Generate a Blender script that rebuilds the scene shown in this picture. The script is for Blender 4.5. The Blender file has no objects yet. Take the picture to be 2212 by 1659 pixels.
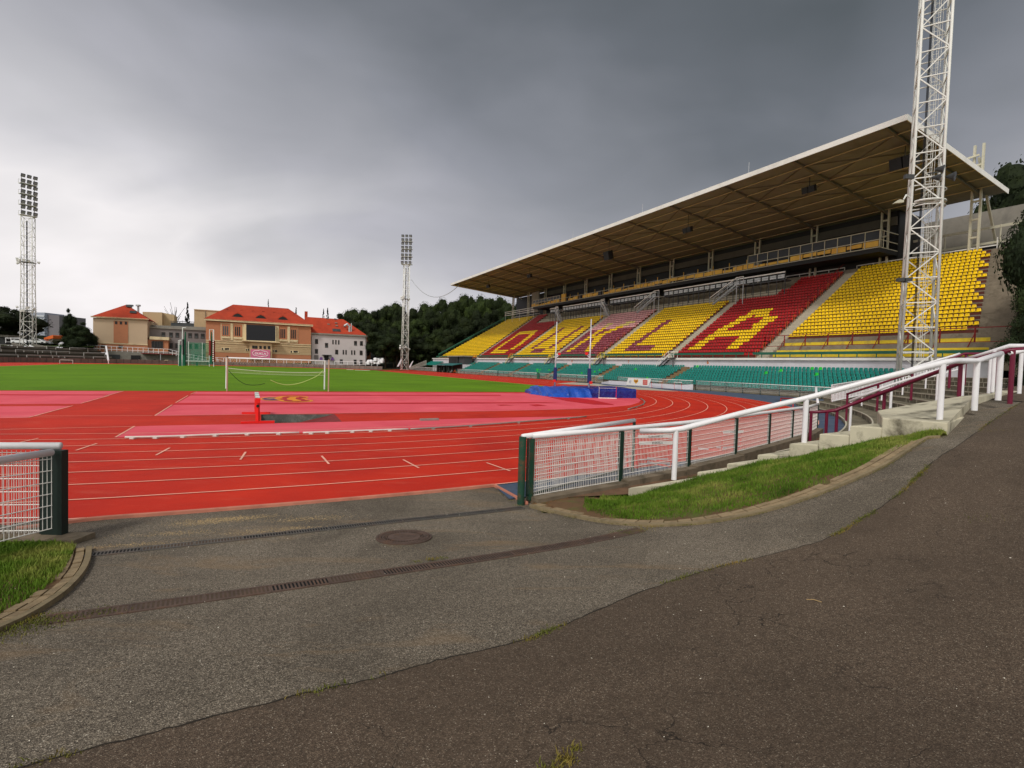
import bpy, math, random
import numpy as np
from mathutils import Vector, Matrix
random.seed(7); rng = np.random.RandomState(5)
sc = bpy.context.scene
C = sc.collection
PI = math.pi
def rad(d): return math.radians(d)
# ---------------------------------------------------------------- calibration of the place
F = 1106.0; EYE = 2.44
PT = rad(1.97); RL = rad(1.72)
fw = np.array([0, math.cos(PT), -math.sin(PT)]); rt0 = np.array([1, 0, 0.]); up0 = np.cross(rt0, fw)
rt = rt0 * math.cos(RL) + up0 * math.sin(RL); up = np.cross(rt, fw)
ANG = rad(28.1)
U2 = np.array([-math.sin(ANG), math.cos(ANG)]); V2 = np.array([math.cos(ANG), math.sin(ANG)])
G0 = np.array([-19.3, 42.2])            # centre of the near goal line
CS, CT = -46.316, -2.852                # camera in field coordinates (s along the pitch, t to the grandstand)
SC = 9.26                               # centre of the near bend
def W(s, t, z=0.0):
    q = G0 + s * U2 + t * V2
    return Vector((q[0], q[1], z))
def WS(S, T, z=0.0): return W(S + CS, T + CT, z)
def ray(x, y):
    d = fw + rt * (x - 1106) / F + up * (829.5 - y) / F
    return d / d[1]
def gp(x, y, z=0.0):
    d = ray(x, y); k = (z - EYE) / d[2]
    return Vector((d[0] * k, d[1] * k, z))
def dp(x, y, D):
    d = ray(x, y)
    return Vector((d[0] * D, D, EYE + d[2] * D))
def fld(p):
    q = np.array([p[0], p[1]]) - G0
    return q @ U2, q @ V2
def onS(x, y, s):
    d = ray(x, y); ds = d[0] * U2[0] + d[1] * U2[1]; dt = d[0] * V2[0] + d[1] * V2[1]
    k = (s - CS) / ds
    return CT + dt * k, EYE + d[2] * k
def onT(x, y, t):
    d = ray(x, y); ds = d[0] * U2[0] + d[1] * U2[1]; dt = d[0] * V2[0] + d[1] * V2[1]
    k = (t - CT) / dt
    return CS + ds * k, EYE + d[2] * k
def crop(x0, y0, w, n=2212.):
    k = w / n
    return lambda x, y: ((x0 + x * k) / 1.8083, (y0 + y * k) / 1.8083)
def bend(R, a, z=0.0):                  # near bend, a in degrees from its apex towards the grandstand
    return W(SC - R * math.cos(rad(a)), R * math.sin(rad(a)), z)
# ---------------------------------------------------------------- objects
def tag(o, label=None, cat=None, group=None, kind=None):
    if label: o['label'] = label
    if cat: o['category'] = cat
    if group: o['group'] = group
    if kind: o['kind'] = kind
    return o
ORG = {}
def thing(name, label, cat, loc, group=None, rz=0.0):
    o = bpy.data.objects.new(name, None); C.objects.link(o)
    o.location = loc; o.rotation_euler = (0, 0, rz); o.empty_display_size = .3
    ORG[o.name] = Vector(loc) if rz == 0 else Vector((0, 0, 0))
    return tag(o, label, cat, group)
class MB:
    def __init__(s): s.v = []; s.f = []; s.m = []
    def add(s, vs, fs, mi=0):
        b = len(s.v); s.v += [tuple(q) for q in vs]
        s.f += [tuple(b + i for i in f) for f in fs]; s.m += [mi] * len(fs)
        return s
    def obox(s, o, a, b, c, mi=0):      # corner o, edges a b c
        o = Vector(o); a = Vector(a); b = Vector(b); c = Vector(c)
        vs = [o, o + a, o + a + b, o + b, o + c, o + a + c, o + a + b + c, o + b + c]
        fs = [(0, 3, 2, 1), (4, 5, 6, 7), (0, 1, 5, 4), (1, 2, 6, 5), (2, 3, 7, 6), (3, 0, 4, 7)]
        if a.cross(b).dot(c) < 0: fs = [f[::-1] for f in fs]
        return s.add(vs, fs, mi)
    def box(s, x0, x1, y0, y1, z0, z1, mi=0):
        return s.obox((x0, y0, z0), (x1 - x0, 0, 0), (0, y1 - y0, 0), (0, 0, z1 - z0), mi)
    def fbox(s, S0, S1, T0, T1, z0, z1, mi=0):  # box in field axes (s,t)
        o = W(S0, T0, z0)
        return s.obox(o, W(S1, T0, z0) - o, W(S0, T1, z0) - o, (0, 0, z1 - z0), mi)
    def bar(s, p, q, w, h=None, mi=0, upv=(0, 0, 1)):
        p = Vector(p); q = Vector(q); h = h or w; d = q - p
        if d.length < 1e-6: return s
        u_ = Vector(upv)
        x = d.cross(u_)
        if x.length < 1e-4: x = d.cross(Vector((0, 1, 0)))
        x.normalize(); y = x.cross(d).normalized()
        return s.obox(p - x * w / 2 - y * h / 2, x * w, y * h, d, mi)
    def tube(s, p, q, r, n=8, r2=None, mi=0, cap=True):
        return s.path([p, q], r, n, mi, r2, cap)
    def path(s, pts, r, n=8, mi=0, r2=None, cap=True):
        pts = [Vector(p) for p in pts]; N = len(pts)
        if N < 2: return s
        ref = Vector((0, 0, 1)); d0 = (pts[1] - pts[0]).normalized()
        if abs(d0.z) > .95: ref = Vector((0, 1, 0))
        vs = []
        for i, p in enumerate(pts):
            d = (pts[min(i + 1, N - 1)] - pts[max(i - 1, 0)])
            d = d.normalized() if d.length > 1e-9 else d0
            x = d.cross(ref)
            if x.length < 1e-3: x = d.cross(Vector((1, 0, 0)))
            x.normalize(); y = x.cross(d).normalized()
            k = 1.0
            if 0 < i < N - 1:
                a_ = (pts[i] - pts[i - 1]).normalized().dot(d); k = 1 / max(.6, a_)
            rr = (r if r2 is None else r + (r2 - r) * i / (N - 1)) * k
            vs += [p + x * (rr * math.cos(2 * PI * j / n)) + y * (rr * math.sin(2 * PI * j / n)) for j in range(n)]
        fs = []
        for i in range(N - 1):
            for j in range(n):
                a_ = i * n + j; b_ = i * n + (j + 1) % n
                fs.append((a_, b_, b_ + n, a_ + n))
        if cap: fs += [tuple(range(n))[::-1], tuple((N - 1) * n + j for j in range(n))]
        return s.add(vs, fs, mi)
    def quad(s, a, b, c, d, mi=0): return s.add([a, b, c, d], [(0, 1, 2, 3)], mi)
    def prism(s, pts, vec, mi=0):       # closed polygon extruded
        pts = [Vector(p) for p in pts]; v_ = Vector(vec); n = len(pts)
        nn = Vector((0, 0, 0))
        for i in range(n): nn += pts[i].cross(pts[(i + 1) % n])
        if nn.dot(v_) > 0: pts = pts[::-1]
        fs = [tuple(range(n)), tuple(range(2 * n - 1, n - 1, -1))]
        fs += [(i, i + n, (i + 1) % n + n, (i + 1) % n) for i in range(n)]
        return s.add(pts + [p + v_ for p in pts], fs, mi)
    def loft(s, A, B, n=4, zf=None, mi=0, dz=0.0):     # sheet between two point rows
        N = len(A); vs = []
        for i in range(N):
            for j in range(n + 1):
                p = Vector(A[i]).lerp(Vector(B[i]), j / n)
                if zf: p.z = zf(p.x, p.y) + dz
                vs.append(p)
        fs = [(i * (n + 1) + j, (i + 1) * (n + 1) + j, (i + 1) * (n + 1) + j + 1, i * (n + 1) + j + 1) for i in range(N - 1) for j in range(n)]
        a, b, c = vs[fs[0][0]], vs[fs[0][1]], vs[fs[0][2]]
        k = fs[len(fs) // 2]; a, b, c = Vector(vs[k[0]]), Vector(vs[k[1]]), Vector(vs[k[2]])
        if (b - a).cross(c - a).z < 0: fs = [f[::-1] for f in fs]
        return s.add(vs, fs, mi)
    def each(s, name, mats, parent=None, smooth=False):
        n = len(s.v); par = list(range(n))
        def fd(i):
            while par[i] != i: par[i] = par[par[i]]; i = par[i]
            return i
        for f in s.f:
            for k in f[1:]: par[fd(k)] = fd(f[0])
        # pieces that touch or nearly touch are kept together
        roots = {}
        for i in range(n): roots.setdefault(fd(i), []).append(i)
        bb = {r: (np.min([s.v[i] for i in L], 0) - .06, np.max([s.v[i] for i in L], 0) + .06) for r, L in roots.items()}
        ks = list(bb)
        for i, a in enumerate(ks):
            for b in ks[i + 1:]:
                if (bb[a][0] <= bb[b][1]).all() and (bb[b][0] <= bb[a][1]).all(): par[fd(a)] = fd(b)
        gr = {}
        for f, m in zip(s.f, s.m): gr.setdefault(fd(f[0]), []).append((f, m))
        out = []
        for L in gr.values():
            q = MB(); mp = {}
            for f, m in L:
                for i in f:
                    if i not in mp: mp[i] = len(q.v); q.v.append(s.v[i])
                q.f.append(tuple(mp[i] for i in f)); q.m.append(m)
            out.append(q.build(name, mats, parent, smooth))
        return out
    def build(s, name, mats, parent=None, smooth=False, org=None, local=False):
        if not isinstance(mats, (list, tuple)): mats = [mats]
        me = bpy.data.meshes.new(name)
        V = np.array([tuple(q) for q in s.v], dtype=float).reshape(-1, 3)
        o = bpy.data.objects.new(name, me)
        if parent is not None:
            r = parent
            while r.parent: r = r.parent
            if not local: V = V - np.array(ORG.get(r.name, r.location))
            o.parent = parent
        elif not local:
            if org is None:
                mn = V.min(0); mx = V.max(0); org = ((mn[0] + mx[0]) / 2, (mn[1] + mx[1]) / 2, mn[2])
            V = V - np.array(org); o.location = org; 
        me.from_pydata(V.tolist(), [], s.f)
        for m in mats: me.materials.append(m)
        if any(s.m): me.polygons.foreach_set('material_index', s.m)
        if smooth: me.shade_smooth()
        me.update(); C.objects.link(o)
        if parent is None: ORG[o.name] = Vector(o.location)
        return o
def smooth_by_angle(o, deg=40):
    me = o.data; me.shade_smooth()
    try: me.set_sharp_from_angle(angle=rad(deg))
    except Exception: pass
    return o
def text_mesh(txt, size, ext=0.004, bold=0.0):
    cu = bpy.data.curves.new('t', 'FONT'); cu.body = txt; cu.size = size; cu.extrude = ext; cu.offset = bold
    cu.align_x = 'CENTER'; cu.align_y = 'CENTER'
    ob = bpy.data.objects.new('t', cu); C.objects.link(ob)
    dg = bpy.context.evaluated_depsgraph_get(); dg.update()
    me = bpy.data.meshes.new_from_object(ob.evaluated_get(dg))
    vs = [v.co.copy() for v in me.vertices]; fs = [tuple(p.vertices) for p in me.polygons]
    bpy.data.objects.remove(ob); bpy.data.meshes.remove(me)
    return vs, fs
def add_text(mb, txt, size, org, xdir, ydir, mi=0, ext=.004, bold=0.0, sx=1.0):
    vs, fs = text_mesh(txt, size, ext, bold)
    X = Vector(xdir).normalized(); Y = Vector(ydir).normalized(); Z = X.cross(Y)
    mb.add([Vector(org) + X * (v.x * sx) + Y * v.y + Z * v.z for v in vs], fs, mi)
# ---------------------------------------------------------------- materials
def lin(c):
    c = c / 255.0
    return c / 12.92 if c <= .04045 else ((c + .055) / 1.055) ** 2.4
def rgb(r, g, b): return (lin(r), lin(g), lin(b), 1)
class NT:
    def __init__(s, m):
        m.use_nodes = True; s.t = m.node_tree; s.n = s.t.nodes; s.l = s.t.links
        s.n.clear(); s.out = s.n.new('ShaderNodeOutputMaterial')
        s.b = s.n.new('ShaderNodeBsdfPrincipled'); s.l.new(s.b.outputs[0], s.out.inputs[0])
        g = s.n.new('ShaderNodeNewGeometry'); s.pos = g.outputs['Position']
    def noise(s, scale, detail=4, rough=.6, src=None, dist=0):
        k = s.n.new('ShaderNodeTexNoise'); k.inputs['Scale'].default_value = scale
        k.inputs['Detail'].default_value = detail; k.inputs['Roughness'].default_value = rough
        k.inputs['Distortion'].default_value = dist
        s.l.new(src or s.pos, k.inputs['Vector']); return k.outputs['Fac']
    def vor(s, scale, feature='F1', src=None, out='Distance', rnd=1.0):
        k = s.n.new('ShaderNodeTexVoronoi'); k.feature = feature; k.inputs['Scale'].default_value = scale
        k.inputs['Randomness'].default_value = rnd
        s.l.new(src or s.pos, k.inputs['Vector']); return k.outputs[out]
    def mapping(s, scale=(1, 1, 1), rot=(0, 0, 0), src=None):
        k = s.n.new('ShaderNodeMapping'); k.inputs['Scale'].default_value = scale; k.inputs['Rotation'].default_value = rot
        s.l.new(src or s.pos, k.inputs['Vector']); return k.outputs[0]
    def ramp(s, fac, stops, interp='LINEAR'):
        k = s.n.new('ShaderNodeValToRGB'); k.color_ramp.interpolation = interp
        e = k.color_ramp.elements
        while len(e) > 1: e.remove(e[-1])
        e[0].position = stops[0][0]; e[0].color = stops[0][1]
        for p, c in stops[1:]:
            q = e.new(p); q.color = c
        s.l.new(fac, k.inputs[0]); return k.outputs[0]
    def bw(s, fac, a, b):               # map range clamped 0..1
        k = s.n.new('ShaderNodeMapRange'); k.inputs[1].default_value = a; k.inputs[2].default_value = b
        s.l.new(fac, k.inputs[0]); return k.outputs[0]
    def mix(s, fac, a, b, mode='MIX'):
        k = s.n.new('ShaderNodeMix'); k.data_type = 'RGBA'; k.blend_type = mode
        for v, i in ((fac, 0), (a, 6), (b, 7)):
            if isinstance(v, (int, float)): k.inputs[i].default_value = v
            elif isinstance(v, tuple): k.inputs[i].default_value = v
            else: s.l.new(v, k.inputs[i])
        return k.outputs[2]
    def math(s, op, a, b=0.0):
        k = s.n.new('ShaderNodeMath'); k.operation = op
        for v, i in ((a, 0), (b, 1)):
            if isinstance(v, (int, float)): k.inputs[i].default_value = v
            else: s.l.new(v, k.inputs[i])
        return k.outputs[0]
    def color(s, c): s.set('Base Color', c)
    def set(s, nm, c):
        if isinstance(c, (int, float, tuple)): s.b.inputs[nm].default_value = c
        else: s.l.new(c, s.b.inputs[nm])
    def bump(s, h, strength=.3, dist=.01):
        k = s.n.new('ShaderNodeBump'); k.inputs['Strength'].default_value = strength; k.inputs['Distance'].default_value = dist
        s.l.new(h, k.inputs['Height']); s.l.new(k.outputs[0], s.b.inputs['Normal'])
MT = {}
def mat(name, col, rough=.6, var=.12, vs=2.0, metal=0.0, bump=0.0, bs=30, dirt=None, dirts=1.2, dirta=.5, spec=.4, fine=0.0):
    """plain painted / cast surface: slight uneven tone, optional dirt patches"""
    if name in MT: return MT[name]
    m = bpy.data.materials.new(name); t = NT(m); col = rgb(*col) if max(col) > 1 else tuple(col) + ((1,) if len(col) == 3 else ())
    d = tuple(c * (1 - var) for c in col[:3]) + (1,); u = tuple(min(1, c * (1 + var)) for c in col[:3]) + (1,)
    c = t.ramp(t.noise(vs, 5), [(.3, d), (.7, u)])
    if fine: c = t.mix(fine, c, t.ramp(t.noise(90, 2), [(.3, (0, 0, 0, 1)), (.7, (1, 1, 1, 1))]), 'OVERLAY')
    if dirt:
        f = t.bw(t.noise(dirts, 8, .7, dist=.4), .5, .68)
        f = t.math('MULTIPLY', f, dirta); c = t.mix(f, c, rgb(*dirt))
    t.color(c); t.set('Roughness', rough); t.set('Metallic', metal)
    t.b.inputs['Specular IOR Level'].default_value = spec
    if bump: t.bump(t.noise(bs, 4), bump, .01)
    MT[name] = m; return m
# ---------------------------------------------------------------- camera
cam = bpy.data.cameras.new('camera'); co = bpy.data.objects.new('camera', cam); C.objects.link(co)
cam.sensor_fit = 'HORIZONTAL'; cam.sensor_width = 36.0; cam.lens = 36.0 * F / 2212.0
cam.clip_start = .05; cam.clip_end = 4000
M3 = Matrix((rt, up, -fw)).transposed(); co.matrix_world = Matrix.Translation((0, 0, EYE)) @ M3.to_4x4()
sc.camera = co
sc.view_settings.view_transform = 'Standard'; sc.view_settings.look = 'None'; sc.view_settings.gamma = 1
sc.view_settings.exposure = 0.0
# ---------------------------------------------------------------- sky and sun
wd = bpy.data.worlds.new('World'); sc.world = wd; wd.use_nodes = True
nt = wd.node_tree; nt.nodes.clear()
class WN(NT):
    def __init__(s):
        s.t = nt; s.n = nt.nodes; s.l = nt.links
        k = s.n.new('ShaderNodeTexCoord'); s.pos = k.outputs['Generated']
w = WN()
sky = w.n.new('ShaderNodeTexSky'); sky.sky_type = 'NISHITA'; sky.sun_disc = False
SUN_EL, SUN_AZ = rad(48), rad(205)      # azimuth clockwise from +y
sky.sun_elevation = SUN_EL; sky.sun_rotation = SUN_AZ; sky.air_density = 2; sky.dust_density = 4
sep = w.n.new('ShaderNodeSeparateXYZ'); w.l.new(w.pos, sep.inputs[0])
X_, Y_, Z_ = sep.outputs
warp = w.mapping((1.0, 1.0, 2.2))
n1 = w.noise(1.5, 4, .46, warp, .6); n2 = w.noise(3.6, 4, .45, warp, .3)
# height of the bright break in the cloud above the horizon: tall on the left, low on the right
lift = w.math('SUBTRACT', w.math('MULTIPLY', X_, .34), w.math('MULTIPLY', w.bw(X_, .46, .80), .34))
hh = w.math('ADD', w.math('ADD', Z_, lift), w.math('MULTIPLY', w.math('SUBTRACT', n1, .5), .58))
base = w.ramp(hh, [(0.0, (1.0, .96, .97, 1)), (.03, (.90, .87, .89, 1)), (.11, (.66, .65, .68, 1)), (.22, (.46, .46, .50, 1)), (.40, (.28, .29, .325, 1)),
                   (.60, (.145, .158, .178, 1)), (.80, (.082, .094, .102, 1)), (1.0, (.07, .08, .09, 1))])
soft = w.ramp(w.math('ADD', w.math('MULTIPLY', n1, .6), w.math('MULTIPLY', n2, .4)), [(.32, (.78, .79, .80, 1)), (.52, (1, 1, 1, 1)), (.70, (1.30, 1.28, 1.30, 1))])
cl = w.mix(1.0, base, soft, 'MULTIPLY')
back = w.bw(Y_, .05, -.75)              # unseen sky behind the camera, brightened to fill the scene
cl = w.mix(back, cl, (1.25, 1.2, 1.12, 1))
bg1 = w.n.new('ShaderNodeBackground'); w.l.new(cl, bg1.inputs[0]); bg1.inputs[1].default_value = 1.0
bg2 = w.n.new('ShaderNodeBackground'); w.l.new(sky.outputs[0], bg2.inputs[0]); bg2.inputs[1].default_value = 0.05
mx = w.n.new('ShaderNodeMixShader'); mx.inputs[0].default_value = .1
w.l.new(bg1.outputs[0], mx.inputs[1]); w.l.new(bg2.outputs[0], mx.inputs[2])
wo = w.n.new('ShaderNodeOutputWorld'); w.l.new(mx.outputs[0], wo.inputs[0])
sl = bpy.data.lights.new('sun', 'SUN'); sl.energy = 1.9; sl.angle = rad(10); sl.color = (1, .95, .87)
so = bpy.data.objects.new('sun', sl); C.objects.link(so)
sd = Vector((math.sin(SUN_AZ) * math.cos(SUN_EL), math.cos(SUN_AZ) * math.cos(SUN_EL), math.sin(SUN_EL)))
so.rotation_euler = sd.to_track_quat('Z', 'Y').to_euler()
so.location = (0, -20, 40)
# ================================================================ GROUND
cp = [(-14, 9, 0), (-6, 7.6, 0), (-2.3, 9.2, 0), (-.3, 10.3, 0), (.25, 9.1, 0.0), (1.2, 9.6, .0), (-14, 6, .05), (-6, 6.5, .03), (-1.45, 6.9, .10), (1.95, 7.45, .16), (3.0, 7.4, .33), (4, 7.44, .56),
      (5.6, 7.8, 1.0), (7.2, 8.7, 1.36), (7.9, 9.15, 1.44), (15, 15, 2.15), (11, 12, 1.84), (0, 0, .8), (-3, 0, .78), (-8, 0, .75), (-10, 4, .32), (5, 0, 1.2), (10, 0, 1.85), (9, 5, 1.72),
      (14, 8, 2.1), (22, 16, 2.45), (-14, -7, 1.0), (0, -7, 1.0), (12, -7, 2.1), (26, 4, 2.5), (-5.5, 4.5, .28), (-3, 8, .03), (0, 4, .42), (3.4, 4, .72), (-14, 12, 0), (0, 12, 0), (26, 26, 2.5), (19, 19, 2.35)]
cpx = np.array([c[:2] for c in cp], float); cpz = np.array([c[2] for c in cp])
def tps(r): return np.where(r > 1e-9, r * r * np.log(r + 1e-12), 0)
_n = len(cp); A_ = np.zeros((_n + 3, _n + 3))
A_[:_n, :_n] = tps(np.linalg.norm(cpx[:, None] - cpx[None], axis=2)) + np.eye(_n) * .4
A_[:_n, _n:] = np.c_[np.ones(_n), cpx]; A_[_n:, :_n] = A_[:_n, _n:].T
_w = np.linalg.solve(A_, np.r_[cpz, 0, 0, 0])
def zga(P):
    P = np.atleast_2d(P); r = np.linalg.norm(P[:, None] - cpx[None], axis=2)
    return tps(r) @ _w[:_n] + np.c_[np.ones(len(P)), P] @ _w[_n:]
def zg(x, y): return float(zga(np.array([[x, y]]))[0])
def hit(px, py, dz=0.0):
    d = ray(px, py); ks = np.arange(.8, 40, .02)
    P = np.c_[d[0] * ks, d[1] * ks]; z = zga(P) + dz; zr = EYE + d[2] * ks
    i = int(np.argmax(zr < z)) if (zr < z).any() else len(ks) - 1
    return Vector((P[i][0], P[i][1], float(z[i])))
def dens(P, n):                          # resample a polyline through points smoothly (Catmull-Rom)
    P = [np.array(p, float) for p in P]; out = []
    Q = [2 * P[0] - P[1]] + P + [2 * P[-1] - P[-2]]
    for i in range(1, len(Q) - 2):
        for j in range(n):
            t = j / n; a, b, c, d = Q[i - 1:i + 3]
            out.append(.5 * ((2 * b) + (c - a) * t + (2 * a - 5 * b + 4 * c - d) * t * t + (3 * b - a - 3 * c + d) * t ** 3))
    out.append(P[-1]); return [Vector(p) for p in out]
def flatpoly(mb, pts, z, mi=0, holes=()):
    from mathutils.geometry import tessellate_polygon
    loops = [[Vector((p[0], p[1], 0)) for p in pts]] + [[Vector((p[0], p[1], 0)) for p in h] for h in holes]
    tr = tessellate_polygon(loops); al = [q for l in loops for q in l]; fs = []
    for t in tr:
        a, b, c = (al[i] for i in t)
        fs.append(tuple(t) if (b - a).cross(c - a).z > 0 else tuple(t)[::-1])
    mb.add([(q.x, q.y, z) for q in al], fs, mi)
kin_px = [(1148, 1093), (1225, 1112), (1300, 1126), (1375, 1133), (1450, 1134), (1520, 1129), (1600, 1115), (1680, 1096), (1760, 1069), (1840, 1036), (1900, 1008), (1950, 978), (1998, 947), (2030, 944)]
WX = [1357, 1444, 1506, 1570, 1636, 1705, 1770, 1836, 1906, 2049]
WD = [9.70, 10.08, 10.2, 10.28, 10.34, 10.38, 10.3, 10.12, 9.9, 9.25]
WTy = [1053.5, 1039.7, 1019, 1001, 982, 958, 937, 919.6, 903]      # top of the front face at each step's left end
kin = dens([hit(*p) for p in kin_px], 9)
_bp = [(p.x, p.y) for p in kin] + [(8.05, 9.6), (9.35, 10.85), (11.0, 12.5), (13.0, 14.0), (15.5, 15.8), (15.2, 24), (6, 24), (.6, 10.2)]
def inpoly2(X, Y, P):
    c = np.zeros(len(X), bool); j = len(P) - 1
    for i in range(len(P)):
        (xi, yi), (xj, yj) = P[i], P[j]; m = ((yi > Y) != (yj > Y)); c ^= m & (X < (xj - xi) * (Y - yi) / (yj - yi + 1e-12) + xi); j = i
    return c
# materials -------------------------------------------------------
def asphalt(name, stones, dark, big, crack=False, stain=False):
    m = bpy.data.materials.new(name); t = NT(m)
    v = t.vor(165, out='Color'); vd = t.vor(165)
    sepn = t.n.new('ShaderNodeSeparateColor'); t.l.new(v, sepn.inputs[0])
    c = t.ramp(sepn.outputs[0], [(0, dark), (.35, stones[0]), (.7, stones[1]), (.93, stones[2]), (1.0, stones[3])])
    v2 = t.vor(46, out='Color'); sp2 = t.n.new('ShaderNodeSeparateColor'); t.l.new(v2, sp2.inputs[0])
    c = t.mix(.45, c, t.ramp(sp2.outputs[1], [(0, (.25, .25, .25, 1)), (.5, (.5, .5, .5, 1)), (.97, (.62, .62, .62, 1)), (1, (.85, .85, .83, 1))]), 'OVERLAY')
    gap = t.bw(vd, .25, .62); c = t.mix(t.math('MULTIPLY', gap, .55), c, dark)
    pt = t.bw(t.noise(.33, 5, .6, dist=1.2), .46, .60); c = t.mix(t.math('MULTIPLY', pt, .34), c, dark)
    bn = t.noise(.55, 6, .6, dist=.6); c = t.mix(1.0, c, t.ramp(bn, [(.3, (big[0],) * 3 + (1,)), (.72, (big[1],) * 3 + (1,))]), 'MULTIPLY')
    if stain:
        s1 = t.noise(.9, 5, .62, t.mapping((.55, 1.6, 1), (0, 0, rad(28))), .8); f = t.math('MULTIPLY', t.bw(s1, .56, .72), .42)
        c = t.mix(f, c, rgb(146, 118, 84))
    hgt = vd
    if crack:
        wv = t.n.new('ShaderNodeVectorMath'); wv.operation = 'ADD'; nn = t.n.new('ShaderNodeTexNoise'); nn.inputs['Scale'].default_value = 3.5; nn.inputs['Detail'].default_value = 8
        t.l.new(t.pos, nn.inputs['Vector']); sc_ = t.n.new('ShaderNodeVectorMath'); sc_.operation = 'SCALE'; sc_.inputs[3].default_value = .55
        t.l.new(nn.outputs['Color'], sc_.inputs[0]); t.l.new(t.pos, wv.inputs[0]); t.l.new(sc_.outputs[0], wv.inputs[1])
        e = t.vor(1.5, 'DISTANCE_TO_EDGE', wv.outputs[0]); msk = t.bw(t.noise(.6, 3), .50, .62)
        cr = t.math('MULTIPLY', t.bw(e, .010, .002), msk)
        c = t.mix(t.math('MULTIPLY', cr, .85), c, rgb(28, 24, 20))
        e2 = t.vor(3.3, 'DISTANCE_TO_EDGE', wv.outputs[0]); msk2 = t.bw(t.noise(.8, 3), .52, .62)
        c = t.mix(t.math('MULTIPLY', t.math('MULTIPLY', t.bw(e2, .014, .004), msk2), .45), c, rgb(34, 28, 24))
        hgt = t.math('SUBTRACT', vd, t.math('MULTIPLY', cr, 2.0))
    t.color(c); t.set('Roughness', .9); t.b.inputs['Specular IOR Level'].default_value = .25
    t.bump(hgt, .55, .006); return m
m_grey = asphalt('asphalt_grey', [rgb(112, 104, 93), rgb(144, 133, 118), rgb(176, 164, 146), rgb(214, 203, 186)], rgb(64, 57, 48), (.74, 1.15), stain=True)
m_brown = asphalt('asphalt_brown', [rgb(90, 77, 65), rgb(107, 92, 78), rgb(125, 109, 93), rgb(168, 156, 139)], rgb(66, 55, 45), (.82, 1.16), crack=True)
def tartan(name, a, b, line=None):
    m = bpy.data.materials.new(name); t = NT(m)
    c = t.ramp(t.noise(.35, 6, .62, dist=.5), [(.3, a), (.7, b)])
    st = t.noise(1.1, 7, .7, t.mapping((.5, 1.5, 1), (0, 0, rad(28)))); c = t.mix(t.math('MULTIPLY', t.bw(st, .55, .74), .26), c, rgb(214, 120, 98))
    c = t.mix(.28, c, t.ramp(t.vor(120), [(.1, (.35, .35, .35, 1)), (.6, (.62, .62, .62, 1))]), 'OVERLAY')
    t.color(c); t.set('Roughness', .82); t.b.inputs['Specular IOR Level'].default_value = .2; t.bump(t.vor(160), .35, .004); return m
m_red = tartan('red_tartan', rgb(172, 34, 20), rgb(202, 46, 22))
m_pink = tartan('pink_tartan', rgb(214, 74, 90), rgb(232, 96, 110))
m_dred = tartan('wet_red_tartan', rgb(176, 26, 36), rgb(200, 34, 44))
m_blue = mat('blue_runoff', (64, 80, 104), .85, .15, .8, dirt=(110, 118, 126), dirta=.4)
m_line = mat('lane_paint', (232, 170, 150), .8, .14, 1.5)
m_wline = mat('white_paint', (222, 200, 190), .8, .12, 1.5)
m_sand = mat('dusty_paving', (176, 170, 156), .9, .14, .7)
m_blk = mat('black_hole', (10, 10, 10), .9)
def grassmat(name, a, b, c2):
    m = bpy.data.materials.new(name); t = NT(m)
    c = t.ramp(t.noise(.12, 5, .6), [(.3, a), (.7, b)])
    c = t.mix(.45, c, t.ramp(t.noise(3.5, 8, .7, t.mapping((1, 1, 1))), [(.3, (.28, .28, .28, 1)), (.72, (.72, .72, .68, 1))]), 'OVERLAY')
    c = t.mix(t.math('MULTIPLY', t.bw(t.noise(.55, 6, .75), .56, .75), .35), c, c2)
    t.color(c); t.set('Roughness', .9); t.b.inputs['Specular IOR Level'].default_value = .15; t.bump(t.noise(25, 5, .7), .9, .05); return m
m_turf = grassmat('pitch_turf', rgb(84, 120, 16), rgb(104, 146, 22), rgb(122, 148, 40))
m_land = grassmat('rough_grass', rgb(52, 70, 26), rgb(70, 88, 36), rgb(100, 96, 58))
# water jump pit outline (world), then the sheets around it ----------
k10 = crop(950, 1520, 400); k9 = crop(600, 1420, 2000); k6 = crop(0, 1450, 1500)
pit = [gp(*k10(385, 738)), gp(*k10(2130, 703)), gp(*k10(1975, 540)), gp(*k10(388, 546))]
pc = sum((p for p in pit), Vector()) / 4
g = MB(); hole_ = [(pc.x - 12, pc.y - 10), (pc.x + 14, pc.y - 10), (pc.x + 14, pc.y + 10), (pc.x - 12, pc.y + 10)]
flatpoly(g, [(-2500, -2500), (2500, -2500), (2500, 2500), (-2500, 2500)], -.08, 0, [[(p.x + (p.x - pc.x) * .05, p.y + (p.y - pc.y) * .05) for p in pit]])
tag(g.build('ground', m_land, org=(0, 0, -.08)), kind='structure')
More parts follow.
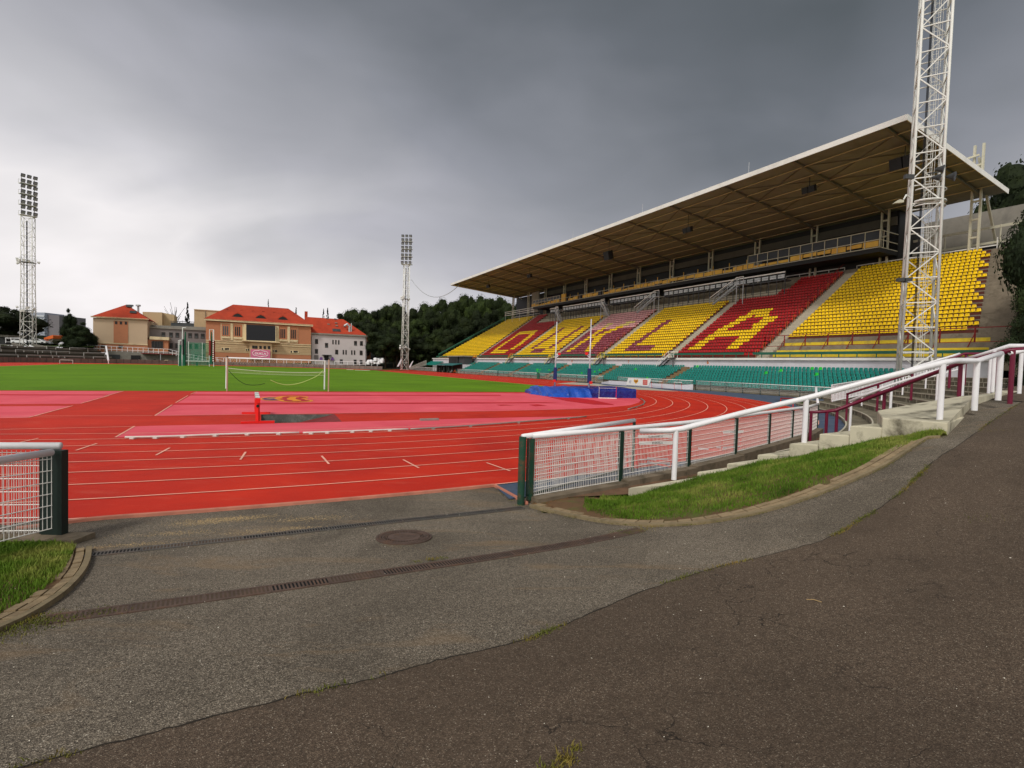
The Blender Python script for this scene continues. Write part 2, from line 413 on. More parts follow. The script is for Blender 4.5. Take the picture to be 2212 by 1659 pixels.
# asphalt apron as a fine grid ------------------------------------
BANKPOLY = None
g = MB(); nx, ny = 330, 190; xs = np.linspace(-15, 30, nx); ys = np.linspace(-9, 16.4, ny)
XX, YY = np.meshgrid(xs, ys); ZZ = zga(np.c_[XX.ravel(), YY.ravel()]) - .014
R_ = np.array([np.hypot(*(np.array(fld((x, y))) - np.array([SC, 0]))) for x, y in zip(XX.ravel(), YY.ravel())])
_fd = [fld((x, y)) for x, y in zip(XX.ravel(), YY.ravel())]; _an = np.array([math.degrees(math.atan2(q[1], SC - q[0])) for q in _fd])
ZZ = np.where((R_ < 46.2) | ((R_ < 48.4) & (_an > 2.0) & (_an < 70)), np.minimum(ZZ, -.03), np.minimum(ZZ, np.maximum(ZZ, -.012)))
_in = inpoly2(XX.ravel(), YY.ravel() + .18, _bp) & inpoly2(XX.ravel() + .0, YY.ravel() - .12, _bp); ZZ = np.where(_in, np.minimum(ZZ, zga(np.c_[XX.ravel(), YY.ravel()]) * .3 - .25), ZZ)
g.v = list(zip(XX.ravel().tolist(), YY.ravel().tolist(), ZZ.tolist()))
g.f = [(j * nx + i, j * nx + i + 1, (j + 1) * nx + i + 1, (j + 1) * nx + i) for j in range(ny - 1) for i in range(nx - 1)]; g.m = [0] * len(g.f)
tag(g.build('grey_asphalt', m_grey, smooth=True, org=(0, 0, 0)), kind='structure')
# brown asphalt, laid over the grey, seam traced -------------------
seam_px = [(-160, 1712), (90, 1652), (360, 1578), (630, 1510), (800, 1470), (960, 1425), (1130, 1385), (1270, 1330), (1400, 1275), (1540, 1230), (1680, 1195), (1780, 1168), (1850, 1130), (1910, 1092), (1960, 1052), (2010, 1003), (2080, 955), (2150, 905), (2212, 868)]
seam = dens([hit(*p) for p in seam_px], 10)
seam += [Vector((12.5, 13.6, 0)), Vector((17, 17.5, 0)), Vector((24, 22, 0))]
rs = np.random.RandomState(3)
seam = [Vector((p.x + rs.normal(0, .006), p.y + rs.normal(0, .006), 0)) for p in seam]
outer = []
for i, p in enumerate(seam):
    q = Vector((p.x + 3 + 9 * i / len(seam), -8.5 + 12 * (i / len(seam)) ** 3, 0)); outer.append(q)
def zcap(x, y): return zg(x, y)
g = MB(); g.loft(seam, outer, 26, zcap, dz=.004)
g.loft([Vector((p.x - .007 - .006 * math.sin(i * .9), p.y + .005, 0)) for i, p in enumerate(seam)], [Vector((p.x + .004, p.y - .004, 0)) for p in seam], 1, zcap, 1, dz=.0055)
tag(g.build('brown_asphalt', [m_brown, mat('seam_dirt', (40, 34, 26), .95, .3, 9)], smooth=True, org=(0, 0, 0)), kind='structure')
# track ------------------------------------------------------------
def oval(R, n=64, z=0.0, a0=None):
    P = []
    for i in range(n + 1): a = -90 + 180 * i / n; P.append(W(SC - R * math.cos(rad(a)), R * math.sin(rad(a)), z))
    for i in range(n + 1): a = 90 - 180 * i / n; P.append(W(93.65 + R * math.cos(rad(a)), R * math.sin(rad(a)), z))
    return P
def ring(mb, R0, R1, z, mi=0, n=64):
    A = oval(R0, n, z); B = oval(R1, n, z); N = len(A)
    mb.add(A + B, [(i, (i + 1) % N, (i + 1) % N + N, i + N)[::-1] for i in range(N)], mi)
ROUT = 46.26
g = MB(); ring(g, 36.5, ROUT, 0.0)
flatpoly(g, [W(60, ROUT, 0), W(93.65, ROUT, 0), W(150, ROUT, 0), W(150, 51.7, 0), W(30, 51.7, 0), W(25, ROUT, 0)], .002)
sec = [bend(ROUT, a, 0) for a in np.linspace(-90, -7.0, 30)] + [bend(47.7, a, 0) for a in np.linspace(-7.6, -90, 30)]
flatpoly(g, sec, .001)
fs = [W(93.65 + ROUT * math.cos(rad(a)), ROUT * math.sin(rad(a))) for a in np.linspace(-90, 60, 40)] + [W(93.65 + 48.2 * math.cos(rad(a)), 48.2 * math.sin(rad(a))) for a in np.linspace(60, -90, 40)]
flatpoly(g, fs, .001)
# infield D of the near bend, with the pit cut out
dee = [bend(36.5, a, 0) for a in np.linspace(-90, 90, 60)] + [W(SC, 36.5), W(120, 36.5), W(120, 32.6), W(-3.4, 32.6), W(-3.4, -34.6), W(SC, -36.5)]
flatpoly(g, dee, 0.0, 0, [[(p.x, p.y) for p in pit]])
tag(g.build('running_track', m_red, org=(0, 0, 0)), kind='structure')
g = MB(); gg = [W(-3.45, -36.5), W(-3.45, 32.55), W(93.65, 32.55)] + [W(93.65 + 36.5 * math.cos(rad(a)), 36.5 * math.sin(rad(a))) for a in np.linspace(66, -90, 40)]
flatpoly(g, gg, .006)
tag(g.build('football_pitch', m_turf, org=(0, 0, 0)), kind='structure')
# pink and dark stripes
g = MB()
def px9(L, z, mi): flatpoly(g, [gp(*k9(*p), z) for p in L], z, mi)
px9([(187, 122.5), (1640, 127), (1720, 128), (2085, 146), (2104, 158), (2098, 168), (2060, 180), (1960, 190), (1850, 196), (1500, 205), (900, 214), (5, 226)], .004, 0)
px9([(160, 133), (1200, 135.5), (1500, 136), (1500, 139), (1200, 139), (150, 138.2)], .008, 1)
px9([(95, 170), (1000, 169), (1690, 167), (1760, 169.5), (1690, 171), (1000, 174.5), (80, 178.5)], .008, 1)
px9([(1625, 128), (1700, 133), (1800, 144), (1900, 158), (1985, 176), (1990, 179), (1900, 177), (1790, 163), (1700, 143)], .012, 3)
px9([(1620, 178), (1660, 176), (1700, 181), (1650, 184)], .012, 3); px9([(1480, 178), (1510, 177), (1560, 180), (1500, 182)], .012, 3)
P2 = [gp(*k6(775, 318), .004), gp(*k9(0, 268.5), .004)] + [gp(*k9(*p), .004) for p in [(380, 262), (800, 252), (1250, 240.5), (1600, 232), (1860, 228), (1700, 244), (1450, 263), (1100, 283), (630, 299), (0, 315)]] + [gp(*k6(665, 382), .004)]
flatpoly(g, P2, .004, 0)
for L in ([(0, 113), (712, 115.5), (620, 140), (465, 187), (0, 190)], [(0, 202), (418, 200), (165, 268), (0, 270)]):
    Q = [gp(*k6(*p), .004) for p in L]; e0 = Q[-1] - Q[-2]; e1 = Q[0] - Q[1]
    Q = Q[:1] + Q[1:]; Q[0] = Q[0] + e1 * .9; Q[-1] = Q[-1] + e0 * .9; flatpoly(g, Q, .004, 0)
q = [gp(*k6(*p), .008) for p in [(-500, 131), (640, 134.5), (625, 139.5), (-500, 138)]]; flatpoly(g, q, .008, 1)
# white edge lines
def strip(mb, pts, w_, z, mi=2):
    for a, b in zip(pts[:-1], pts[1:]):
        a = Vector((a[0], a[1], z)); b = Vector((b[0], b[1], z)); d = (b - a).normalized(); n_ = Vector((-d.y, d.x, 0)) * w_ / 2
        mb.add([a - n_, b - n_, b + n_, a + n_], [(0, 1, 2, 3)], mi)
for L in ([(5, 226), (900, 214), (1500, 205), (1850, 196)], [(187, 122.5), (160, 133)], [(148, 139), (95, 170)], [(80, 179), (5, 226)]): strip(g, [gp(*k9(*p)) for p in L], .05, .012)
for L in ([(775, 318), (665, 382)], [(712, 115), (600, 146)], [(630, 141), (465, 187)], [(418, 200), (165, 268)], [(165, 268), (-400, 272)], [(-400, 262), (880, 257)]): strip(g, [gp(*k6(*p)) for p in L], .05, .0125)
for L in ([(222, 388), (80, 420)], [(558, 418), (438, 458)], [(978, 443), (898, 486)], [(1415, 467), (1385, 512)], [(1853, 490), (1895, 537)]): strip(g, [gp(*k6(*p)) for p in L], .05, .0125)
for L in ([(1078, 417), (1146, 453)], [(1438, 430), (1540, 466)]): strip(g, [gp(*k9(*p)) for p in L], .05, .0125)
for k in range(0, 9):
    r = 36.5 + 1.22 * k; N0 = len(g.f); ring(g, r - .025, r + .025, .010, 2, 90)
strip(g, [W(s, 32.6) for s in (-3.4, 40, 118)], .12, .010); 
strip(g, [gp(*k6(-300, 337)), gp(*k6(0, 337)), gp(*k6(770, 320))], .05, .011)
tag(g.build('track_markings', [m_pink, m_dred, m_line, m_dred], org=(0, 0, 0)), kind='structure')
# blue run-off beyond the outer lane
g = MB()
sec = [bend(ROUT + .02, a) for a in np.linspace(2.2, 62, 50)] + [bend(48.3, 62)] + [bend(48.2 if a > 15 else 47.35, a) for a in np.linspace(58, 1.9, 50)]
flatpoly(g, sec, -.002)
flatpoly(g, [W(70 + CS + 8, ROUT + .02), W(25, ROUT + .02), W(SC, ROUT + .02), W(-15, 40.2), W(-22, 50), W(0, 51.6), W(70 + CS, 51.7)], -.004)
tag(g.build('blue_runoff', m_blue, org=(0, 0, 0)), kind='structure')
g = MB(); flatpoly(g, [gp(1200, 829), gp(1262, 832), gp(1330, 836), gp(1290, 829), gp(1235, 826)], .01)
flatpoly(g, [gp(*p) for p in [(1275, 831), (1318, 833), (1400, 838), (1466, 846), (1380, 842), (1300, 836)]], .011)
tag(g.build('dusty_paving', m_sand, org=(0, 0, 0)), kind='structure')
# pit
m_pit = mat('pit_concrete', (84, 88, 84), .85, .3, 2.2, bump=.5, bs=14, dirt=(150, 152, 146), dirts=2.5, dirta=.5)
m_pitf = mat('pit_ramp', (120, 34, 34), .8, .25, 1.5)
m_white = mat('white_gloss', (226, 224, 222), .45, .04, 3, dirt=(150, 140, 128), dirts=3, dirta=.35)
g = MB(); a, b, c, d = [Vector((p.x, p.y, 0)) for p in pit]; dn = Vector((0, 0, -.75))
g.add([a, b, c, d, a + dn, d + dn], [(0, 3, 5, 4), (3, 2, 5), (0, 4, 1)], 0); g.add([a + dn, d + dn, c, b], [(0, 1, 2, 3)[::-1]], 1)
f = [i for i in g.f]
g.f = [tuple(x) for x in f]
t_ = g.build('water_jump_pit', [m_pit, m_pitf], org=tuple(pc)); tag(t_, 'empty grey concrete water jump pit sloping up behind the steeplechase barrier', 'water jump')
# club emblem painted on the tartan
m_or = mat('orange_paint', (222, 140, 26), .8, .15, 3); m_pu = mat('purple_paint', (84, 28, 96), .8, .2, 3); m_er = mat('emblem_red', (176, 26, 34), .8, .12, 2)
g = MB()
def em(L, z, mi): flatpoly(g, [gp(*k10(*p), z) for p in L], z, mi)
def ell(cx, cy, rx, ry, a0=0, a1=360, n=28): return [(cx + rx * math.cos(rad(a0 + (a1 - a0) * i / n)), cy + ry * math.sin(rad(a0 + (a1 - a0) * i / n))) for i in range(n + (0 if a1 - a0 == 360 else 1))]
outl = [(342, 208), (430, 180), (560, 166), (730, 168), (800, 152), (1000, 142), (1250, 146), (1390, 162), (1420, 182), (1370, 196), (1300, 200), (1385, 214), (1390, 226), (1500, 238), (1518, 254), (1450, 270), (1200, 284), (950, 276), (820, 262), (760, 246), (560, 252), (420, 236)]
cxm, cym = 950, 213
em(outl, .016, 0)
em([(395, 208), (470, 188), (570, 178), (720, 180), (650, 205), (770, 234), (700, 240), (560, 242), (450, 228)], .020, 1)
em([(820, 172), (960, 154), (1200, 154), (1340, 166), (1370, 180), (1290, 190), (1240, 200), (1330, 214), (1330, 226), (1440, 246), (1420, 258), (1200, 272), (980, 268), (860, 254), (900, 238), (740, 214), (870, 192)], .020, 2)
em([(520, 200), (600, 190), (690, 190), (640, 212), (560, 222), (480, 212)], .024, 3)
em([(935, 205), (1020, 168), (1210, 162), (1210, 172), (1140, 180), (1130, 210), (1170, 222), (1250, 240), (1250, 252), (1090, 258), (1050, 240), (960, 226)], .024, 0)
m_dull = mat('faded_gold', (150, 120, 84), .8, .2, 3)
tag(g.build('ground_emblem', [m_or, m_pu, m_er, m_dull]), 'oval club emblem painted in orange, purple and red on the pink infield', 'emblem')
# raised white kerb rails of the steeplechase lane
m_kerb = mat('kerb_rail_white', (206, 200, 196), .5, .1, 4); m_alu = mat('dull_aluminium', (150, 148, 142), .45, .15, 3, metal=.3)
def kerb_rail(L, fn, mt, label, r=.03, feet=7):
    P = dens([gp(*fn(*p), .06) for p in L], 6); t = thing('kerb_rail', label, 'track kerb', (P[0].x, P[0].y, 0))
    MB().path(P, r, 8).build('rail', mt, t, smooth=True)
    for i in range(feet):
        p = P[int((len(P) - 1) * (i + .5) / feet)]; MB().box(p.x - .06, p.x + .06, p.y - .07, p.y + .07, .008, .05).build('foot', mt, t)
kerb_rail([(720, 380), (1000, 374), (1366, 360), (1724, 353)], k6, m_kerb, 'white raised kerb rail along the lower pink strip, left length', feet=6)
kerb_rail([(645, 299), (860, 291), (1100, 282.5)], k9, m_kerb, 'white raised kerb rail along the lower pink strip, middle length', feet=5)
kerb_rail([(1110, 283), (1300, 272), (1450, 262), (1700, 243), (1870, 229)], k9, m_alu, 'grey metal kerb rail narrowing to the tip of the lower pink strip', feet=4)
kerb_rail([(2104, 150), (2121, 163), (2110, 178), (2050, 197)], k9, m_alu, 'worn metal kerb rail curving round the inner lane beside the blue mat', r=.035, feet=4)
g = MB(); p = gp(*k9(1152, 247.5)); q = gp(*k9(1230, 245)); g.bar((p.x, p.y, .05), (q.x, q.y, .05), .16, .08)
tag(g.build('take_off_board', m_alu), 'short grey board lying on the lower pink strip', 'board')
# track edge kerb along the apron
m_edge = mat('pink_kerb', (186, 120, 100), .9, .2, 3, bump=.3, bs=30)
g = MB(); P = [Vector((-6.75, 6.95, 0)), Vector((-6.18, 7.45, 0))] + [bend(ROUT + .05, a) for a in np.linspace(-5.6, 2.2, 14)]
for a_, b_ in zip(P[:-1], P[1:]): g.bar(a_ + Vector((0, 0, .003)), b_ + Vector((0, 0, .003)), .085, .05)
g.bar(bend(ROUT + .05, 2.2), hit(1138, 1088) + Vector((0, 0, .005)), .05, .05)
tag(g.build('track_edging', m_edge, org=(0, 0, 0)), kind='structure')
# ---------------------------------------------------------------- drains, manhole
m_rust = mat('rusty_iron', (84, 68, 60), .8, .3, 6, dirt=(112, 80, 58), dirts=4, dirta=.5, bump=.4, bs=60)
m_iron = mat('drain_iron', (82, 78, 74), .6, .25, 6, dirt=(110, 80, 60), dirts=2, dirta=.5)
def drain(a, b, w_, label, mt, gap, prob):
    A = hit(*a); B = hit(*b); n = int((B - A).length / .5); t = thing('drain_channel', label, 'drain', tuple(A))
    for k in range(n):
        P0 = A.lerp(B, k / n); P1 = A.lerp(B, (k + 1) / n); P0.z = zg(P0.x, P0.y) - .003; P1.z = zg(P1.x, P1.y) - .003
        d = (P1 - P0); L = d.length; d.normalize(); s = d.cross(Vector((0, 0, 1))).normalized(); P1 = P0 + d * (L - .006); u_ = Vector((0, 0, 1))
        g = MB(); z0 = u_ * -.02
        for e in (-1, 1): g.obox(P0 + s * (e * w_ / 2 - .012) + z0, s * .024, d * (L - .006), u_ * .028)
        g.obox(P0 - s * w_ / 2 - u_ * .02, s * w_, d * (L - .006), u_ * .0215, 1)
        nb = 15
        for j in range(nb + 1):
            c_ = P0 + d * (j / nb * (L - .018))
            g.obox(c_ - s * w_ / 2 + z0, s * w_, d * gap, u_ * .026)
        fill = rs.rand() < prob(k / n)
        if fill: g.obox(P0 - s * w_ * .45 - u_ * .02, s * w_ * .9, d * (L - .006), u_ * .0245, 2)
        g.build('grate', [mt, m_blk, m_fill], t)
m_fill = mat('silt', (76, 62, 50), .95, .3, 8, bump=.5, bs=40)
drain((182, 1200), (1130, 1096), .13, 'narrow slotted drain channel beside the track, farther of the two', m_iron, .013, lambda f: .75 if f < .22 or f > .86 else .04)
drain((95, 1341), (1385, 1144), .15, 'rusty silted drain channel between kerb ends, nearer of the two', m_rust, .016, lambda f: 1 if f < .14 or f > .86 else (.45 if f < .45 or .5 < f < .56 else .05))
c0 = hit(873, 1160); t = thing('manhole_cover', 'round rusty cast iron manhole cover in the grey asphalt', 'manhole cover', tuple(c0))
nx_ = (zg(c0.x + .1, c0.y) - zg(c0.x - .1, c0.y)) / .2; ny_ = (zg(c0.x, c0.y + .1) - zg(c0.x, c0.y - .1)) / .2
def mh(x, y, h): return Vector((c0.x + x, c0.y + y, c0.z + nx_ * x + ny_ * y + h))
def disc(g, r0, r1, h, mi=0, n=48, side=.02):
    for i in range(n):
        a, b = 2 * PI * i / n, 2 * PI * (i + 1) / n
        v = [mh(r * math.cos(x), r * math.sin(x), hh_) for hh_ in (h, h - side) for r in (r0, r1) for x in (a, b)]
        g.add(v, [(0, 2, 3, 1), (2, 6, 7, 3), (0, 1, 5, 4)] if r0 > 0 else [(0, 2, 3), (2, 6, 7, 3)], mi)
g = MB(); disc(g, .345, .37, .004); disc(g, .30, .338, .006)
for i in range(52):
    a = 2 * PI * i / 52; x, y = .322 * math.cos(a), .322 * math.sin(a); d = Vector((math.cos(a), math.sin(a), 0)); s = Vector((-d.y, d.x, 0))
    g.obox(mh(x, y, .006) - d * .012 - s * .008, d * .024, s * .016, (0, 0, .005))
g.build('frame', m_rust, t)
g = MB(); disc(g, 0, .335, -.004, 1); disc(g, .27, .29, .005); disc(g, 0, .215, .004)
for i in range(40):
    a = 2 * PI * i / 40
    for r in (.232, .252): 
        d = Vector((math.cos(a), math.sin(a), 0)); s = Vector((-d.y, d.x, 0)); x, y = r * d.x, r * d.y
        if rs.rand() < .85: g.obox(mh(x, y, -.003) - d * .007 - s * .012, d * .014, s * .018, (0, 0, .010))
# raised shield shape on the lid
for (x0, y0), (x1, y1) in [((-.14, .09), (.15, .11)), ((.15, .11), (.12, -.06)), ((.12, -.06), (.0, -.15)), ((.0, -.15), (-.13, -.05)), ((-.13, -.05), (-.14, .09)), ((-.05, .05), (.02, -.05)), ((.0, .06), (.07, -.03)), ((.06, .06), (-.04, -.04))]:
    g.bar(mh(x0, y0, .006), mh(x1, y1, .006), .012, .006)
g.build('lid', [m_rust, m_blk], t)
# ================================================================ GRANDSTAND
m_conc = mat('stand_concrete', (132, 122, 106), .9, .18, 1.2, dirt=(80, 70, 58), dirts=.9, dirta=.6, bump=.25, bs=8)
m_concl = mat('pale_concrete', (178, 170, 152), .9, .14, 1.2, dirt=(120, 112, 94), dirts=1.2, dirta=.4, bump=.2, bs=8)
m_yp = mat('yellow_riser_paint', (226, 198, 52), .8, .1, 1, dirt=(140, 126, 80), dirts=1.0, dirta=.6)
m_wwall = mat('white_wall', (206, 204, 212), .75, .06, .5, dirt=(150, 146, 140), dirts=.5, dirta=.35)
m_gr = mat('green_paint', (28, 92, 72), .55, .15, 3)
m_dkred = mat('dark_red_paint', (128, 30, 30), .5, .15, 4, dirt=(90, 60, 50), dirts=5, dirta=.4)
m_orr = mat('orange_rail_paint', (206, 96, 36), .55, .1, 4)
m_yr = mat('yellow_rail_paint', (214, 196, 60), .55, .1, 4)
m_roofu = mat('roof_underside', (134, 135, 132), .8, .08, .25, dirt=(104, 102, 96), dirts=.3, dirta=.5)
m_roofb = mat('roof_beams', (122, 118, 110), .7, .12, .6)
m_roofw = mat('roof_white', (232, 230, 226), .5, .04, .6, dirt=(178, 174, 164), dirts=.5, dirta=.3)
m_purl = mat('purlin_cream', (206, 188, 150), .6, .1, 2)
m_dark = mat('dark_cladding', (26, 26, 28), .6, .2, .6)
m_ply = mat('ochre_panel', (228, 184, 84), .7, .12, 1.2, dirt=(200, 132, 60), dirts=.6, dirta=.5)
m_cream = mat('cream_steel', (196, 192, 172), .55, .1, 2, dirt=(150, 130, 90), dirts=2, dirta=.4)
m_galv = mat('galvanised_steel', (176, 180, 184), .4, .15, 3, metal=.15)
m_dsteel = mat('dark_steel', (66, 68, 70), .5, .15, 3, metal=.2)
m_gwall = mat('grey_back_wall', (140, 136, 128), .9, .14, .3, dirt=(90, 88, 84), dirts=.3, dirta=.5)
def glass(name, col=(16, 18, 20), rough=.3):
    m = bpy.data.materials.new(name); t = NT(m); t.color(t.ramp(t.noise(.7, 3), [(.35, rgb(*col)), (.7, rgb(*[c + 22 for c in col]))])); t.set('Roughness', rough)
    t.b.inputs['Specular IOR Level'].default_value = .35; MT[name] = m; return m
m_glass = glass('dark_glass'); m_glass2 = glass('grey_glass', (60, 64, 66), .15)
P0T, ROWP, ROWR, ROWZ = 62.4 - .42, .78, .531, 4.61     # T of row 0 front, tread, rise, floor z
NR = 27
AIS = [139.0, 117.4, 97.6, 80.3, 62.2, 45.3]
def SL(r): return 171.2 - 12.2 * r / 25.7               # far end of row r
def SR(r): return 23.9 + .243 * (r - 5)                 # near end of the seats of row r
def SE(r): return SR(r) - 3.2 + .02 * r
st = thing('grandstand', 'long roofed grandstand with yellow, red and maroon seat blocks spelling DUKLA', 'grandstand', tuple(WS(100, 62, 0)))
g = MB()
for r in range(NR + 1):
    z = ROWZ + ROWR * r; T0 = P0T + ROWP * r; T1 = T0 + ROWP if r < NR else T0 + 3
    s0 = SE(min(r, NR - 1)); s1 = SL(min(r, NR - 1)) + .8
    a = [WS(s0, T0, z), WS(s1, T0, z), WS(s1, T1, z), WS(s0, T1, z)]; dn = Vector((0, 0, -1.2))
    yb = r in (1, 2, 4) 
    g.add(a + [p + dn for p in a], [(0, 3, 2, 1)[::-1] if False else (0, 1, 2, 3)[::-1], (1, 5, 4, 0)[::-1], (0, 4, 7, 3), (1, 2, 6, 5), (3, 7, 6, 2)], 0)
    if yb:
        zt = z - .03; zb = z - (.40 if r != 4 else .5)
        p = WS(AIS[5] - 1.3, T0 - .004, zb); q = WS(SR(r) - 1.2, T0 - .004, zb)
        g.obox(p, q - p, W(0, 1) * 0 + Vector((V2[0], V2[1], 0)) * .02 - Vector((V2[0], V2[1], 0)) * .03, (0, 0, zt - zb), 1)
g.build('terrace', [m_conc, m_yp], st)
# end walls
def endwall(S, name, th=.35):
    ok = [(S(0), P0T - .1, 0), (S(0), P0T - .1, ROWZ + .1)] 
    g = MB(); pts = [WS(S(0), P0T - .1, 0), WS(S(0), P0T - .1, ROWZ)]
    pts += [WS(S(NR - 1), P0T + ROWP * NR, ROWZ + ROWR * NR - .3), WS(S(NR - 1), P0T + ROWP * NR + 3, ROWZ + ROWR * NR - .3), WS(S(NR - 1), P0T + ROWP * NR + 3, 0)]
    g.prism(pts, W(th, 0) - W(0, 0)); g.build(name, m_conc, st)
endwall(lambda r: SE(r) - .36, 'end_wall'); endwall(lambda r: SL(r) + .85, 'end_wall')
# aisle steps: pale ribs between the blocks (two steps to each row)
for k, a in enumerate(AIS):
    top = 26 if k in (0, 5) else 20; g = MB()
    for r in range(top):
        z = ROWZ + ROWR * r; T0 = P0T + ROWP * r
        g.fbox(CS + a - .8, CS + a + .8, CT + T0 + ROWP * .5, CT + T0 + ROWP + .02, z - .1, z + ROWR * .5)
        g.fbox(CS + a - .8, CS + a + .8, CT + T0 - .012, CT + T0 + .02, z - .3, z + .004)
    g.build('aisle_steps', m_concl, st)
g = MB()
for k, a in enumerate(AIS[1:], 1):
    top = 26 if k == 5 else 20
    for r in range(0, top, 2 if k in (3, 5) else 3):
        z = ROWZ + ROWR * r; T0 = P0T + ROWP * r + .25; s_ = a + .95
        g.tube(WS(s_, T0, z), WS(s_, T0, z + .95), .025, 5); g.tube(WS(s_, T0 + .45, z + ROWR * .5), WS(s_, T0 + .45, z + 1.15), .025, 5)
        g.tube(WS(s_, T0, z + .95), WS(s_, T0 + .45, z + 1.17), .025, 5)
g.each('aisle_handrail', m_orr, st)
# bare concrete bench bands above the shorter blocks
g = MB()
for r in range(20, 23):
    z = ROWZ + ROWR * r
    g.fbox(CS + 54.5, CS + 131, CT + P0T + ROWP * r + .02, CT + P0T + ROWP * r + .3, z, z + .22 + .05 * (r % 2))
g.build('concrete_benches', m_concl, st)
# front white wall with its cap slab, numbers
SW0, SW1 = 20.4, 176.5
g = MB(); g.fbox(CS + SW0, CS + SW1, CT + P0T - .35, CT + P0T - .05, 0, 4.28, 0); g.fbox(CS + SW0 - .1, CS + SW1 + .1, CT + P0T - .62, CT + P0T - .03, 4.28, 4.56, 1)
g.build('front_wall', [m_wwall, m_roofw], st)
m_num = mat('orange_number', (196, 106, 30), .7, .1, 2); m_num2 = m_num
TD = Vector((V2[0], V2[1], 0)); SDn = Vector((-U2[0], -U2[1], 0))
for s_, tx in ((53.7, '6'), (71.3, '7'), (89.0, '8'), (107.5, '9')):
    g = MB(); p = WS(s_, P0T - .36, 3.92); add_text(g, tx, .75, p, SDn, (0, 0, 1), 0, .01, .02)
    g.build('block_number', m_num, st)
# green front parapet
g = MB()
for i in range(int((SW1 - 3 - SW0) / 2) + 1):
    s_ = SW0 + .5 + i * 2.0; g.fbox(CS + s_ - .04, CS + s_ + .04, CT + P0T - .30, CT + P0T - .22, 4.55, 5.3)
g.each('parapet_post', m_gr, st)
g = MB()
br = [SW0] + [x for a in AIS[::-1][1:] for x in (a - 1.0, a + .9)] + [SW1 - 2]
br = [20.6, 46.2, 47.6, 61.3, 63.2, 79.4, 81.2, 96.7, 98.5, 116.5, 118.3, 138, 150.5, 173]
for a, b in zip(br[::2], br[1::2]): g.fbox(CS + a, CS + b, CT + P0T - .33, CT + P0T - .27, 5.0, 5.33)
g.each('parapet_rail', m_gr, st)
# dark red barrier: along row 3 of the near block, then up the aisle
g = MB(); rr = 3; z = ROWZ + ROWR * rr; T0 = P0T + ROWP * rr + .15; n = 9
for i in range(n + 1):
    s_ = AIS[5] + 1.2 - (AIS[5] + 1.2 - SE(3) - .3) * i / n
    g.bar(WS(s_, T0, z), WS(s_, T0, z + 1.5), .10)
    if 0 < i < n: g.bar(WS(s_, T0, z + .9), WS(s_ + .25, T0 - .75, z - .5), .06)
g.bar(WS(AIS[5] + 1.2, T0, z + 1.46), WS(SE(3) + .3, T0, z + 1.46), .07, .09); g.bar(WS(AIS[5] + 1.2, T0, z + .05), WS(SE(3) + .3, T0, z + .05), .05, .07)
g.bar(WS(SE(3) + .3, T0, z + 1.46), WS(SE(3) + .3, T0 + 2, z + 2.6), .07)
for r in range(3, 27, 3):
    zz = ROWZ + ROWR * r; TT = P0T + ROWP * r + .15; g.bar(WS(AIS[5] + 1.2, TT, zz), WS(AIS[5] + 1.2, TT, zz + 1.4), .10)
for h in (.12, 1.4): g.bar(WS(AIS[5] + 1.2, P0T + ROWP * 3 + .15, ROWZ + ROWR * 3 + h), WS(AIS[5] + 1.2, P0T + ROWP * 26 + .15, ROWZ + ROWR * 26 + h), .07, .07)
g.build('red_barrier', m_dkred, st)
# black rail up the first aisle, green rail down the far edge
g = MB()
for r in range(0, 26, 2):
    zz = ROWZ + ROWR * r; TT = P0T + ROWP * r + .15
    if r > 13: g.bar(WS(AIS[0] - .9, TT, zz), WS(AIS[0] - .9, TT, zz + 1.0), .05)
g.bar(WS(AIS[0] - .9, P0T + ROWP * 14, ROWZ + ROWR * 14 + 1), WS(AIS[0] - .9, P0T + ROWP * 26, ROWZ + ROWR * 26 + 1), .06)
g.build('black_handrail', m_dsteel, st)
g = MB()
for r in range(0, 27, 3): g.bar(WS(SL(r) + .7, P0T + ROWP * r + .1, ROWZ + ROWR * r), WS(SL(r) + .7, P0T + ROWP * r + .1, ROWZ + ROWR * r + 1.3), .07)
for h in (1.3, .9): g.bar(WS(SL(0) + .7, P0T, ROWZ + h), WS(SL(26) + .7, P0T + ROWP * 26, ROWZ + ROWR * 26 + h), .08, .28 if h > 1 else .08)
g.build('green_edge_rail', m_gr, st)
# white rails at the top of the end blocks
g = MB(); ZT = ROWZ + ROWR * 26; TT = P0T + ROWP * 27 + .1
for a, b in ((28.6, 45.0), (46.8, 56.5), (126, 131), (138.5, 157.5)):
    nseg = max(2, int((b - a) / 2.2))
    for h in (.35, .95): g.bar(WS(a, TT, ZT + h), WS(b, TT, ZT + h), .07, .13)
    for i in range(nseg + 1): s_ = a + (b - a) * i / nseg; g.bar(WS(s_, TT, ZT - .3), WS(s_, TT, ZT + (1.9 if i == 0 and a < 30 else 1.0)), .07)
for h in (1.3, 1.9, 2.5): g.bar(WS(137.5, 80.5, ZT + h), WS(157.5, 80.5, ZT + h), .07, .16)
for s_ in (138, 142, 147, 152, 157): g.bar(WS(s_, 80.5, ZT - 2), WS(s_, 80.5, ZT + 2.6), .08)
g.each('white_top_rail', m_roofw, st)
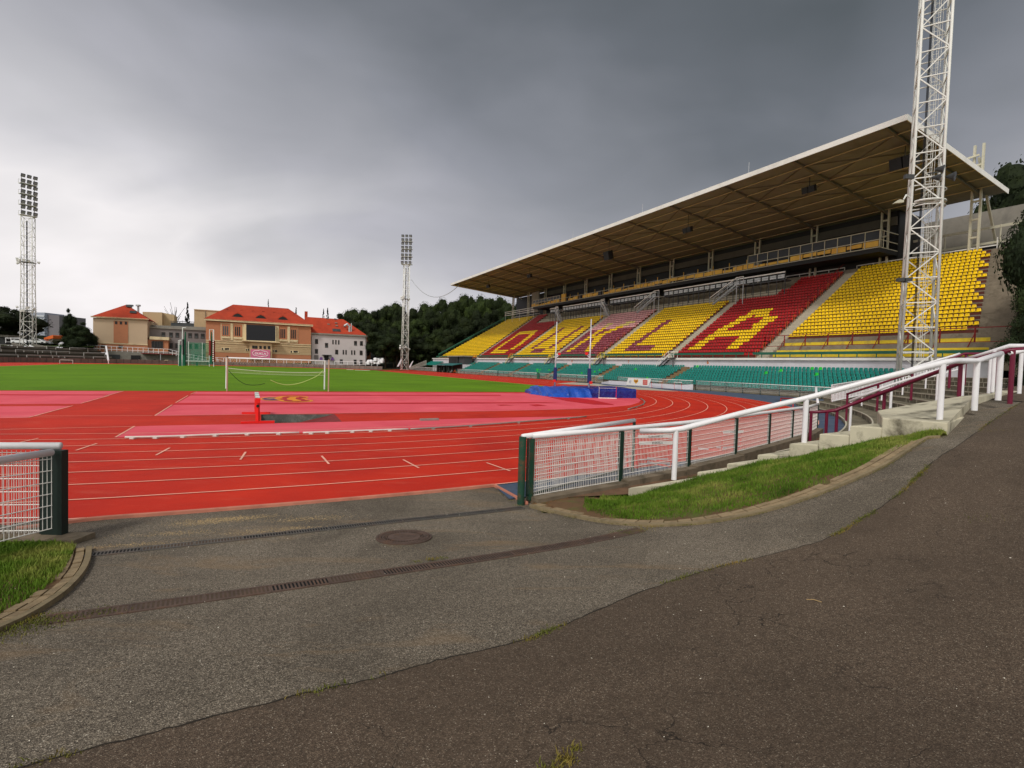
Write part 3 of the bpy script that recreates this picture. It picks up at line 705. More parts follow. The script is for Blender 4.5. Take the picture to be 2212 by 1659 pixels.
# roof ------------------------------------------------------------
RS0, RS1, RT0, RT1 = 28.9, 159.0, 61.0, 86.2
def zf(S): return 2.44 + 61.0 * (.4440 + (S - 28.9) / 130.1 * (-.0145))      # underside, front edge
def zr(S): return 2.44 + 86.2 * .2795
def roofz(S, T): return zf(S) + (zr(S) - zf(S)) * (T - RT0) / (RT1 - RT0)
g = MB(); N = 26; vs = []
for i in range(N + 1):
    S = RS0 + (RS1 - RS0) * i / N; vs += [WS(S, RT0, roofz(S, RT0)), WS(S, RT1, roofz(S, RT1)), WS(S, RT0, roofz(S, RT0) + .22), WS(S, RT1, roofz(S, RT1) + .22)]
fs = []; ms = []
for i in range(N):
    a = i * 4; b = a + 4; fs += [(a, a + 1, b + 1, b)]; ms.append(0)
    fs += [(a + 2, b + 2, b + 3, a + 3), (a, b, b + 2, a + 2), (a + 1, a + 3, b + 3, b + 1)]; ms += [1, 1, 1]
fs += [(0, 2, 3, 1), (4 * N, 4 * N + 1, 4 * N + 3, 4 * N + 2)]; ms += [1, 1]
g.v = [tuple(v) for v in vs]; g.f = fs; g.m = ms
rf = g.build('roof', [m_roofu, m_roofw], st)
g = MB()
for i in range(N):
    S = RS0 + (RS1 - RS0) * i / N; S2 = RS0 + (RS1 - RS0) * (i + 1) / N
    p, q = WS(S, RT0 - .04, roofz(S, RT0) + .03), WS(S2, RT0 - .04, roofz(S2, RT0) + .03); g.bar(p, q, .08, .62)
for S in (RS0 - .04, RS1 + .04): g.bar(WS(S, RT0, roofz(S, RT0) + .05), WS(S, RT1, roofz(S, RT1) + .05), .08, .62)
g.build('fascia', m_roofw, rf)
BS = [30.9 + 10.45 * i for i in range(13)]
g = MB()
for S in BS:
    p0 = WS(S, RT0 + .3, roofz(S, RT0) - .16); p1 = WS(S, RT1 - 1, roofz(S, RT1 - 1) - .42)
    g.bar(p0, p1, .28, .30)
g.build('cantilever_beams', m_roofb, rf)
PT_ = [RT0 + 2.3 + i * 2.75 for i in range(8)]
g = MB()
for T in PT_:
    for i in range(N): 
        S = RS0 + (RS1 - RS0) * i / N; S2 = RS0 + (RS1 - RS0) * (i + 1) / N
        g.bar(WS(S, T, roofz(S, T) - .20), WS(S2, T, roofz(S2, T) - .20), .09, .09)
g.build('purlins', m_purl, rf)
g = MB()
for i in range(len(BS) - 1):
    for (Ta, Tb) in ((PT_[0], PT_[2]), (PT_[2], PT_[4])):
        a, b = BS[i], BS[i + 1]
        for (x, y) in (((a, Ta), (b, Tb)), ((b, Ta), (a, Tb))): g.bar(WS(x[0], x[1], roofz(x[0], x[1]) - .1), WS(y[0], y[1], roofz(y[0], y[1]) - .1), .09, .09)
g.build('wind_bracing', m_roofb, rf)
g = MB()
for S in BS: 
    for j in range(1, 10): 
        pass
for i in range(1, 4): g.bar(WS(BS[2 * i] - 4, RT0 + .2, roofz(BS[2 * i], RT0)), WS(BS[2 * i] - 4, RT0 + .2, roofz(BS[2 * i], RT0) + 1.9), .05)
for i in range(4, 6): g.bar(WS(BS[2 * i] - 4, RT0 + .2, roofz(BS[2 * i], RT0)), WS(BS[2 * i] - 4, RT0 + .2, roofz(BS[2 * i], RT0) + 1.9), .06)
g.each('lightning_rod', m_galv, rf)
# rear columns with the masts that hold the roof
for i, S in enumerate(BS):
    z0 = ROWZ + ROWR * 26 - .2; g = MB()
    for ds in (-.45, .45): g.fbox(CS + S + ds - .11, CS + S + ds + .11, CT + 82.9, CT + 83.2, z0, roofz(S, 83) + (5.6 if i == 0 else 4.8))
    for z in np.arange(z0 + 2.4, roofz(S, 83) + 5, 2.3): g.fbox(CS + S - .34, CS + S + .34, CT + 82.95, CT + 83.15, z, z + .22)
    g.bar(WS(S, 83.05, roofz(S, 83) + 4.3), WS(S + 6, 76, roofz(S, 76) + .4), .22); g.bar(WS(S, 83.1, roofz(S, 83) + 4), WS(S, 90, 20), .25)
    g.build('column', m_cream, st)
# back wall and dark hospitality level
g = MB()
g.fbox(CS + 12, CS + 39.5, CT + 90, CT + 90.4, 15, 25.6); g.build('rear_wall', m_gwall, st)
g = MB(); g.fbox(CS + 39.9, CS + 135.8, CT + 83.7, CT + 84, 17.5, 26.6); g.fbox(CS + 135.4, CS + 139.5, CT + 80.6, CT + 81, 19.4, 25.6, 1)
g.fbox(CS + 39.9, CS + 40.2, CT + 83.7, CT + 90, 15, 26.6); g.fbox(CS + 135.4, CS + 160, CT + 86.2, CT + 86.5, 17, 26.4)
g.each('upper_level_wall', [m_dark, m_gwall], st)
g = MB()
for S in np.arange(46, 134, 5.2): g.fbox(CS + S, CS + S + 2.2, CT + 83.6, CT + 83.68, 21.4, 23.2, int(S) % 2); g.build('upper_window', [m_glass, m_glass2], st); g = MB()
g.fbox(CS + 40, CS + 136, CT + 83.3, CT + 83.6, 24.5, 25.7); g.build('eaves_beam', mat('eaves_grey', (84, 80, 72), .8, .15, .4), st)
# press gallery
g = MB(); g.fbox(CS + 39.9, CS + 135.8, CT + 79.0, CT + 83.7, 20.05, 20.75)
g.build('gallery_floor', m_dark, st)
ZG = 20.76
g = MB()
def gal(S0, S1, step, top, th=.07):
    n = int((S1 - S0) / step)
    for i in range(n + 1): s_ = S0 + (S1 - S0) * i / n; g.fbox(CS + s_ - th / 2, CS + s_ + th / 2, CT + 78.9, CT + 78.98, ZG - .1, top)
for (a, b, top) in ((39.9, 61.0, 23.15), (121, 135.8, 22.7)):
    gal(a, b, 1.9 if a < 50 else 1.6, top, .09)
    for z in (ZG - .1, ZG + .95, top - .1): g.fbox(CS + a, CS + b, CT + 78.88, CT + 78.96, z, z + .11)
gal(61, 121, 2.4, ZG + 1.0); g.fbox(CS + 61, CS + 121, CT + 78.88, CT + 78.96, ZG + .95, ZG + 1.03); g.fbox(CS + 61, CS + 121, CT + 78.88, CT + 78.96, ZG - .1, ZG)
for T in (79.9, 81): g.fbox(CS + 39.86, CS + 39.94, CT + T, CT + T + .08, ZG - .1, 23.15)
for z in (ZG - .1, ZG + .95, 23.05): g.fbox(CS + 39.86, CS + 39.94, CT + 78.9, CT + 83.7, z, z + .1)
g.build('gallery_frame', m_cream, st)
g = MB()
for a, b in ((40, 61), (121, 135.7)): g.fbox(CS + a, CS + b, CT + 78.99, CT + 79.02, ZG + 1.05, 23.04 if a < 50 else 22.6)
g.each('gallery_glazing', m_glass, st)
g = MB(); s_ = 40.1; k = 0
while s_ < 135:
    w_ = 2.2; k += 1; top = ZG + .9 - (.35 if rs.rand() < .25 else 0); lo = ZG + .12 + (.2 if rs.rand() < .15 else 0)
    if rs.rand() > .07:
        tl = rs.uniform(-.22, .1) if s_ > 60 else rs.uniform(-.12, .05)
        p = [WS(s_, 79.05, lo), WS(s_ + w_ - .15, 79.05, lo), WS(s_ + w_ - .15, 79.05, top + tl), WS(s_, 79.05, top)]; g.prism(p, TD * .04)
    s_ += w_
g.each('ochre_board', m_ply, st)
g = MB(); g.fbox(CS + 118.8, CS + 120.8, CT + 79.3, CT + 79.6, ZG, 23.0)
for s_ in np.arange(62, 118, 3.7): g.fbox(CS + s_, CS + s_ + .1, CT + 80, CT + 80.1, ZG, ZG + 2)
g.each('ochre_post', m_ply, st)
# steel walkway with stairs down to the terrace
def wk(S0, S1, T, zt, name='walkway'):
    zd = zt - 1.15; g = MB(); g.fbox(CS + S0, CS + S1, CT + T, CT + T + 1.6, zd - .16, zd)
    n = int((S1 - S0) / 1.25)
    for i in range(n + 1):
        s_ = S0 + (S1 - S0) * i / n; tz = T; rz_ = ROWZ + ROWR * ((T + .1 - P0T) / ROWP) - .4
        g.fbox(CS + s_ - .05, CS + s_ + .05, CT + T - .03, CT + T + .05, rz_, zt)
        if i % 2: g.fbox(CS + s_ - .05, CS + s_ + .05, CT + T + 1.55, CT + T + 1.6, rz_ + 1, zt)
    for z in (zd + .12, zt - .3, zd + .5): g.fbox(CS + S0, CS + S1, CT + T - .02, CT + T + .02, z, z + .05)
    g.build(name, m_dsteel, st)
    g = MB(); g.bar(WS(S0, T - .06, zt), WS(S1, T - .06, zt), .12, .2); g.build('walkway_handrail', m_roofw, st)
    g = MB()
    for i in range(n):
        s_ = S0 + (S1 - S0) * i / n + .14; w_ = (S1 - S0) / n - .28
        if w_ > 0: g.fbox(CS + s_, CS + s_ + w_, CT + T - .012, CT + T + .012, zd + .22, zt - .34)
    g.build('walkway_panels', m_galv2, st)
m_galv2 = mat('perforated_sheet', (186, 190, 192), .5, .25, 1.5, metal=.3)
for a, b in ((52.8, 60.0), (60.0, 79.5), (81.8, 97.0), (99.2, 117), (119.2, 123.5)): wk(a, b, 77.5, 2.44 + 77.5 * .2135)
for a, dr in ((60.6, 1), (80.6, 1), (98.6, 1), (118.6, 1)):
    g = MB(); T = 76.9; zt = 2.44 + 77.5 * .2135; ns = 12; zd = zt - 1.15
    zb = ROWZ + ROWR * 19; Sa, Sb = a, a - 4.2
    if a < 85: Sa, Sb = a + .2, a + 4.4
    for e in (0, .9):
        g.bar(WS(Sa, T - e, zd), WS(Sb, T - 1.6 - e * .2, zb), .06, .25); g.bar(WS(Sa, T - e, zd + 1.05), WS(Sb, T - 1.6 - e * .2, zb + 1.05), .06, .08)
        for f in (0, .33, .66, 1): p = WS(Sa + (Sb - Sa) * f, T - e - 1.6 * f, zd + (zb - zd) * f); g.bar(p, p + Vector((0, 0, 1.05)), .05)
    for i in range(ns): 
        f = (i + .5) / ns; p = WS(Sa + (Sb - Sa) * f, T - 1.6 * f, zd + (zb - zd) * f); g.bar(p - TD * .95, p + TD * .1, .26, .04)
    g.fbox(CS + Sa - 1.4, CS + Sa, CT + 76.0, CT + 77.5, zd - .1, zd); g.fbox(CS + Sa - 1.4, CS + Sa - 1.3, CT + 76, CT + 76.08, zb - 1, zt); g.fbox(CS + Sa - .1, CS + Sa, CT + 76, CT + 76.08, zb - 1, zt)
    g.build('walkway_stairs', m_galv, st); g = MB(); g.bar(WS(Sa - 1.4, 76.0, zt), WS(Sa, 76.0, zt), .09, .12); g.bar(WS(Sa, 76.0, zt), WS(Sb, T - 2.5, zb + 1.1), .08, .1)
    g.build('stair_handrail', m_roofw, st)
# rail and dark soffit at the rear right
g = MB()
for z, w_ in ((20.9, .3), (22.9, .35)): g.bar(WS(14, 88, z), WS(40, 88, z - .2), .1, w_)
for s_ in np.arange(15, 40, 3): g.bar(WS(s_, 88, 19), WS(s_, 88, 23), .12)
g.build('rear_rail', m_cream, st)
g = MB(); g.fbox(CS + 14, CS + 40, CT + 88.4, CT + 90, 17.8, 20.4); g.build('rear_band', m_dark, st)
g = MB(); g.fbox(CS + 18, CS + 166, CT + P0T + ROWP * NR + 3, CT + 91, 0, 17.6); g.build('rear_base', m_conc, st)
# ---------------------------------------------------------------- seats
def seatmat(name, col, fade=None, rough=.38):
    m = bpy.data.materials.new(name); t = NT(m); n_ = t.noise(1.7, 2, .5); c0 = rgb(*col); c = t.ramp(n_, [(.3, tuple(x * .80 for x in c0[:3]) + (1,)), (.7, tuple(min(1, x * 1.12) for x in c0[:3]) + (1,))])
    if fade: c = t.mix(t.math('MULTIPLY', t.bw(t.noise(5, 3), .5, .62), .75), c, rgb(*fade))
    t.color(c); t.set('Roughness', rough); t.b.inputs['Specular IOR Level'].default_value = .3; return m
SM = dict(y=seatmat('seat_yellow', (246, 204, 0)), r=seatmat('seat_red', (172, 18, 24)), m=seatmat('seat_maroon', (132, 40, 58), (196, 130, 140)), p=seatmat('seat_faded_pink', (222, 158, 162), (236, 204, 198)),
          c=seatmat('seat_pale_yellow', (232, 212, 130)), t=seatmat('seat_teal', (14, 122, 112), (40, 142, 132)), g=seatmat('seat_green', (30, 190, 60)))
def seat_geo(w=.43, res=4, sh=1.0):
    # profile in (y outward-from-field, z): front lip, pan, back; faces the field (-y)
    pr = [(-.20, .345, .9), (-.215, .41, 1.0), (-.10, .40, 1.0), (.10, .385, 1.0), (.16, .42, .98), (.185, .55, .97), (.20, .68, .88), (.205, .735, .58)]
    vs = []; nc = res + 1
    for (y, z, k) in pr:
        for i in range(nc):
            u = -1 + 2 * i / res; cu = u * u
            vs.append((u * w / 2 * k, y - cu * .05 * (1 if z > .42 else .2), z * sh + cu * (.03 if z < .42 and y > -.2 else 0)))
    n0 = len(vs)
    for (x, y, z) in list(vs): vs.append((x, y + .03, z - (.03 if z < .45 else 0.0)))
    fs = []
    for j in range(len(pr) - 1):
        for i in range(res):
            a = j * nc + i; fs.append((a, a + 1, a + nc + 1, a + nc)); fs.append((a + n0, a + n0 + nc, a + n0 + nc + 1, a + n0 + 1))
    for j in range(len(pr) - 1):
        a = j * nc; fs.append((a, a + nc, a + nc + n0, a + n0)); a += res; fs.append((a, a + n0, a + nc + n0, a + nc))
    for i in range(res):
        fs.append((i, i + n0, i + 1 + n0, i + 1)); a = (len(pr) - 1) * nc + i; fs.append((a, a + 1, a + 1 + n0, a + n0))
    return vs, fs
sv, sf = seat_geo(res=3); svn = np.array(sv)
ROTZ = math.atan2(V2[1], V2[0]) - PI / 2                # seat y axis -> +T
cr, sr = math.cos(ROTZ), math.sin(ROTZ)
SME = {}
def seat_mesh(k):
    if k not in SME:
        me = bpy.data.meshes.new('seat'); me.from_pydata(sv, [], sf); me.materials.append(SM[k]); me.shade_smooth(); me.update(); SME[k] = me
    return SME[k]
seats = []                                              # (kind, S, T, z)
PIT = .485
def inpoly(x, y, P):
    c = False; j = len(P) - 1
    for i in range(len(P)):
        if (P[i][1] > y) != (P[j][1] > y) and x < (P[j][0] - P[i][0]) * (y - P[i][1]) / (P[j][1] - P[i][1]) + P[i][0]: c = not c
        j = i
    return c
def seg(S0, r0, S1, r1, w=1.65): return [(S0 + w / 2, r0), (S1 + w / 2, r1), (S1 - w / 2, r1), (S0 - w / 2, r0)]
def hbar(S0, S1, r0, r1): return [(S0, r0), (S0, r1), (S1, r1), (S1, r0)]
LET = {0: [hbar(133.6, 124.4, 1.5, 3.5), hbar(134.2, 123.4, 12.5, 14.5), seg(133.2, 3.5, 132.9, 12.5), seg(123.2, 3.2, 122.6, 6, 2.2), seg(122.6, 6, 123.6, 12.5, 2.2)],
       1: [hbar(110.4, 105.2, 1.5, 3.5), seg(112.2, 3.4, 110.6, 14.2), seg(103.9, 3.4, 102.3, 14.2)],
       2: [seg(93.9, 1.5, 91.6, 14.2), seg(86.6, 1.5, 89.9, 9.0, 2.2), seg(90.6, 8, 84.6, 14.2, 2.6)],
       3: [seg(74.6, 3.4, 73.0, 13.6), hbar(75.4, 68.4, 1.5, 3.5)],
       4: [seg(58.6, 1.5, 57.0, 8.5, 2.0), seg(57.0, 8.5, 55.2, 12.6, 2.2), hbar(55.6, 52.0, 12.4, 14.4), hbar(53.6, 51.4, 11.4, 12.6), seg(51.0, 8.5, 50.6, 11.5, 2.4), seg(51.4, 1.5, 50.8, 8.5, 2.2), hbar(57.8, 50.6, 5.5, 7.5)]}
FG = {0: 'y', 1: 'm', 2: 'y', 3: 'm', 4: 'y'}; BG = {0: 'r', 1: 'y', 2: 'm', 3: 'y', 4: 'r'}
def addrow(k, s0, s1, r, colf):
    n = int((s0 - s1) / PIT)
    for i in range(n):
        S = s0 - (i + .5) * (s0 - s1) / n; seats.append((colf(S, r), S, P0T + ROWP * r + .42, ROWZ + ROWR * r))
for r in range(26): addrow('y', SL(r) - .2, AIS[0] + 1.0, r, lambda S, r: 'y')
for b in range(5):
    Sa, Sb = AIS[b] - 1.0, AIS[b + 1] + 1.1
    def cf(S, r, b=b):
        hitl = any(inpoly(S, r + .01, P) for P in LET[b])
        if hitl: return FG[b] if not (b == 2 and r > 12) else 'c'
        if b == 2 and r > 11: return 'p'
        return BG[b]
    for r in range(20):
        addrow('', Sa, Sb, r, cf)
    if b == 0:
        for r in range(20, 26): addrow('', Sa, Sa - 6 + (r - 20) * .1, r, cf)
    if b == 4:
        for r in range(20, 26): addrow('', 53.2 + (r < 22) * 1.2, Sb, r, cf)
for r in range(5, 27): addrow('y', AIS[5] - 1.0, SR(r) + (.45 * (r % 3)), r, lambda S, r: 'y')
m_shade_beam = mat('seat_beam', (92, 44, 34), .8, .2, 1)  # red-brown beams, coloured dark to carry the shadow under the seats
def shade_beams(name, spans):
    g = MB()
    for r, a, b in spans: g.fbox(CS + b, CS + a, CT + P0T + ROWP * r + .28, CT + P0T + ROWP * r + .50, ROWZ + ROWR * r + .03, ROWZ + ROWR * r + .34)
    g.build(name, m_shade_beam, st)
shade_beams('seat_shade_beams', [(r, SL(r) - .3, AIS[0] + 1.1) for r in range(26)])
for b in range(5): shade_beams('seat_shade_beams', [(r, AIS[b] - 1.1, AIS[b + 1] + 1.2) for r in range(20)] + ([(r, AIS[0] - 1.1, AIS[0] - 7) for r in range(20, 26)] if b == 0 else []) + ([(r, 53, AIS[5] + 1.2) for r in range(20, 26)] if b == 4 else []))
shade_beams('seat_shade_beams', [(r, AIS[5] - 1.1, SR(r)) for r in range(5, 27)])
# lower teal stand ------------------------------------------------
LT0, LP, LR, LZ = 55.5, .75, .34, .35
TA = [57.0, 73.6, 89.5, 105.5, 121.5, 137.5]
low = thing('lower_terrace', 'low concrete terrace of teal seats in front of the white wall', 'terrace', tuple(WS(80, 58, 0)))
g = MB()
for r in range(9):
    z = LZ + LR * r - .0; T0 = LT0 + LP * r; T1 = LT0 + LP * (r + 1) if r < 8 else P0T - .36
    g.fbox(CS + 26, CS + 139, CT + T0, CT + T1, -.05, z if r < 8 else LZ + LR * 7)
g.build('steps', m_conc, low)
g = MB()
m_wood = mat('weathered_steps', (128, 108, 78), .9, .25, 3, dirt=(70, 60, 48), dirts=3, dirta=.6)
for a in TA:
    g = MB()
    for r in range(8):
        z = LZ + LR * r; T0 = LT0 + LP * r; g.fbox(CS + a - .75, CS + a + .75, CT + T0 - .3, CT + T0 + LP - .3, z - .2, z + LR * .5)
        g.fbox(CS + a - .8, CS + a + .8, CT + T0 + .1, CT + T0 + LP + .01, z, z + .06)
    g.fbox(CS + a + .1, CS + a + 1.9, CT + LT0 + LP * 7.3, CT + P0T - .37, LZ + LR * 7, LZ + LR * 7 + .45)
    g.build('aisle_steps', m_wood, low)
tseats = []
edges = [27.2] + TA + []
for a, b in zip(edges[:-1], edges[1:]):
    for r in range(8):
        s1 = a + (.9 if a > 30 else .2); s0 = b - .9; n = int((s0 - s1) / .5)
        for i in range(n):
            S = s0 - (i + .5) * (s0 - s1) / n; tseats.append(('t', S, LT0 + LP * r + .42, LZ + LR * r))
for r in range(8):
    for i in range(14 - r): tseats.append(('t', 148.5 - i * .5 - 8 + r * .1, LT0 + LP * r + .42, LZ + LR * r)) if i * .5 < 8 else None
for r in range(4, 8):
    for i in range(26): tseats.append(('t', 178 - i * .5, LT0 + LP * r + .42, LZ + LR * r))
rg = np.random.RandomState(11)
GREEN = [crop(2600, 900, 1400)(*p) for p in [(612, 873), (700, 858), (897, 846), (948, 847), (935, 880), (190, 836)]] + [crop(2000, 1280, 600)(*p) for p in [(345, 597), (370, 597), (395, 597), (520, 600), (1190, 622), (1262, 622), (985, 640), (1938, 708), (1785, 588), (352, 635), (390, 640)]]
def Tpos(q): return WS(q[1], q[2], q[3] + .55)
def projpx(p):
    v = np.array(p) - np.array([0, 0, EYE]); z = v @ fw; return 1106 + F * (v @ rt) / z, 829.5 - F * (v @ up) / z
tp = np.array([projpx(Tpos(q)) for q in tseats])
for gx, gy in GREEN:
    d = (tp[:, 0] - gx) ** 2 + (tp[:, 1] - gy) ** 2; i = int(d.argmin()); tseats[i] = ('g',) + tseats[i][1:]
def dist(q): p = WS(q[1], q[2], q[3]); return p.length
def emit_seats(L, kinds, nmax, label, group, restlabel):
    L = sorted([q for q in L if q[0] in kinds], key=dist)
    near, rest = L[:nmax], L[nmax:]
    for q in near:
        o = bpy.data.objects.new('stadium_seat', seat_mesh(q[0])); C.objects.link(o); o.location = WS(q[1], q[2], q[3]); o.rotation_euler = (0, 0, ROTZ + rg.normal(0, .012))
        tag(o, label, 'seat', group)
    if rest:
        vs = []; fs = []; b = 0; R = np.array([[cr, -sr, 0], [sr, cr, 0], [0, 0, 1]]); n = len(svn)
        base = svn @ R.T; V = []; Fs = []; mi = []
        ks = sorted(set(q[0] for q in rest))
        for q in rest:
            V.append(base + np.array(WS(q[1], q[2], q[3]))); Fs += [tuple(i + b for i in f) for f in sf]; mi += [ks.index(q[0])] * len(sf); b += n
        me = bpy.data.meshes.new('stadium_seats'); me.from_pydata(np.concatenate(V).tolist(), [], Fs)
        for k in ks: me.materials.append(SM[k])
        me.polygons.foreach_set('material_index', mi); me.shade_smooth(); me.update()
        o = bpy.data.objects.new('stadium_seats', me); C.objects.link(o); tag(o, restlabel, 'seats', None, 'stuff')
def seatobj(q, label, group):
    o = bpy.data.objects.new('stadium_seat', seat_mesh(q[0])); C.objects.link(o); o.location = WS(q[1], q[2], q[3]); o.rotation_euler = (0, 0, ROTZ + rg.normal(0, .01))
    tag(o, label, 'seat', group)
gsx = [q for q in tseats if q[0] == 'g']
cand = [q for q in seats + tseats if q[0] != 'g' and (q[0] == 'y' or projpx(Tpos(q))[0] < 1905) and (q[0] != 'y' or q[1] < AIS[5])]
cand = sorted(cand, key=dist); near = set(cand[:300 - len(gsx)])
for q in near:
    if q[0] == 't': seatobj(q, 'teal plastic bucket seat in the nearest block of the low terrace', 'teal seats of the nearest low terrace block')
    else: seatobj(q, 'yellow plastic bucket seat in the nearest all yellow block of the grandstand', 'yellow seats of the nearest grandstand block')
for q in gsx: seatobj(q, 'bright green replacement seat among the teal seats of the low terrace', 'bright green seats among the teal ones')
emit_seats([q for q in seats if q not in near], ('y', 'c'), 0, None, None, 'yellow seats filling the grandstand blocks and drawing the letters D, K and A')
emit_seats(seats, ('r',), 0, None, None, 'red seats filling the letter D and letter A blocks')
emit_seats(seats, ('m', 'p'), 0, None, None, 'maroon and faded pink seats of the K block and of the letters U and L')
emit_seats([q for q in tseats if q not in near], ('t',), 0, None, None, 'teal seats of the low terrace towards the far end')
# stairs from the terrace to the white wall cap ---------------------
def wallstair(S, mt, label, big=False):
    t = thing('access_stairs', label, 'stairs', tuple(WS(S, 61, 2.7))); g = MB(); z0 = LZ + LR * 7; z1 = 4.6; T = P0T - 1.1; dx = 2.6
    for e in (0, .8):
        g.bar(WS(S + dx, T + e - .05, z0), WS(S, T + e - .05, z1), .06, .2, 0)
    for i in range(9): f = (i + .5) / 9; p = WS(S + dx - dx * f, T, z0 + (z1 - z0) * f); g.bar(p - TD * .05, p + TD * .8, .24, .04, 0)
    g.build('flight', m_dsteel, t); g = MB()
    for e in (0, .8):
        for h in (.5, 1.0): g.bar(WS(S + dx, T + e, z0 + h), WS(S, T + e, z1 + h), .05, .05)
        for f in (0, .33, .66, 1): p = WS(S + dx - dx * f, T + e, z0 + (z1 - z0) * f); g.bar(p, p + Vector((0, 0, 1.0)), .05)
        for h in (.5, 1.0): g.bar(WS(S, T + e, z1 + h), WS(S - 1.2, T + e, z1 + h), .05, .05)
        g.bar(WS(S - 1.2, T + e, z1), WS(S - 1.2, T + e, z1 + 1), .05)
    g.build('railing', mt, t)
    g = MB(); g.fbox(CS + S - 1.2, CS + S, CT + T - .1, CT + P0T - .63, 4.42, 4.55); g.fbox(CS + S - 1.1, CS + S - 1.0, CT + T, CT + T + .1, 2.6, 4.42); g.build('platform', m_dsteel, t)
wallstair(61.0, m_roofw, 'white railed steel stairs over the white wall beside the letter A block')
wallstair(78.5, m_yr, 'yellow railed steel stairs over the white wall at the foot of the letter L block')
wallstair(96.2, m_yr, 'yellow railed steel stairs over the white wall at the foot of the letter K block')
wallstair(115.5, m_yr, 'yellow railed steel stairs over the white wall at the foot of the letter U block')
wallstair(138.5, m_orr, 'orange railed steel stairs over the white wall beside the dark glazed booth')
# ---------------------------------------------------------------- fence in front of the terrace
m_wrail = mat('fence_white_rail', (226, 226, 224), .45, .05, 3, dirt=(150, 146, 138), dirts=2, dirta=.3)
m_dgreen = mat('dark_green_post', (14, 46, 36), .45, .2, 4)
m_wmesh = mat('white_wire', (214, 214, 214), .5, .05, 4)
def sfence(S0, S1, T, label, dark=True):
    t = thing('spectator_fence', label, 'fence', tuple(WS(S1, T, 0))); n = max(1, round((S1 - S0) / 2.5)); g = MB()
    for i in range(n + 1): s_ = S0 + (S1 - S0) * i / n; g.fbox(CS + s_ - .04, CS + s_ + .04, CT + T - .04, CT + T + .04, 0, 1.2)
    g.each('post', m_dgreen, t); g = MB(); g.tube(WS(S0, T, 1.22), WS(S1, T, 1.22), .045, 8); g.build('top_rail', m_wrail, t, smooth=True)
    g = MB()
    for z in (.25, .45, .65, .85, 1.02): g.bar(WS(S0, T - .05, z), WS(S1, T - .05, z), .012)
    k = 0
    for s_ in np.arange(S0, S1, .1 if S0 < 60 else .2): g.bar(WS(s_, T - .05, .1), WS(s_, T - .05, 1.15), .006 if S0 < 60 else .009)
    g.build('wire_mesh', m_wmesh, t)
sfence(30, 49.5, 54.7, 'white railed mesh fence before the nearest teal seat block')
sfence(50.2, 66.0, 54.9, 'white railed mesh fence behind the low white wall with the banner')
sfence(69.5, 90.5, 54.7, 'white railed mesh fence behind the pole vault stands')
sfence(91.5, 109.5, 54.7, 'white railed mesh fence in front of the teal block with a dark green gate post')
sfence(110, 135.5, 54.7, 'white railed mesh fence beside the dugout')
sfence(150, 182, 54.7, 'farthest white railed mesh fence left of the dugout')
tag(MB().fbox(CS + 90.6, CS + 91.4, CT + 54.6, CT + 54.8, 0, 1.3).build('gate_post', m_gr), 'short dark green gate panel between two lengths of white railed fence', 'gate')
# low white wall with banner
g = MB(); Pw = [(49.7, 54.4), (50.6, 53.3), (56, 53.0), (62, 53.0), (66.5, 53.4), (69.5, 54.3)]
for a, b in zip(Pw[:-1], Pw[1:]): 
    A = WS(a[0], a[1], 0); B = WS(b[0], b[1], 0); d = (B - A).normalized(); n_ = d.cross(Vector((0, 0, 1))).normalized() * .25; h0 = .75 if a[0] < 50 else (.6 if a[0] < 66 else .5); h1 = .2 if b[0] > 69 else .6
    g.prism([A, B, B + Vector((0, 0, h1)), A + Vector((0, 0, h0))], n_)
tag(g.build('low_wall', m_wwall), 'low curved white wall in front of the teal seats beside the bend', 'wall')
m_ban = mat('white_banner', (226, 224, 222), .6, .03, 2); m_b1 = mat('banner_red', (196, 52, 30), .6); m_b2 = mat('banner_gold', (206, 150, 30), .6); m_b3 = mat('banner_blue', (60, 74, 120), .6); m_b4 = mat('banner_maroon', (150, 30, 40), .6)
t = thing('banner', 'white banner with blue, gold and red club logos on the low wall', 'banner', tuple(WS(59, 52.9, .1)))
T = 52.96; g = MB(); g.prism([WS(61.6, T, .12), WS(56.7, T, .12), WS(56.2, T, 1.18), WS(61.2, T, 1.22)], TD * -.03, 0)
g.fbox(CS + 56.95, CS + 57.9, CT + T - .045, CT + T - .031, .3, 1.05, 1)
c_ = WS(59.4, T - .045, .72)
for k, (dx, dz, r) in enumerate(((-.25, .1, .24), (.25, .1, .24), (0, -.08, .24))): g.prism([c_ + SDn * (dx + r * math.cos(i * PI / 8)) + Vector((0, 0, dz + r * math.sin(i * PI / 8))) for i in range(16)], TD * .012, 2)
g.prism([c_ + SDn * x - TD * .002 + Vector((0, 0, z)) for x, z in ((-.3, .02), (.3, .02), (.3, .12), (-.3, .12))], TD * -.006, 4)
c_ = WS(60.7, T - .045, .65)
for r, mi in ((.24, 3), (.19, 0), (.08, 3)): g.prism([c_ - TD * (.24 - r) * .1 + SDn * (r * math.cos(i * PI / 8)) + Vector((0, 0, r * math.sin(i * PI / 8))) for i in range(16)], TD * .008, mi)
for z in (.45, .6, .75, .88): g.fbox(CS + 57.05, CS + 57.8, CT + T - .05, CT + T - .044, z, z + .03, 0)
g.build('cloth', [m_ban, m_b1, m_b2, m_b3, m_b4], t)
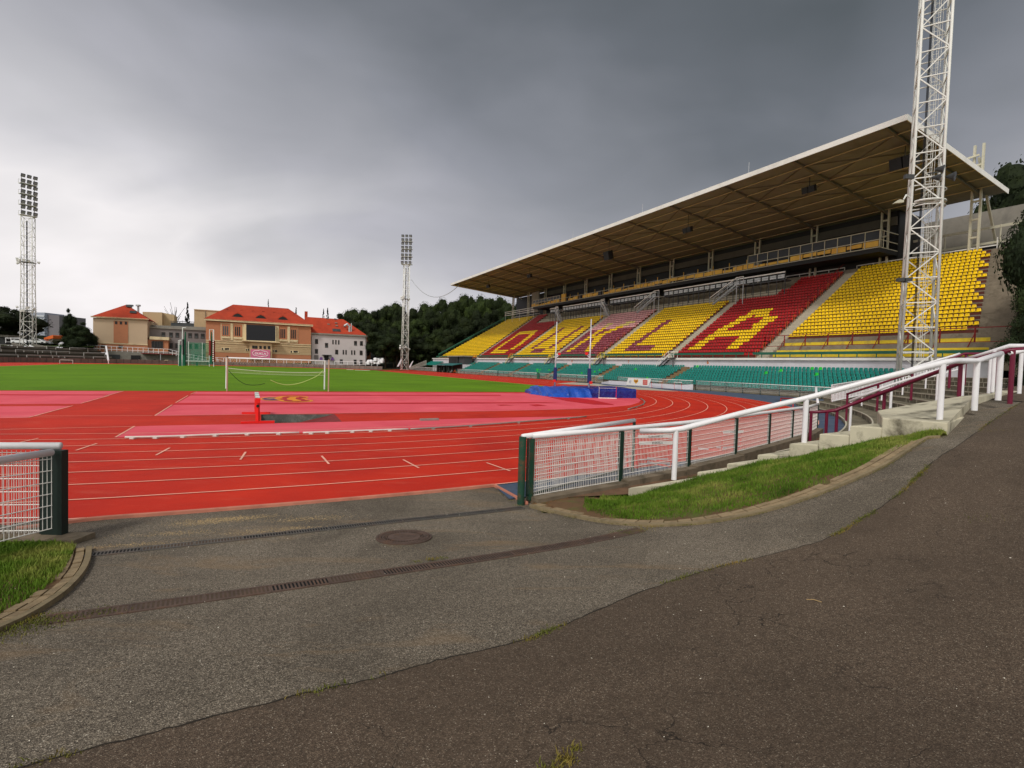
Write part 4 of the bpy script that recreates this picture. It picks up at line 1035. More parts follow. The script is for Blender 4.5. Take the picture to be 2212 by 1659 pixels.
# dugout and glazed booth ------------------------------------------
t = thing('team_dugout', 'low dugout shelter with a long teal roof at the far end of the terrace', 'dugout', tuple(WS(145, 54, 0)))
g = MB(); g.prism([WS(150.5, 53.6, 2.15), WS(150.5, 56.8, 2.75), WS(150.5, 56.8, 2.85), WS(150.5, 53.6, 2.25)], WS(137, 0) - WS(150.5, 0)); g.build('roof', seatmat('dugout_teal', (40, 112, 112)), t)
g = MB(); g.fbox(CS + 137, CS + 150.5, CT + 56.4, CT + 56.7, 0, 2.6); g.fbox(CS + 150.2, CS + 150.5, CT + 54, CT + 56.4, 0, 2.1); g.build('walls', m_dark, t)
g = MB()
for s_ in (137.2, 141.5, 146, 150): g.fbox(CS + s_, CS + s_ + .12, CT + 53.7, CT + 53.82, 0, 2.2)
g.each('post', m_dgreen, t)
for j, (s_, mt, lb) in enumerate(((139, m_orr, 'orange chair inside the dugout'), (141.5, m_white, 'white chair inside the dugout, beside the orange one'), (144, m_white, 'white chair in the middle of the dugout'), (148, m_white, 'white chair at the far end of the dugout'))):
    g = MB(); g.fbox(CS + s_, CS + s_ + .9, CT + 55, CT + 55.5, .35, .45); g.fbox(CS + s_, CS + s_ + .9, CT + 55.45, CT + 55.55, .45, .95)
    for a in (.05, .8): g.fbox(CS + s_ + a, CS + s_ + a + .05, CT + 55.05, CT + 55.1, 0, .35); g.fbox(CS + s_ + a, CS + s_ + a + .05, CT + 55.4, CT + 55.45, 0, .35)
    tag(g.build('dugout_chair', mt), lb, 'chair')
for s_, lb in ((146.8, 'tall dark green cover on the left inside the dugout'), (142.9, 'tall dark green cover on the right inside the dugout')):
    g = MB(); n = 10; z0 = 0
    g.path([WS(s_, 55.0, 0.0), WS(s_, 55.02, .7), WS(s_ + .05, 55, 1.5), WS(s_, 55, 1.9)], .55, 9, r2=.3); tag(g.build('covered_stack', m_dgreen, smooth=True), lb, 'cover')
t = thing('glazed_booth', 'dark glazed cabin with a flat roof above the dugout', 'cabin', tuple(WS(147, 58, 3)))
zb = 2.9; g = MB(); g.fbox(CS + 139.5, CS + 151.2, CT + 58, CT + 61, zb - .3, zb); g.fbox(CS + 139.5, CS + 143.8, CT + 58.3, CT + 61, zb, zb + 2.2); g.build('walls', m_dsteel, t)
g = MB(); g.fbox(CS + 143.8, CS + 151.0, CT + 58.05, CT + 58.12, zb, zb + 1.95); g.fbox(CS + 143.74, CS + 143.8, CT + 58.1, CT + 60.5, zb, zb + 1.95); g.build('windows', m_glass, t)
g = MB()
for s_ in (143.8, 146.2, 148.6, 151): g.fbox(CS + s_ - .05, CS + s_ + .05, CT + 57.98, CT + 58.05, zb, zb + 2)
g.build('mullions', m_dsteel, t); g = MB(); g.fbox(CS + 139.2, CS + 151.5, CT + 57.6, CT + 61.2, zb + 1.98, zb + 2.25); g.build('roof', m_gwall, t)
g = MB(); g.fbox(CS + 137, CS + 152, CT + 56.9, CT + 61.6, 0, zb - .32); tag(g.build('booth_plinth', m_wwall), 'white concrete plinth between the dugout roof and the glazed cabin', 'plinth')
# loudspeakers under the roof ---------------------------------------
def cluster(px, py, T, n, big, label):
    s_, z = onT(px, py, CT + T); S = s_ - CS; t = thing('roof_loudspeaker', label, 'loudspeaker', tuple(WS(S, T, z))); zt = roofz(S, T) - .1
    for i in range(n):
        g = MB(); o = (i - (n - 1) / 2) * big * 1.1; h = big
        a = WS(S + o - big / 2, T - big * .3, z - h / 2); 
        g.obox(a, WS(S + big, T, 0) - WS(S, T, 0), TD * big * .7 + Vector((0, 0, .25 * big)), Vector((0, 0, h)) - TD * .25 * big); g.build('cabinet', m_dark, t)
    g = MB(); g.bar(WS(S, T, z + big / 2), WS(S, T, zt), .07); g.build('bracket', m_dsteel, t)
cluster(1954, 353, 66.5, 2, 1.25, 'big twin black loudspeaker under the roof beside the near mast')
cluster(1748, 411, 66.5, 2, .8, 'twin black loudspeaker under the roof above the letter A block')
cluster(1486, 498, 65.5, 2, .8, 'twin black loudspeaker under the roof above the letter L block')
cluster(1315, 554, 65.5, 1, 1.6, 'single wide black loudspeaker under the middle of the roof')
cluster(1144, 597, 66.5, 2, .85, 'twin black loudspeaker under the roof above the letter D block')
cluster(1055, 619, 66.5, 2, .8, 'twin black loudspeaker under the far corner of the roof')
# ================================================================ NEAR FENCES
m_wt = mat('white_tube', (228, 228, 232), .38, .03, 3, dirt=(178, 170, 160), dirts=4, dirta=.15)
m_fgreen = mat('old_green_post', (24, 66, 50), .55, .2, 3, dirt=(112, 66, 40), dirts=3.5, dirta=.7, bump=.2, bs=20)
m_plum = mat('plum_paint', (104, 14, 48), .42, .12, 3)
m_wwire = mat('mesh_wire', (222, 220, 216), .45, .06, 5)
m_curb = mat('old_curb_concrete', (112, 100, 84), .95, .25, 2.5, dirt=(66, 60, 44), dirts=3, dirta=.7, bump=.6, bs=25)
m_wallc = mat('wall_concrete', (192, 186, 164), .92, .12, 1.5, dirt=(58, 52, 38), dirts=1.15, dirta=.9, bump=.35, bs=12)
c1n = crop(1900, 1400, 1100); c2n = crop(2900, 1250, 1100)
def panel(g, A, B, z0, z1, nv, nh, r=.0047, bow=0.0, tilt=0.0):
    A = Vector(A); B = Vector(B); d = B - A; L = d.length; n_ = Vector((-d.y, d.x, 0)).normalized()
    for i in range(nv + 1):
        p = A + d * (i / nv); p.z = A.z * (1 - i / nv) + B.z * i / nv
        w_ = bow * math.sin(PI * i / nv) 
        g.path([p + Vector((0, 0, z0)) + n_ * rs.normal(0, .002), p + n_ * w_ + Vector((0, 0, (z0 + z1) / 2)), p + Vector((0, 0, z1))], r, 4, cap=False)
    for j in range(nh + 1):
        z = z0 + .03 + (z1 - z0 - .06) * j / nh
        for o in (-.007, .007):
            pts = [A + d * f + Vector((0, 0, z + tilt * (f - .5))) + n_ * (o + bow * math.sin(PI * f)) for f in np.linspace(0, 1, 6)]
            g.path(pts, r, 4, cap=False)
P = [(.39, 9.23, .02), (2.33, 10.70, .03), (4.29, 12.23, .06), (6.12, 13.85, .1), (8.0, 15.8, .1), (9.7, 17.6, .1), (11.0, 18.95, .1), (12.65, 21.1, .1)]
P = [Vector(p) for p in P]
t = thing('mesh_fence', 'long white wire mesh fence on dark green posts along the outside of the bend', 'fence', tuple(P[0]))
for i, p in enumerate(P):
    g = MB(); a = math.atan2((P[min(i + 1, 7)] - P[max(i - 1, 0)]).y, (P[min(i + 1, 7)] - P[max(i - 1, 0)]).x); X = Vector((math.cos(a), math.sin(a), 0)); Y = Vector((-X.y, X.x, 0))
    g.obox(p - X * .045 - Y * .035, X * .09, Y * .07, (0, 0, 1.12)); g.build('post', m_fgreen if i == 0 else m_dgreen, t)
    if i < 7: g = MB(); panel(g, p, P[i + 1], .05, 1.10, 50, 8, bow=.02 if i == 0 else 0); g.build('mesh_panel', m_wwire, t)
g = MB(); g.path([p + Vector((0, 0, 1.17)) for p in P] , .05, 12); g.build('top_rail', m_wt, t, smooth=True)
g = MB(); q = P[-1] + Vector((0, 0, 1.17)); g.path([q, q + Vector((.5, .9, .12)), q + Vector((.8, 1.5, .35)), q + Vector((.95, 1.8, .62))], .05, 10); g.build('end_bend', m_wt, t, smooth=True)
# open gate leaf folded back against it, hung on the fat post
GP = Vector((.22, 9.06, .0)); GE = Vector((2.9, 12.0, .02))
t = thing('gate', 'white mesh gate leaf swung open behind the fence, hung on the fat green post', 'gate', tuple(GP))
g = MB(); g.path([GP + Vector((0, 0, 1.2)), GE + Vector((0, 0, 1.24))], .048, 12); g.build('top_rail', m_wt, t, smooth=True)
d = (GE - GP).normalized(); g = MB(); g.bar(GP + d * .14 + Vector((0, 0, .1)), GP + d * .14 + Vector((0, 0, 1.18)), .03); g.bar(GE + Vector((0, 0, .03)), GE + Vector((0, 0, 1.2)), .06); g.bar(GP + d * .14 + Vector((0, 0, .12)), GE + Vector((0, 0, .14)), .03, .03)
g.build('frame', m_dgreen, t); g = MB(); panel(g, GP + d * .2, GE, .12, 1.14, 70, 8, bow=.03); g.build('mesh_panel', m_wwire, t)
g = MB(); g.tube(GP + Vector((0, 0, -.02)), GP + Vector((.0, 0, 1.2)), .066, 16); o = g.build('gate_post', m_fgreen, smooth=True)
smooth_by_angle(o); tag(o, 'fat round dark green gate post with rust at its foot', 'post')
# left fence -----------------------------------------------------
LPp = Vector((-5.72, 6.55, .06))
t = thing('mesh_fence', 'white wire mesh fence at the left edge with a broad dark green end post', 'fence', tuple(LPp))
g = MB(); g.box(-5.99, -5.725, 6.50, 6.60, .06, 1.19); g.box(-6.03, -5.99, 6.52, 6.58, .06, 1.19); g.build('post', m_dgreen2 if 'm_dgreen2' in globals() else mat('black_green', (12, 30, 26), .6, .2, 3), t)
LE = Vector((-15.5, 4.0, .06)); LM = Vector((-8.5, 6.15, .06))
g = MB(); g.path([LPp + Vector((-.06, 0, 1.185)), LM + Vector((0, 0, 1.17)), LE + Vector((0, 0, 1.17))], .045, 12); g.build('top_rail', m_wt, t, smooth=True)
g = MB(); panel(g, LPp + Vector((-.27, 0, .0)), LM, .05, 1.12, 48, 6); g.build('mesh_panel', m_wwire, t)
g = MB(); panel(g, LM, LE, .05, 1.12, 120, 6); g.build('mesh_panel', m_wwire, t)
g = MB(); g.obox(LM, (.08, 0, 0), (0, .07, 0), (0, 0, 1.15)); g.build('post', m_dgreen, t)
G1 = Vector((-5.80, 6.44, .1)); G2 = Vector((-5.98, 3.2, .3))
t = thing('gate', 'white mesh gate leaf opened towards the grass at the left edge', 'gate', tuple(G1))
g = MB(); g.path([G1 + Vector((0, 0, 1.08)), G2 + Vector((0, 0, .95))], .045, 12); g.build('top_rail', m_wt, t, smooth=True)
g = MB(); panel(g, G1, G2, .10, 1.05, 56, 6, tilt=0.05); g.build('mesh_panel', m_wwire, t)
# curbs under the fences
g = MB()
for a, b in zip(P[:-1], P[1:]):
    d = (b - a).normalized(); s = Vector((d.y, -d.x, 0)); g.obox(a - s * .12 + Vector((0, 0, -.15)) - d * (0 if a is P[0] else 0), d * ((b - a).length - .004), s * .36, (0, 0, .15 + a.z + .05 + .03 * (a is not P[0])))
o = g.build('fence_curb', m_curb); tag(o, 'old cracked concrete curb under the long mesh fence', 'curb')
g = MB(); g.prism([Vector((-5.42, 6.32, -.1)), Vector((-5.42, 6.66, -.1)), Vector((-8.6, 6.4, -.1)), Vector((-15.4, 4.2, -.1)), Vector((-15.6, 3.8, -.1)), Vector((-8.6, 5.98, -.1))], (0, 0, .2))
o = g.build('fence_curb', m_curb); tag(o, 'grey concrete curb under the fence at the left edge', 'curb')
g = MB(); flatpoly(g, [(.3, 9.15), (1.2, 9.5), (2.2, 9.8), (3.2, 10.2), (4.6, 10.8), (6.5, 11.6), (8.6, 12.3), (10.4, 13.4), (12.0, 15.5), (13.4, 19.5), (12.65, 21.2), (9.7, 17.7), (8.0, 15.9), (6.12, 13.95), (4.29, 12.33), (2.33, 10.8), (.45, 9.33)], .035)
tag(g.build('paved_gutter', mat('gutter_dirt', (104, 78, 58), .95, .3, 2.5, dirt=(70, 56, 40), dirts=3, dirta=.7, bump=.7, bs=20), org=(0, 0, 0)), kind='structure')
# ---------------------------------------------------------------- stepped retaining wall
t = thing('retaining_wall', 'pale stepped concrete wall carrying the white handrail, stained dark at its big block', 'wall', (4, 10, 0))
def wz(px, D, y): return dp(px, y, D).z
tops = []
for i in range(len(WX) - 1):
    x0, x1, D0, D1 = WX[i], WX[i + 1], WD[i], WD[i + 1]
    a = dp(x0, WTy[i], D0); z = a.z; tops.append(z)
    A = Vector((a.x, D0, -.2)); b = dp(x1, 900, D1); B = Vector((b.x, D1, -.2)); dd = (B - A).normalized()
    n_ = Vector((.82, .57, 0)).normalized() * [1.25, 1.3, 1.35, 1.4, 1.45, 1.5, 1.6, 1.8, 3.0][i]
    A2 = A + n_; B2 = B + n_ + (n_ * .0)
    if i == 8: A2 = Vector((8.6, 12.0, -.2)); B2 = Vector((10.0, 11.2, -.2))
    g = MB(); g.prism([A, B, B2, A2], (0, 0, z + .2)); o = g.build('step', m_wallc, t)
    bv = o.modifiers.new('b', 'BEVEL'); bv.width = .018; bv.segments = 2
K0 = Vector((dp(2049, 900, 9.25).x, 9.25, 0)); zb = tops[-1]
side = [K0, Vector((9.3, 10.6, 0)), Vector((11.0, 12.2, 0)), Vector((13.0, 13.7, 0)), Vector((15.3, 15.4, 0))]
inn = [Vector((8.6, 12.0, 0)), Vector((10.3, 13.0, 0)), Vector((11.9, 13.5, 0)), Vector((13.3, 14.2, 0)), Vector((15.0, 15.8, 0))]
zt = [zb + .0, zb + .15, zb + .36, zb + .43, zb + .50]
g = MB()
for i in range(4):
    q = [(side[i], zt[i]), (side[i + 1], zt[i + 1]), (inn[i + 1], zt[i + 1]), (inn[i], zt[i])]
    g.add([(p.x, p.y, -.2) for p, z in q] + [(p.x, p.y, z + .003) for p, z in q], [(3, 2, 1, 0), (4, 5, 6, 7), (0, 1, 5, 4), (2, 3, 7, 6)] + ([(1, 2, 6, 5)] if i == 3 else []) + ([(3, 0, 4, 7)] if i == 0 else []))
o = g.build('coping', m_wallc, t)
# handrail on the wall
def post(name, parent, b, h, r, mt, n=14, lean=0):
    g = MB(); g.tube(b, Vector(b) + Vector((lean, 0, h)), r, n); o = g.build(name, mt, parent, smooth=True); smooth_by_angle(o); return o
HB = [(1456, 1030, 10.3, tops[1]), (1737, 957, 10.6, tops[5]), (2030, 901.7, 9.75, zb), (2105, 879, 10.9, zb + .15), (2156, 861.6, 11.5, zb + .36)]
HT = [930, 860, 783.5, 779.4, 763]
t = thing('handrail', 'thick white tubular handrail climbing along the stepped concrete wall', 'handrail', (4, 10.6, 0))
tp_ = []
for (x, y, D, z0), yt in zip(HB, HT):
    b = dp(x, y, D); b.z = z0 - .01; tt = dp(x, yt, D); tp_.append(Vector((b.x, b.y, tt.z))); post('post', t, b, tt.z - b.z, .052 if D < 10.7 else .056, m_wt)
e0 = dp(1384, 931, 10.7); rail = [e0, tp_[0] + Vector((-.12, 0, 0)), tp_[0] + Vector((.12, 0, .04)), dp(1600, 893, 10.7), tp_[1], dp(1880, 823, 10.2), tp_[2], dp(2062, 779, 10.2), tp_[3], tp_[4]]
g = MB(); g.path(rail, .056, 16); g.build('rail', m_wt, t, smooth=True)
# tiers of stone steps around the bend ---------------------------
m_step = mat('mossy_stone', (112, 105, 88), .95, .22, 1.6, dirt=(50, 47, 34), dirts=1.8, dirta=.85, bump=.6, bs=14)
m_edge2 = mat('step_edges', (186, 180, 162), .9, .15, 3, dirt=(110, 104, 84), dirts=3, dirta=.6)
t = thing('stone_terrace', 'weathered stone terrace steps curving round the bend below the near floodlight mast', 'terrace', tuple(bend(50, 30)))
NS = 10; RS_, TRD, RIS = 47.4, 1.0, .27
def a0r(R): return [13.4, 13.2, 13.4, 14.6, 20.0, 22.5, 23.5, 24.0, 24.5, 25.0][min(9, max(0, int((R - RS_) / TRD)))]
for k in range(NS):
    g = MB(); R0 = RS_ + TRD * k; R1 = R0 + TRD if k < NS - 1 else 62; z = .18 + RIS * k; aa = np.linspace(a0r(R0 + .1), 50.5, 44)
    for i in range(43):
        a, b = aa[i], aa[i + 1]; q = [bend(R0, a, -.1), bend(R0, b, -.1), bend(R1, b, -.1), bend(R1, a, -.1)]
        g.prism(q, (0, 0, z + .1 + rs.normal(0, .004)))
        e = [bend(R0 - .012, a, z - .035), bend(R0 - .012, b, z - .035), bend(R0 + .05, b, z - .035), bend(R0 + .05, a, z - .035)]; g.prism(e, (0, 0, .043), 1)
        if rs.rand() < .5: g.prism([bend(R0 - .01, a, .0), bend(R0 - .01, a + .05, 0), bend(R0 + .03, a + .05, 0), bend(R0 + .03, a, 0)], (0, 0, z), 1)
    g.build('step', [m_step, m_edge2], t)
    if k in (1, 3, 5):
        pass
g = MB(); q = [bend(R, a, 0) for R, a in ((53.4, 13.0), (53.4, 24), (53.8, 24), (53.8, 13))]
for i in range(10):
    a, b = 13 + 1.4 * i, 13 + 1.4 * (i + 1); g.prism([bend(58.6, a + 14), bend(58.6, b + 14), bend(62, b + 14), bend(62, a + 14)], (0, 0, 3.0))
g.build('upper_curb', m_step, t)
def zst(R): return .18 + RIS * min(NS - 1, max(0, int((R - RS_) / TRD)))
def measured(L, mt, label, r=.045, ext=None, low=False):
    P0_ = [dp(x, yb, D) for x, yb, yt, D in L]; P1_ = [dp(x, yt, D) for x, yb, yt, D in L]; t = thing('handrail', label, 'handrail', tuple(P0_[0]))
    for a, b in zip(P0_, P1_): post('post', t, (a.x, a.y, a.z - .4), b.z - a.z + .4, r, mt, 10)
    P_ = [p.copy() for p in P1_] + [dp(*e) for e in (ext or [])]; g = MB(); g.path(P_, r * 1.05, 10); g.build('rail', mt, t, smooth=True)
    if low: g = MB(); g.path([p - Vector((0, 0, .5)) for p in P_], r * .8, 8); g.build('lower_rail', mt, t, smooth=True)
measured([(1749.6, 948.5, 890.7, 18.2), (1784, 934.7, 889, 18.2), (1806, 930.6, 886, 18.2), (1907.8, 904.4, 848, 17.4), (2071, 861.8, 786, 14), (2183, 844, 757, 12.1)], m_plum, 'plum painted handrail beside the stone steps, nearer of the two plum ones', .05, [(2230, 752, 12.6)])
measured([(1828.6, 892.7, 851.6, 26), (1895, 871, 830.6, 25), (1968.6, 846.4, 806, 24), (2050.9, 819.2, 776, 23), (2084, 812, 764, 23), (2150.6, 808, 764, 22.5)], m_plum, 'plum painted handrail farther along the stone steps', .05)
measured([(1836, 919.6, 866, 20), (1923, 886.8, 832, 19), (2023.7, 858.7, 800, 18), (2079, 842, 785, 17.5), (2137, 823, 771, 16.5)], m_wt, 'white handrail rising just behind the nearer plum handrail', .045)
measured([(1862, 862, 829, 30), (1905, 850, 818, 29.5), (1950, 838, 805, 29), (2000, 824, 786, 28.5), (2040, 812, 774, 28)], m_wt, 'white handrail with a lower bar between the far plum rail and the picket fence', .04, [(2075, 765, 28)], True)
t = thing('picket_fence', 'white picket fence climbing the terrace below the near floodlight mast', 'fence', tuple(dp(1800, 866, 31)))
KP = [(1797, 867, 832, 30), (1866, 852, 821, 34), (1930, 836, 806, 34), (2073, 797, 763, 33)]; g = MB(); g2 = []
for (x0, b0, t0_, D0_), (x1, b1, t1_, D1_) in zip(KP[:-1], KP[1:]):
    n = 22
    for i in range(n): f = i / n; D = D0_ + (D1_ - D0_) * f; x = x0 + (x1 - x0) * f; g.bar(dp(x, b0 + (b1 - b0) * f, D), dp(x, t0_ + (t1_ - t0_) * f, D), .045)
for k in (1, 2): g.path([dp(q[0], q[k], q[3]) for q in KP], .04, 6)
g.build('pickets', m_wt, t)
t = thing('handrail', 'white handrail on the top landing in front of the dark trees', 'handrail', tuple(dp(2149, 820, 15)))
pts = [dp(2085, 776, 16), dp(2121, 765.6, 15.5), dp(2181, 747.7, 14.6), dp(2330, 747, 14)]
g = MB(); g.path(pts, .05, 12); g.build('rail', m_wt, t, smooth=True)
for x, y, D in ((2149, 758, 15), (2208, 748, 14.5)):
    tt = dp(x, y, D); post('post', t, (tt.x, tt.y, 2.1), tt.z - 2.1, .05, m_wt, 12)
t = thing('handrail', 'short white handrail at the right edge joined to the plum post', 'handrail', tuple(dp(2190, 850, 12)))
g = MB(); g.path([dp(2183, 763, 12.1), dp(2225, 755, 12.6), dp(2300, 752, 13)], .05, 10); g.build('rail', m_wt, t, smooth=True)
# grass wedge ------------------------------------------------------
def hz(px, py, dz=0): return hit(px, py) + Vector((0, 0, dz))
wl = []
for i in range(len(WX)):
    b = dp(WX[i], 900, WD[i]); wl.append(Vector((b.x, WD[i] - .0, 0)))
wl = [Vector((.5, 9.4, 0)), Vector((1.3, 9.62, 0))] + wl
wz_t = [.02, .02, .0, .15, .30, .46, .62, .73, .88, 1.04, 1.21, 1.42]
wlD = dens([Vector((p.x, p.y, z)) for p, z in zip(wl, wz_t)], 12)
def resamp(Pn, n):
    L = [0]; 
    for a, b in zip(Pn[:-1], Pn[1:]): L.append(L[-1] + (b - a).length)
    out = []; 
    for i in range(n):
        s = L[-1] * i / (n - 1); j = max(k for k in range(len(L)) if L[k] <= s + 1e-9); j = min(j, len(Pn) - 2); out.append(Pn[j].lerp(Pn[j + 1], (s - L[j]) / max(1e-9, L[j + 1] - L[j])))
    return out
K1 = resamp(kin, 90); K2 = resamp(wlD, 90)
m_soil = mat('soil', (96, 72, 48), .98, .25, 3, dirt=(76, 92, 34), dirts=2.0, dirta=.8, bump=.9, bs=22)
g = MB(); vs = []
for i in range(90):
    for j in range(13):
        f = j / 12; p = K1[i].lerp(K2[i], f); p.z = K1[i].z * (1 - f) + K2[i].z * f + .07 * math.sin(PI * f) * min(1, i / 20) - .005; vs.append(p)
g.add(vs, [(i * 13 + j, (i + 1) * 13 + j, (i + 1) * 13 + j + 1, i * 13 + j + 1) for i in range(89) for j in range(12)])
tag(g.build('bank_soil', m_soil, smooth=True, org=(0, 0, 0)), kind='structure')
def bladeset(name, pts, mt, hmin, hmax, w_, label, lean=.5):
    """pts: (x,y,z,density scale)"""
    n = len(pts); V = np.zeros((n * 5, 3)); Fs = []
    r = np.random.RandomState(len(pts) % 97)
    for i, (x, y, z, hs) in enumerate(pts):
        a = r.uniform(0, 2 * PI); h = r.uniform(hmin, hmax) * hs * (1.5 if r.rand() < .06 else 1); l = r.uniform(.1, lean) * h; b = r.uniform(0, 2 * PI); dx, dy = math.cos(a) * w_, math.sin(a) * w_; lx, ly = math.cos(b) * l, math.sin(b) * l
        V[i * 5:i * 5 + 5] = [(x - dx, y - dy, z), (x + dx, y + dy, z), (x + dx * .7 + lx * .4, y + dy * .7 + ly * .4, z + h * .6), (x - dx * .7 + lx * .4, y - dy * .7 + ly * .4, z + h * .6), (x + lx, y + ly, z + h * .95)]
        Fs += [(5 * i, 5 * i + 1, 5 * i + 2, 5 * i + 3), (5 * i + 3, 5 * i + 2, 5 * i + 4)]
    me = bpy.data.meshes.new(name); me.from_pydata(V.tolist(), [], Fs); me.materials.append(mt); me.update()
    o = bpy.data.objects.new(name, me); C.objects.link(o); tag(o, label, 'grass', None, 'stuff'); return o
def blademat(name, a, b, c_, sc_=1.2):
    m = bpy.data.materials.new(name); t = NT(m); c = t.ramp(t.noise(sc_, 5, .65), [(.3, a), (.5, b), (.72, c_)]); c = t.mix(.5, c, t.ramp(t.noise(24, 2), [(.3, (.3, .3, .3, 1)), (.7, (.72, .72, .66, 1))]), 'OVERLAY')
    t.color(c); t.set('Roughness', .7); t.b.inputs['Specular IOR Level'].default_value = .2
    t.b.inputs['Subsurface Weight'].default_value = 0; return m
m_bl = blademat('grass_blades', rgb(58, 84, 20), rgb(88, 118, 30), rgb(146, 146, 76)); m_bl2 = blademat('moss_blades', rgb(66, 72, 24), rgb(94, 98, 38), rgb(150, 118, 66), 2.5)
r_ = np.random.RandomState(4); pts = []
for _ in range(52000):
    u = r_.uniform(.10, 1) ** .9; f = r_.uniform(.10, 1.0); i = u * 89; i0 = min(88, int(i)); 
    edge = .12 + .10 * math.sin(u * 23) + (.55 * max(0, 1 - (u - .1) / .14))
    if f < edge * r_.uniform(.4, 1.2): continue
    if u < .16 and f > .75: continue
    a = K1[i0].lerp(K1[i0 + 1], i - i0); b = K2[i0].lerp(K2[i0 + 1], i - i0); p = a.lerp(b, f); z = a.z * (1 - f) + b.z * f + .07 * math.sin(PI * f) * min(1, i / 20) - .01
    pts.append((p.x, p.y, z, 1.0 + .5 * math.sin(p.x * 5 + math.sin(p.y * 7) * 2) * .6))
bladeset('grass', pts, m_bl, .03, .08, .0045, 'green grass on the bank between the brick kerb and the stepped wall')
# brick kerbs -----------------------------------------------------
m_brick = mat('kerb_brick', (140, 122, 94), .92, .22, 5, dirt=(84, 68, 48), dirts=3, dirta=.65, bump=.4, bs=40)
m_kstone = mat('kerb_stone', (128, 114, 88), .92, .18, 4, dirt=(74, 70, 44), dirts=3, dirta=.6, bump=.4, bs=30)
def brick_kerb(Pn, n_side, label, rows=2, bw=.10, bl=.2, soff=.0):
    L = sum((b - a).length for a, b in zip(Pn[:-1], Pn[1:])); n = int(L / bl); Q = resamp(Pn, n + 1)
    t = thing('brick_kerb', label, 'kerb', tuple(Q[0])); rows_g = []
    def off(i, o):
        a = Q[max(0, i - 1)]; b = Q[min(n, i + 1)]; d = (b - a); d.z = 0; d.normalize(); s = Vector((-d.y, d.x, 0)) * n_side; p = Q[i] + s * o; p.z = Q[i].z; return p
    g = MB()
    for i in range(n):                 # outer edging stone
        a, b = off(i, -.055), off(i + 1, -.055); c, d = off(i + 1, 0.0), off(i, 0.0); a.z -= .03; b.z -= .03; c.z -= .03; d.z -= .03
        g.prism([a, b, c, d], (0, 0, .062))
    g.build('edging', m_kstone, t)
    for k in range(rows):
        g = MB()
        for i in range(n):
            o0 = .012 + k * (bw + .012); q = [off(i, o0), off(i + 1, o0), off(i + 1, o0 + bw), off(i, o0 + bw)]
            if k == rows - 1 and rs.rand() < .12: continue
            c = sum(q, Vector()) / 4; zs_ = [x.z for x in q]; q = [c + (x - c) * .92 for x in q]; h = .022 + rs.normal(0, .004)
            for x, z_q in zip(q, zs_): x.z = z_q - .03
            g.prism(q, (0, 0, .03 + h))
        o = g.build('brick_row', m_brick, t)
brick_kerb(kin, 1, 'curved double row brick kerb edging the grass bank', 2, .085, .2)
lk = dens([hit(*p) for p in [(186, 1186), (182, 1212), (166, 1244), (130, 1282), (85, 1312), (40, 1338), (-20, 1365), (-160, 1420)]], 8)
brick_kerb(lk, -1, 'curved brick kerb edging the grass patch at the left edge', 2, .08, .2)
LK = resamp(lk, 40); bk = [Vector((-5.5 - i * .15, 6.25, .06)) for i in range(40)]
g = MB(); g.loft(LK, bk, 6, zg, dz=-.004); tag(g.build('patch_soil', m_soil, org=(0, 0, 0)), kind='structure')
pts = []
for _ in range(30000):
    i = r_.uniform(1, 38); i0 = int(i); a = LK[i0].lerp(LK[i0 + 1], i - i0); f = r_.uniform(min(.9, .23 / max(.05, (a - bk[i0]).length)), 1.0); p = a.lerp(bk[i0], f)
    pts.append((p.x, p.y, zg(p.x, p.y) if _ % 1 == 0 else 0, 1))
bladeset('grass', pts, m_bl, .03, .08, .0045, 'dark green grass patch behind the brick kerb at the left edge')
# weeds and moss along the seam, drains and kerb foot
pts = []
SP = [p for p in seam if p.y < 14]
for i, p in enumerate(SP):
    dens_ = max(0, math.sin(i * .23) + .55 * math.sin(i * .61 + 1) - .15 + (.9 if 118 < i < 150 else 0)) * (1.3 if i > 45 else .5)
    for _ in range(int(34 * dens_)):
        q = SP[min(i + 1, len(SP) - 1)]; f = r_.rand(); x = p.x + (q.x - p.x) * f + r_.normal(0, .022); y = p.y + (q.y - p.y) * f + r_.normal(0, .022); pts.append((x, y, zg(x, y), .9))
def tuft(px, py, n, rad_, h=1.0):
    c = hit(px, py)
    for _ in range(n):
        x = c.x + r_.normal(0, rad_); y = c.y + r_.normal(0, rad_ * .7); pts.append((x, y, zg(x, y), h))
for a in [(1222, 1648, 110, .028, 1.3), (1242, 1622, 40, .02, 1.2), (1196, 1664, 80, .03, 1.2), (60, 1345, 500, .13, .8), (120, 1335, 250, .1, .6), (15, 1365, 500, .14, .8), (220, 1322, 120, .08, .6), (1345, 1150, 200, .09, .9), (1385, 1145, 130, .1, .7), (1410, 1138, 100, .08, .7),
          (930, 1210, 60, .04, 1), (955, 1207, 50, .04, 1), (900, 1214, 30, .03, .8), (1120, 1092, 60, .06, .5), (1100, 1082, 40, .06, .5), (1085, 1068, 40, .06, .5), (1180, 1105, 80, .1, .6), (1230, 1118, 60, .1, .6), (1980, 930, 60, .1, .8), (2150, 930, 90, .15, .5), (2100, 1120, 60, .12, .4), (2130, 1122, 60, .12, .4), (2170, 895, 100, .2, .5)]: tuft(*a)
bladeset('weeds', pts, m_bl2, .008, .030, .0036, 'yellowish moss and weeds growing along the asphalt seam and the drains', 1.2)
pts = []
for i in range(len(kin) - 1):
    for _ in range(int(5 + 6 * (math.sin(i * .37) > .2))):
        p = kin[i].lerp(kin[i + 1], r_.rand()); x = p.x + r_.normal(0, .03) + .02; y = p.y - .075 + r_.normal(0, .02); pts.append((x, y, zg(x, y), .7))
bladeset('weeds', pts, m_bl2, .012, .035, .003, 'dry moss along the outer foot of the curved brick kerb', 1.2)
